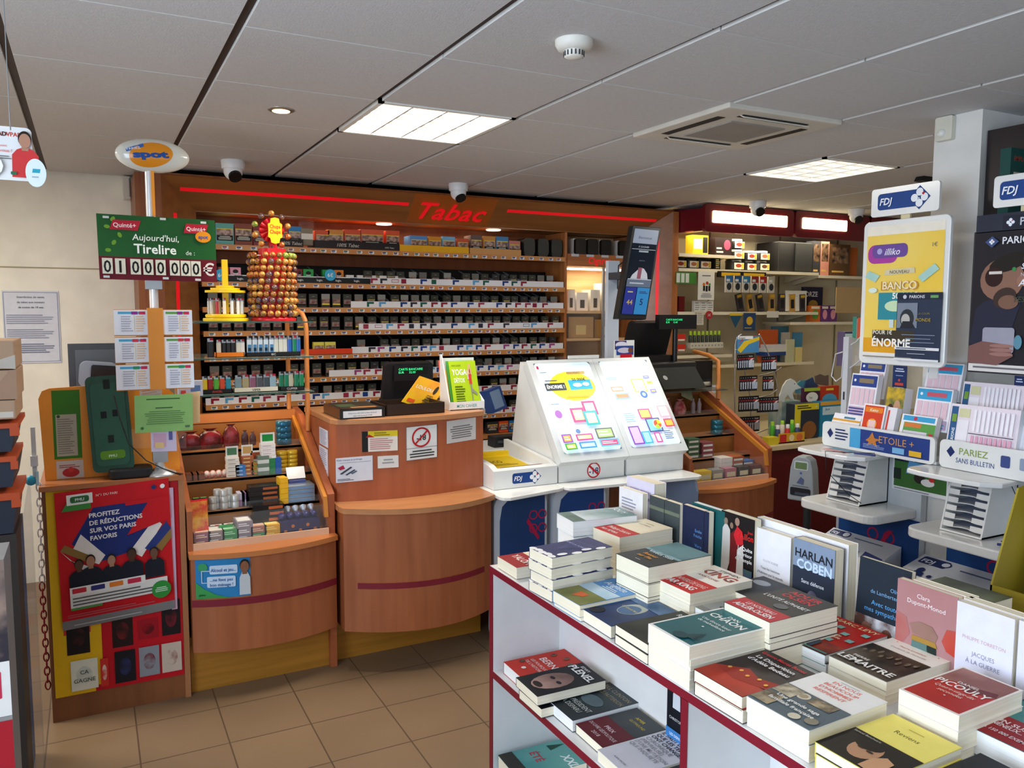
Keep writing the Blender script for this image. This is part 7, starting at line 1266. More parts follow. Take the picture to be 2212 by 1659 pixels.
# ================================================================ battery spinner and goods on the cream worktop
t=thing('battery_rack','silver wire rack hung with battery packs on the cream worktop','rack',(3.95,4.2,.70)); CR=mat('#b8bcc0',.25,metal=.7); Y=4.2
def w2(*ps): m=MB(); m.tube([py(x,y,Y) for x,y in ps],.0045,CR,6); m.build('wire',t)
w2((1588,955),(1587,840),(1588,745),(1592,728),(1602,722)); w2((1590,755),(1605,790),(1618,840),(1622,880),(1620,945)); w2((1600,955),(1622,940),(1690,915)); w2((1640,722),(1655,750),(1672,800),(1682,850),(1676,930))
m=MB(); a=py(1588,958,Y); m.box(a.x,Y-.02,.701,a.x+.32,Y+.2,.715,CR); m.build('base',t)
for r,(yy,xx) in enumerate(((798,1688),(845,1680),(895,0))):
    if xx: w2((1640,yy+14),(1665,yy+8),(xx-8,yy+2),(xx,yy-4))
X=wr(1593,726,1640,762,Y-.01); m=MB(); m.box(X[0],Y-.01,X[1],X[2],Y,X[3],'#4a88b8'); s=Sheet(m,(X[0],Y-.01,X[1]),(X[2]-X[0],0,0),(0,0,X[3]-X[1])); s.poly([(0,.2),(.3,.7),(1,.95),(1,.75),(.5,.5),(.15,0)],'#e0c030'); s.poly([(0,.45),(.3,.85),(.9,1),(.3,1)],'#c83028'); s.rect(0,.82,.7,1,'#e8e8e8'); s.text('Energizer',.05,.85,.1,'#202020',bold=.03,maxw=.6); m.build('header_card',t)
BP=[]
for c in('#2a2c30','#33353a'):
    m=MB(); m.box(-.028,0,-.105,.028,.003,0,ink(c)); s=Sheet(m,(-.028,0,-.105),(.056,0,0),(0,0,.105)); s.rect(.0,.78,1,1,'#15161a'); s.text('Energizer',.5,.84,.07,'#d8d8d8','c',bold=.03,maxw=.8); s.rect(0,.68,1,.76,'#b83030'); s.poly([(0,.5),(.6,.72),(1,.72),(.3,.48)],'#d8c8c8')
    for k in range(4):
        x=-.019+.0127*k; m.cyl((x,-.006,-.09),(x,-.006,-.042),.0055,mat('#c0c4cc',.25,metal=.7),8); 
    BP.append(m.build('battery_pack',local=True))
row=[(1595,766,6,4.5),(1648,770,5,4.5),(1600,812,6,5),(1650,812,3,5),(1598,856,7,5),(1638,858,7,5.5),(1600,900,7,5)]
for (x,y,n,d),w in zip(row,('top left','top right','upper middle left','upper middle right','lower middle left','lower middle right','bottom')):
    for k in range(n):
        P_=py(x+d*k,y-1*k*.3,Y-.02-.012*k); place(BP[k%2],xf((P_.x,P_.y-.02,P_.z)),'battery pack hanging on the %s hook of the silver rack'%w,'battery pack','battery packs on the %s hook'%w)
Y=4.1
def wt(x0,y0,x1,c,lb,nm,cat,fn,d=.04,Y=4.12,h=None,z=.701):
    X=wr(x0,y0,x1,945,Y); top=py((x0+x1)/2,y0,Y).z; m=MB(); m.box(X[0],Y,z,X[2],Y+d,top,c); s=Sheet(m,(X[0],Y,z),(X[2]-X[0],0,0),(0,0,top-z)); fn(s); return tag(m.build(nm),lb,cat)
wt(1716,872,1768,'#2c3440','yellow and black children\'s book box at the front of the worktop','activity_box','box',lambda s:(s.rect(0,.82,1,1,'#d8c828'),s.rect(.0,.3,.25,.82,'#d8c828'),s.ell(.62,.25,.3,.25,'#8a5a30'),s.disc(.88,.9,.006,'#e8e8e0'),s.lines(.1,.85,.7,.97,2,'#202020')),.08)
wt(1771,867,1822,'#2888b0','blue game box with yellow figure on the worktop','game_box','box',lambda s:(s.rect(.1,.62,.9,.85,'#c8e0e8'),s.text('Jeux',.2,.75,.08,'#2878a0',bold=.03),s.ell(.8,.25,.3,.3,'#e0b028'),s.ell(.8,.42,.15,.12,'#8a3c28'),s.rect(0,.9,1,1,'#e8a838')),.08,4.14)
cbox(1737,838,1771,868,4.22,.03,'#4a2038','dark purple storybook with a white bubble on the worktop',name='storybook',cat='book',z=.9,art=lambda s:(s.rect(0,.85,1,1,'#a8c040'),s.ell(.5,.55,.38,.25,'#e8e4d8'),s.text('Tais',.3,.5,.1,'#303030'))) 
cbox(1772,834,1812,864,4.24,.03,'#c83c20','red storybook with a blue arch on the worktop',name='storybook',cat='book',z=.9,art=lambda s:(s.ell(.5,.35,.4,.3,'#58a8c8'),s.rect(0,0,1,.2,'#58a040'),s.rect(.3,.8,.7,.9,'#f0d848')))
simple('storybook_riser','grey riser box carrying the storybooks at the back of the worktop','riser',lambda m:m.box(py(1737,860,4.22).x-.02,4.22,.701,py(1815,860,4.22).x+.02,4.4,.898,mat('#7a6a58',.5)))
# white dolphin and animal cards
def outline(pts,Y,th,c,nm,lb,cat,extra=None):
    m=MB(); ps=[(py(x,y,Y).x,py(x,y,Y).z) for x,y in pts]; m.prism(ps,Y,Y+th,c,'y'); 
    if extra: extra(m)
    return tag(m.build(nm),lb,cat)
outline([(1732,838),(1724,832),(1718,823),(1710,818),(1700,822),(1692,834),(1687,850),(1683,858),(1678,868),(1688,866),(1694,872),(1696,860),(1702,852),(1708,862),(1716,864),(1712,850),(1718,842)],4.3,.012,mat('#dfe6e2',.4),'dolphin_card','white leaping dolphin cut out card on the worktop','card',lambda m:(m.bc((py(1716,829,4.3).x,4.298,py(1716,829,4.3).z),(.006,.003,.006),BLACK)))
outline([(1738,840),(1742,822),(1756,815),(1760,826),(1770,835),(1764,842)],4.34,.012,mat('#26466c',.4),'bird_card','dark blue bird cut out card behind the storybooks','card')
outline([(1764,830),(1762,812),(1772,808),(1782,812),(1790,810),(1790,834)],4.36,.012,mat('#6a5a50',.4),'bear_card','brown animal cut out card with green outline behind the storybooks','card')
outline([(1720,850),(1718,832),(1730,822),(1745,822),(1756,838),(1756,850)],4.38,.01,mat('#5aa0b8',.4),'wave_card','light blue wave card behind the dolphin','card')
simple('card_riser','low tan box carrying the animal cut out cards','riser',lambda m:m.box(py(1686,900,4.3).x,4.29,.701,py(1728,900,4.3).x,4.42,py(1700,867,4.3).z,mat('#7a9a9c',.5,c2='#c8d0c8',vs=6)))
simple('card_riser','tan box at the back carrying the wave and bird cards','riser',lambda m:m.box(py(1716,850,4.36).x+.0,4.335,.905 if False else .701,py(1736,850,4.36).x-.002,4.40,py(1730,852,4.36).z,mat('#8a8068',.5)))
tg=thing('glue_display','yellow and red cardboard tray of glue bottles on the worktop','display',(4.1,4.05,.70)); X=wr(1682,930,1738,955,4.04); m=MB(); m.box(X[0],4.04,.701,X[2],4.045,.77,'#d8a828'); s=Sheet(m,(X[0],4.04,.701),(X[2]-X[0],0,0),(0,0,.069)); s.rect(.05,.1,.3,.9,'#c83030'); s.ell(.5,.5,.1,.35,'#e8d8b0'); s.ell(.8,.5,.12,.4,'#d87040'); m.box(X[0],4.04,.701,X[2],4.2,.71,'#d8a828'); m.build('tray',tg)
for k in range(6):
    x=X[0]+.03+(X[2]-X[0]-.06)*(k%3)/2; y=4.08+.05*(k//3); c=['#d8d8d0','#2c2c30','#d8d8d0','#48a838','#d87828','#48a838'][k]
    t=thing('glue_bottle','glue bottle with %s cap in the yellow tray, %s row %s'%(['blue white','dark','blue white','lime','orange','lime'][k],['front','back'][k//3],['left','centre','right'][k%3]),'bottle',(x,y,.71)); m=MB(); m.lathe([(.017,0),(.018,.004),(.018,.08),(.012,.088)],(x,y,.711+.02*(k//3)),mat(['#3c4a70','#c83030','#3c4a70','#50b038','#e8e0d0','#50b038'][k],.35),14); m.build('body',t); m=MB(); m.lathe([(.013,.088),(.013,.112),(.01,.115)],(x,y,.711+.02*(k//3)),mat('#e8e8e8' if k<3 else '#a8d838',.35),14); m.build('cap',t)
cbox(1660,945,1682,962,4.03,.06,'#d8c830','small yellow box at the front left edge of the worktop',z=.701)
# ================================================================ betting corner at the left end of the counter
lc2=thing('betting_counter','wooden end cabinet covered with red and yellow posters, far left','counter',(.07,3.8,0)); BW=mat('#8a5430',.4,c2='#7c4a2a',vs=2,stretch=(8,8,.7))
m=MB(); m.box(-.188,3.518,0,.31,4.12,.94,BW); m.build('carcass',lc2)
m=MB(); m.box(-.195,3.50,.925,.318,4.13,.945,mat('#a8683c',.35)); m.build('top',lc2)
m=MB(); m.box(.296,3.505,0,.318,3.52,.925,mat('#a87048',.4)); m.build('edge_trim',lc2)
m=MB(); panel(m,(-.175,3.512,.10),(.47,0,0),(0,0,.822),.002,ink('#c01020')); s=Sheet(m,(-.175,3.512,.10),(.47,0,0),(0,0,.822)); s.rect(0,0,.30,1,'#e8b818'); s.rect(.15,.03,.36,.97,'#e8b818'); s.rect(.08,.3,.28,.92,'#d0402c'); s.rect(.36,0,1,1,'#c01020'); s.rect(.25,.94,1,1,'#b81420')
for k,(u,v,w,h,c,c2) in enumerate(((.10,.20,.17,.17,'#1c1414','#4a1c20'),(.44,.2,.16,.16,'#241010','#6a1c1c'),(.64,.22,.16,.1,'#a01020','#600c14'),(.83,.22,.15,.18,'#1c1418','#8a2030'),(.12,.02,.2,.15,'#e0e0d0','#b8c0b8'),(.45,.02,.16,.16,'#14141c','#28305a'),(.64,.03,.16,.15,'#8a9098','#701828'),(.82,.03,.16,.15,'#c8b8a8','#8a4038'),(.34,.02,.06,.14,'#c83028','#e0d8c8'))):
    s.rect(u,v,u+w,v+h,c); s.ell(u+w/2,v+h/2,w*.3,h*.28,BG(c2,c,20)); 
s.text('CA',.22,.10,.02,'#505850','c',bold=.02); s.text('GAGNE',.22,.06,.02,'#505850','c',bold=.02); s.rect(.915,.35,.96,.97,'#c8a8c0'); m.build('poster_board',lc2)
m=MB(); m.box(.300,3.508,.24,.3165,3.511,.92,'#d8d4d0'); m.build('white_edge',lc2)
def prof(s):
    s.rect(0,0,1,1,'#c4101c'); s.rect(0,0,1,.065,'#7a7878'); s.poly([(.12,.62),(.32,.86),(.56,.86),(1,.84),(.66,.5),(.3,.45)],'#1c2c70') ; s.poly([(.1,.54),(.2,.68),(.4,.5),(.34,.44)],'#e4dcd8'); s.poly([(.02,.58),(.1,.5),(.3,.42),(.2,.42)],'#e4dcd8'); s.poly([(.06,.62),(.3,.5),(.26,.46),(.02,.58)],'#8a6a34'); s.poly([(.62,.5),(.86,.72),(.92,.66),(.72,.44)],'#e4dcd8'); s.poly([(.75,.5),(.96,.68),(1,.62),(.85,.45)],'#283878'); s.poly([(.85,.5),(1,.62),(1,.55),(.9,.46)],'#8a6a34'); s.rect(.6,.84,1,.87,'#c4101c'); s.poly([(.6,.62),(.8,.84),(1,.84),(1,.7)],'#c4101c')
    for t,y in(('PROFITEZ',.79),('DE RÉDUCTIONS',.735),('SUR VOS PARIS',.68),('FAVORIS',.625)): s.text(t,.28,y,.033,'#e8e4e8',bold=.05,maxw=.62)
    s.poly([(.05,.86),(.1,.92),(.3,.96),(.3,.86)],'#3c8a3c'); s.rect(.1,.9,.32,.975,'#e8e8e4'); s.rr(.13,.915,.29,.96,'#2c6a3c',.008); s.text('PMU',.21,.925,.022,'#e8f0e8','c',bold=.03); s.text('N°1 DU PARI',.35,.94,.018,'#e8c8c8',bold=.02); s.disc(.86,.95,.009,'#283468'); s.disc(.94,.95,.009,'#e8e8e8')
    for k,u in enumerate((.14,.24,.42,.6,.8,)): s.person(u+.03,.28,.22+.02*(k%2),['#5a3c2c','#a07058','#a88068','#4a3024','#6a4a38'][k],'#141826',w=.62)
    s.rect(.08,.16,.94,.27,'#dcd8d4'); s.rect(.08,.25,.74,.31,'#e4e0dc'); [s.rr(.1+.16*k,.265,.22+.16*k,.30,['#c02838','#2c2c70','#d87828','#c02848'][k],.003) for k in range(4)]; s.lines(.1,.17,.9,.24,3,'#5a5a58'); s.rect(.08,.145,.35,.16,'#3c8a40'); s.disc(.88,.18,.036,'#2c8a38'); s.lines(.82,.16,.94,.2,3,'#c8e0c8',al='c'); s.lines(.05,.09,.85,.12,2,'#a85058'); s.lines(.1,.03,.9,.045,1,'#a8a8a8')
sheetthing('promotional_poster','large red poster with white capitals and five players on the left counter','poster',(-.138,3.497,.372),(.405,0,.022),(-.008,0,.545),.0012,'#c4101c',prof)
# orange panel and terminal
t=thing('betting_kiosk','orange rounded panel carrying a green betting terminal','kiosk',(.1,3.62,.946))
m=MB(); m.prism([(-.178,.946),(-.188,1.27),(-.175,1.30),(-.15,1.31),(-.02,1.315),(.27,1.30),(.30,1.27),(.315,1.0),(.315,.946)],3.62,3.632,ORANGE,'y'); s=Sheet(m,(-.188,3.62,.946),(.5,0,0),(0,0,.37)); s.rect(.09,.22,.285,.96,'#3c7a1c'); s.rect(.11,.25,.255,.7,'#b8b09c'); s.lines(.12,.27,.24,.66,16,'#8a8478'); s.disc(.13,.68,.006,'#305030'); s.rect(.1,.01,.29,.2,'#cfc8c0'); s.ell(.2,.07,.06,.05,'#b82c2c'); s.lines(.12,.12,.27,.16,2,'#a05048'); s.disc(.2,.1,.01,'#c83838'); m.build('orange_panel',t)
GT=mat('#104830',.45); m=MB(); m.M=Matrix.Translation((.066,3.60,.972))@Matrix.Rotation(-.045,4,'Y')@Matrix.Rotation(-.08,4,'X')@Matrix.Diagonal((1.1,1,1.14,1)); m.rbox(-.068,-.055,0,.068,0,.335,GT,.02,'y'); m.rbox(-.055,-.062,.02,.055,-.05,.31,mat('#135238',.45),.02,'y'); s=Sheet(m,(-.068,-.0625,0),(.136,0,0),(0,0,.335)); s.rr(.42,.86,.58,.96,'#08140e',.004); s.rect(.3,.56,.44,.63,'#0a0c0c'); s.rect(.58,.57,.7,.64,'#0a0c0c'); s.rect(.42,.3,.56,.38,'#101812'); s.rr(.2,.13,.8,.22,'#5a8a1c',.01); s.text('PMU',.5,.15,.03,'#e0f0d8','c'); m.M=None; m.build('green_terminal',t)
m=MB(); m.M=xf((.12,3.58,.946)); m.rbox(-.075,-.07,0,.085,.04,.04,BLACKM,.03); m.M=None; m.build('terminal_base',t,bevel=.008)
m=MB(); m.tube([(.075,3.52,1.28),(.09,3.50,1.2),(.12,3.49,1.09),(.18,3.48,1.02),(.24,3.46,.985),(.30,3.46,.955),(.315,3.5,.95),(.27,3.56,.95),(.21,3.55,.951)],.0025,BLACK,6); m.build('cable',t)
# pole with oval sign
pc=(.235,3.56); t=thing('sign_pole','tall pole with glossy oval sign rising from the left counter','sign pole',(pc[0],pc[1],.946)); CP=mat('#c8ccd0',.25,metal=.6)
m=MB(); m.lathe([(.062,0),(.06,.008),(.03,.02),(.02,.03)],(pc[0],pc[1],.946),CP,28); m.build('base',t)
m=MB(); m.cyl((pc[0],pc[1],.96),(pc[0],pc[1],2.19),.017,mat('#dcdcdc',.25,metal=.3),16); m.box(pc[0]+.004,pc[1]-.019,1.99,pc[0]+.016,pc[1]-.010,2.17,ORANGE); m.build('pole',t)
m=MB(); m.box(pc[0]-.03,pc[1]-.03,1.70,pc[0]+.03,pc[1]+.02,1.735,STEEL); m.build('clamp',t); m=MB(); m.box(pc[0]-.028,pc[1]-.03,1.0,pc[0]+.028,pc[1]+.02,1.05,STEEL); m.build('clamp',t)
m=MB(); oc=py(330,337,3.56); m.ball(oc,1,mat('#d0d0ca',.12,coat=.6),36,.134,.05,.066) if False else m.lathe([(max(.002,math.sin(PI*i/20)),-.066*math.cos(PI*i/20)) for i in range(21)],oc,mat('#d4d4cc',.12,coat=.6),40,.136,.05); osg=m.build('oval_sign',t)
m=MB()
# printed face wrapped on the oval
def on_oval(s_fn):
    q=MB(); s=Sheet(q,(-1,0,-1),(2,0,0),(0,0,2),.004); s_fn(s)
    for p in q.v:
        x,z=p.x,p.z; d=1-x*x*.9-z*z*.9; p2=Vector((oc.x+.130*x,oc.y-.05*math.sqrt(max(d,.05))-.002+p.y*.05,oc.z+.064*z)); p.x,p.y,p.z=p2
    return q
def ov(s): s.k=1; [None]; s.ell(.47,.48,.29,.36,'#e08c18',28,.3); s.k=4; s.poly([(.12,.62),(.36,.80),(.37,.70),(.13,.52)],'#3c68b0'); s.k=6; s.text('PARIEZ',.14,.57,.07,'#e8ecf4',bold=.03,rot=.3,maxw=.2); s.k=8; s.text('spot',.22,.36,.2,'#1c4c98',bold=.10,rot=.12,maxw=.5)
q=on_oval(ov); q.f=q.f[1:]; q.m=q.m[1:]; q.s=q.s[1:]; EO=mat('#e08c18',.25,coat=.4); v=[]; n=32; nr=7
for r in range(nr+1):
    for i in range(n):
        a=2*PI*i/n; e=r/nr; X_=-.06+e*(.58*math.cos(a)); Z_=-.04+e*(.72*math.sin(a)+.15*math.cos(a)); v.append((oc.x+.136*X_,oc.y-.05*math.sqrt(max(1-X_*X_-Z_*Z_,.02))-.0012,oc.z+.066*Z_))
q.add(v,[(r*n+i,r*n+(i+1)%n,(r+1)*n+(i+1)%n,(r+1)*n+i) for r in range(nr) for i in range(n)],EO,True); q.build('oval_print',osg)
# jackpot board
t=thing('jackpot_board','green and maroon jackpot board with flip digits on the pole','sign',(.26,3.52,1.73)); O=Vector((.043,3.52,1.736)); U=Vector((.430,0,-.004)); V=Vector((-.003,0,.250))
m=MB(); panel(m,O,U,V,.012,ink('#6a1020')); s=Sheet(m,O,U,V); s.rect(0,.355,1,1,BG('#1c5a24','#164a1c',3)); s.rect(0,0,1,.355,'#6a1020')
for k in range(5): s.ell(.08+.05*(k%3),.45+.12*k,.025,.03,'#6a9a2c',12,k)
s.poly([(.10,.77),(.13,.92),(.36,.92),(.33,.77)],'#b01c30'); s.text('Quinté+',.13,.81,.07,'#f0d8d8',bold=.03,maxw=.2); s.poly([(.72,.77),(.745,.92),(.94,.92),(.91,.77)],'#b01c30'); s.text('Quinté+',.745,.81,.065,'#f0d8d8',bold=.03,maxw=.17); s.ell(.89,.72,.07,.09,'#e08c18'); s.text('spot',.89,.69,.06,'#1c4c98','c',bold=.05,maxw=.12)
s.text("Aujourd'hui,",.28,.62,.10,'#e4ece0',bold=.02,maxw=.46,shear=.1); s.text('Tirelire',.29,.42,.15,'#eef4ea',bold=.04,maxw=.42); s.text('de :',.73,.42,.07,'#d8e4d4',bold=.01); 
for k,(u,d) in enumerate(zip((.025,.13,.255,.36,.465,.585,.68,.77),'01000000')):
    s.rect(u,.085,u+.085,.325,'#dcd8c4'); s.text(d,u+.042,.11,.19,'#141414','c',bold=.03,maxw=.06)
s.text('€',.875,.10,.2,'#e0d8d0',bold=.03)
for u,v in((.05,.93),(.52,.95),(.87,.93),(.03,.02),(.52,.02),(.8,.01)): s.rect(u,v,u+.05,v+.035,'#c8ccc8')
m.build('board',t)
# leaflet rack
t=thing('leaflet_rack','orange curved rack holding six white race programmes on the pole','rack',(.235,3.5,1.2)); OR2=mat('#d08428',.4)
m=MB(); m.box(.205,3.50,1.30,.262,3.535,1.625,OR2); m.build('spine',t)
for k in range(6):
    zz=1.305+.108*(k//2)-.002; side=k%2; x0,x1=((.085,.21),(.258,.37))[side]
    m=MB(); m.box(x0,3.512,zz-.004,x1,3.52,zz+.1,OR2); m.build('arm_plate',t)
    def lf(s,k=k):
        s.rect(0,0,1,1,'#e0e2ea'); s.rect(.12,.84,.9,.93,['#4aa0c8','#5a9a40'][k%2]); s.rr(.5,.82,.68,.94,['#2c8a60','#c83848','#8a2c88'][k//2],.001); s.rr(.72,.82,.9,.94,'#c02c50',.001); s.lines(.2,.12,.55,.78,7,'#a8a8b8',seed=k); s.lines(.62,.12,.9,.78,7,'#d8b088',seed=k+9); s.rect(.56,.12,.58,.78,'#e0d0a8')
    m=MB(); a=(x0,3.507,zz); U=Vector((x1-x0,-.006 if side else 0,0)); panel(m,a,U,(0,0,.098),.002,ink('#e0e2ea')); s=Sheet(m,a,U,(0,0,.098)); lf(s); tag(m.build('race_programme'),'white race programme in the orange rack, %s %s'%(['bottom','middle','top'][k//2],['left','right'][side]),'leaflet')
# notices round the pole foot
sheetthing('green_notice','light green printed notice on the pole above the left counter','notice',py(292,936,3.49),py(417,929,3.49)-py(292,936,3.49),py(290,855,3.49)-py(292,936,3.49),.001,'#84b068',lambda s:(s.lines(.1,.86,.88,.92,1,'#305028',al='c'),s.lines(.3,.62,.7,.68,1,'#305028',al='c'),s.lines(.15,.2,.88,.58,7,'#5a8048',al='c'),s.disc(.12,.12,.006,'#3a6a38'),s.rect(.86,.09,.94,.15,'#506850')))
sheetthing('cream_card','cream card edge behind the green notice','card',py(398,918,3.53),py(432,912,3.53)-py(398,918,3.53),py(398,850,3.53)-py(398,918,3.53),.001,'#e0c090',lambda s:None)
t=thing('slip_holder','clear holder with a lilac slip under the green notice','holder',(.24,3.5,1.05)); m=MB(); panel(m,py(285,968,3.50),py(403,968,3.50)-py(285,968,3.50),(0,0,.075),.003,CLEAR); m.build('holder',t)
sheetthing('lilac_slip','lilac printed slip in the clear holder','slip',py(327,976,3.495),py(382,974,3.495)-py(327,976,3.495),(0,0,.092),.001,'#c8bcd4',lambda s:(s.rect(.1,.2,.6,.8,'#c8a0b8'),s.rect(.7,.5,.85,.9,'#5a5a98'),s.rect(.15,.15,.5,.4,'#d8b880')))
sheetthing('pink_leaflet','pink leaflet behind the orange rack foot','leaflet',py(302,860,3.54),py(350,852,3.54)-py(302,860,3.54),(0,0,.05),.001,'#e0c8b8',lambda s:s.lines(.1,.2,.8,.8,3,'#d0a088'))
cbox(385,823,438,846,3.72,.04,'#b8c0d8','small blue and white card box on the lowest glass shelf behind the rack',name='card_box',art=lambda s:(s.rect(.5,.3,.9,.7,'#5878b0'),s.rect(.1,.1,.3,.4,'#c84848')),z=1.245)
# dark monitor behind
t=thing('till_monitor','dark grey till monitor behind the orange kiosk panel','monitor',(-.0,4.3,.95)); a=wr(148,742,262,850,4.3)
m=MB(); m.box(a[0],4.3,1.10,a[2]+.02,4.33,a[3],mat('#41464e',.4)); m.box(a[0]+.03,4.297,1.14,a[2],4.3,a[3]-.03,mat('#565c66',.3)); m.build('casing',t,bevel=.004)
m=MB(); m.box(a[0]+.05,4.26,.945,a[2]-.05,4.34,1.12,BLACKM); m.build('stand',t)
t=thing('card_terminal','light grey rounded terminal hood in front of the dark monitor','terminal',(.05,4.2,1.15)); a=wr(170,783,255,838,4.15)
m=MB(); m.M=xf(((a[0]+a[2])/2,4.15,(a[1]+a[3])/2),0,0,.1); w=a[2]-a[0]; h=a[3]-a[1]; m.rbox(-w/2,0,-h/2,w/2,.08,h/2,mat('#8a96a8',.35),.03,'y'); m.rbox(-w*.2,-.004,-h*.3,w*.45,0,h*.4,mat('#22262c',.2),.01,'y'); m.M=None; m.build('hood',t)
m=MB(); m.box((a[0]+a[2])/2-.02,4.17,.945,(a[0]+a[2])/2+.02,4.2,a[1]+.02,DGREY); m.build('post',t)
simple('side_bench','plain wooden bench behind the betting counter carrying the monitor','bench',lambda m:m.box(-.19,4.135,0,.31,4.5,.944,BW))
# side brackets and chain
t=thing('side_bracket','pale grey metal bracket with blue clip at the left edge of the counter','bracket',(-.2,3.55,.95)); m=MB(); a=py(80,960,3.55); m.box(-.215,3.545,.95,-.20,3.56,1.17,LGREY); m.box(-.22,3.54,1.02,-.196,3.565,1.06,'#c8c8cc'); m.build('bracket',t); m=MB(); m.ball((-.222,3.55,.965),.02,mat('#2c98b8',.35),10,1,.6,1); m.box(-.205,3.535,.945,-.195,3.545,1.0,'#a8c8d8'); m.build('blue_clip',t)
for k in range(13):
    y=1052+16.5*k; P_=py(84+k*.55,y,3.54); z=P_.z; m=MB(); ax=k%2; c='#d8d4d8' if k<13 else '#b02030'
    ps=[]; 
    for i in range(13):
        a=2*PI*i/12; u=.009*math.cos(a); v=.019*math.sin(a); ps.append((P_.x+(u if not ax else 0),3.54+(u if ax else 0),z+v))
    m.tube(ps,.0028,ink(c),6); tag(m.build('chain_link'),'white plastic chain link hanging at the left side of the counter','chain link','white links of the hanging chain')
for k in range(15):
    P_=py(91+k*.9,1267+15.2*k,3.54); m=MB(); ax=k%2; ps=[]
    for i in range(13):
        a=2*PI*i/12; u=.009*math.cos(a); v=.0185*math.sin(a); ps.append((P_.x+(u if not ax else 0),3.54+(u if ax else 0),P_.z+v))
    m.tube(ps,.0028,ink('#8a1c28'),6); tag(m.build('chain_link'),'dark red plastic chain link hanging at the left side of the counter','chain link','red links of the hanging chain')
# wall notice, siren
def wn(s): s.frame(.02,.02,.98,.98,'#7a88a8',.003); s.text('Interdiction de vente',.5,.90,.028,'#5a6478','c',bold=.02,maxw=.75); s.text('de tabac aux mineurs',.5,.83,.028,'#5a6478','c',bold=.02,maxw=.8); s.text('de moins de 18 ans.',.5,.76,.028,'#5a6478','c',bold=.02,maxw=.75); s.lines(.06,.54,.92,.68,5,'#98a0b4'); s.lines(.06,.34,.92,.48,5,'#98a0b4'); s.lines(.06,.14,.92,.28,5,'#7a84a0')
sheetthing('wall_notice','white notice with blue frame about tobacco sales on the cream wall','notice',(-.437,5.445,1.305),(.284,0,-.0),(0,0,.42),.002,'#d8dcea',wn)
t=thing('alarm_box','white ribbed alarm box at the top left corner of the tobacco shelving','alarm',(.20,5.4,2.2)); a=wr(266,382,291,430,5.38); m=MB(); m.box(a[0],5.36,a[1],.249,5.445,a[3],mat('#d4d0c4',.4)); [m.box(a[0]+.03+.012*k,5.355,a[1]+.01,a[0]+.036+.012*k,5.36,a[3]-.01,GREY) for k in range(3)]; m.build('housing',t,bevel=.004)
# hanging sign
t=thing('hanging_sign','white advertising card with a man in red hanging from the ceiling, top left','sign',(-.2,2.3,2.0)); Y=2.3
a=wr(-60,272,70,388,Y); m=MB(); O=(a[0],Y,a[1]); U=Vector((a[2]-a[0],0,.012)); V=Vector((0,0,a[3]-a[1])); 
m.prism([(p,q) for p,q in rrect(a[0],a[1],a[2],a[3],.012)],Y,Y+.004,mat('#e4e4e4',.35),'y'); s=Sheet(m,O,(a[2]-a[0],0,0),V,.0006); s.text('ADVPARI',.42,.82,.08,'#c83828',bold=.04,maxw=.42); s.text('AD',.42,.82,.08,'#303030',bold=.04); s.text('avec',.45,.62,.05,'#d86858'); s.text('vous ?',.45,.52,.06,'#d86858',bold=.02); s.lines(.45,.38,.65,.46,2,'#6a6a6a'); s.person(.88,.06,.84,'#b08068','#c83838',w=.55); s.ell(.0,.25,.5,.3,'#f0eef0'); s.rr(.62,.1,.72,.16,'#2c6a4c',.002); m.build('card',t)
a=wr(55,343,100,404,Y-.02); m=MB(); cx_=(a[0]+a[2])/2; cz_=(a[1]+a[3])/2; m.lathe([(.0005,-.0005),(.99,-.0005),(1,.0),(.99,.5)],(0,0,0),'#e0eaf0',24) if False else None
ps=[(cx_+(a[2]-a[0])/2*math.cos(2*PI*i/28),cz_+(a[3]-a[1])/2*math.sin(2*PI*i/28)) for i in range(28)]; m.prism(ps,Y-.02,Y-.016,mat('#dce8ee',.3),'y'); s=Sheet(m,(a[0],Y-.02,a[1]),(a[2]-a[0],0,0),(0,0,a[3]-a[1])); s.poly([(.32,.5),(.36,.64),(.72,.64),(.68,.5)],'#2ca0b8'); s.lines(.3,.3,.7,.4,1,'#9ab0b8'); m.build('oval_tag',t)
m=MB(); p=py(22,272,Y); m.cyl((p.x,Y,p.z-.01),(p.x,Y,CZ),.0012,GREY,5); m.build('string',t)
# ================================================================ crates, boxes and newspaper rack at the far left
Y=3.0
def lb_(x1,y0,y1,c,lb,nm,cat,d=.3,fn=None,Y=3.0,w=.35):
    z0=py(x1,y1,Y).z;z1=py(x1,y0,Y).z;xr=py(x1,(y0+y1)/2,Y).x; m=MB(); m.box(xr-w,Y,z0,xr,Y+d,z1,c); s=Sheet(m,(xr-w,Y,z0),(w,0,0),(0,0,z1-z0)); 
    if fn: fn(s)
    return tag(m.build(nm,bevel=.004),lb,cat)
KB=mat('#a88a70',.7,bump=.2,bs=40)
lb_(32,736,797,KB,'topmost brown cardboard box at the left edge','cardboard_box','box',fn=lambda s:s.poly([(.7,.1),(1,.5),(1,0)],'#b8b0a4'))
lb_(36,799,862,KB,'second brown cardboard box down at the left edge','cardboard_box','box',fn=lambda s:s.poly([(.75,0),(.95,1),(1,1),(1,0)],'#a08068'))
lb_(34,864,905,KB,'lowest brown cardboard box, on the crates at the left edge','cardboard_box','box',fn=lambda s:s.rect(.8,.1,.98,.4,'#c8c0b4'))
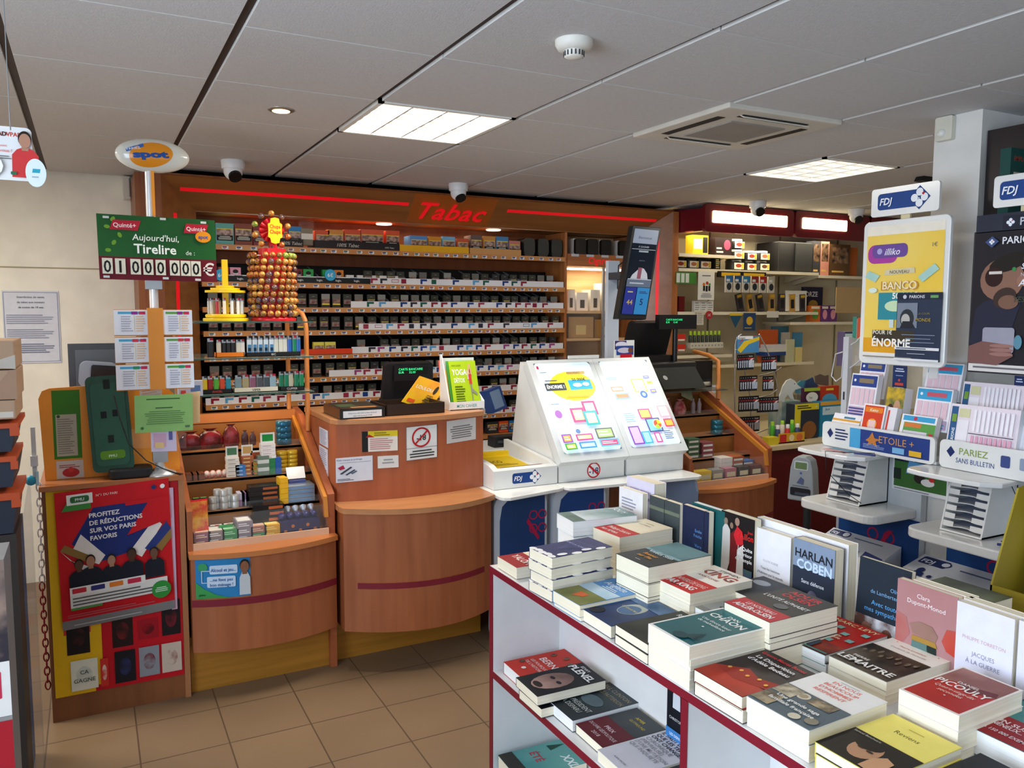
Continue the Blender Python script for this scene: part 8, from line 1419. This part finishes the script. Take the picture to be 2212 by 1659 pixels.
def crate(y0,y1,x1,lb,out):
    z0=py(x1,y1,Y).z;z1=py(x1,y0,Y).z;xr=py(x1,(y0+y1)/2,Y).x; t=thing('stacking_crate',lb,'crate',(xr-.17,3.15,z0)); h=z1-z0
    NB=mat('#1c2434',.45); OO=mat('#b04418',.5)
    m=MB(); m.prism([(xr-.35,z0+.0),(xr-.02,z0+.0),(xr-.005,z1-h*.25),(xr-.35,z1-h*.25)],3.0,3.3,NB,'y'); m.build('bin',t); m=MB(); m.box(xr-.36,2.985,z1-h*.25,xr+(.004 if out else -.004),3.3,z1-h*.10,OO); m.box(xr-.02,2.985,z1-h*.25-.025,xr+(.006 if out else 0),3.0,z1-h*.25,OO); m.build('orange_rim',t)
crate(906,974,38,'top dark blue crate with orange rim at the left edge',1)
crate(976,1050,40,'middle dark blue crate with orange rim at the left edge',0)
crate(1052,1150,42,'bottom dark blue crate with orange rim at the left edge',1)
simple('crate_plinth','dark plinth under the stacked crates at the left edge','plinth',lambda m:m.box(py(45,1200,3.0).x-.36,3.0,0,py(45,1200,3.0).x-.01,3.3,py(42,1151,3.0).z-.002,mat('#2a2420',.5)))
t=thing('newspaper_rack','blue tinted acrylic newspaper rack in the lower left corner','rack',(-.2,1.9,0)); Yk=1.75
AB=mat('#1c5070',.15,alpha=.16,var=0,spec=.4)
A=py(50,1139,Yk);B=py(74,1659,Yk)
m=MB(); m.prism([(Yk,0),(Yk,A.z-.015),(Yk+.01,A.z),(Yk+.24,A.z+.04),(Yk+.25,A.z+.02),(Yk+.25,0)],A.x-.004,A.x,AB,'x'); m.build('side_sheet',t)
m=MB(); m.box(A.x-.34,Yk,0,A.x-.004,Yk+.004,.3,AB); m.build('front_sheet',t)
m=MB(); m.box(A.x-.34,Yk+.004,.0,A.x-.006,Yk+.25,.03,mat('#1c4c68',.3)); m.build('base',t)
m=MB(); m.box(A.x-.33,Yk+.01,.25,A.x-.035,Yk+.14,A.z-.06,'#8a8886'); s=Sheet(m,(A.x-.33,Yk+.0095,.25),(.295,0,0),(0,0,A.z-.31)); s.rect(0,.78,1,1,BG('#302c34','#8a7468',12)); s.rect(0,.66,1,.78,'#d8d4d0'); s.rr(.6,.7,.95,.76,'#b82c48',.003); s.rect(0,.5,1,.65,'#a01c28'); s.rect(0,.35,1,.5,'#8a8a88'); s.rect(0,.1,1,.35,BG('#b02028','#3c2428',14)); tag(m.build('newspaper_pile'),'pile of newspapers with red headlines in the blue acrylic rack','newspapers')
m=MB(); m.add([(A.x-.03,Yk+.006,.62),(A.x-.008,Yk+.006,.60),(A.x-.012,Yk+.006,.34),(A.x-.04,Yk+.006,.38)],[(3,2,1,0)],'#d8c8b0'); tag(m.build('paper_sheet'),'cream loose sheet bent behind the acrylic side of the newspaper rack','paper')
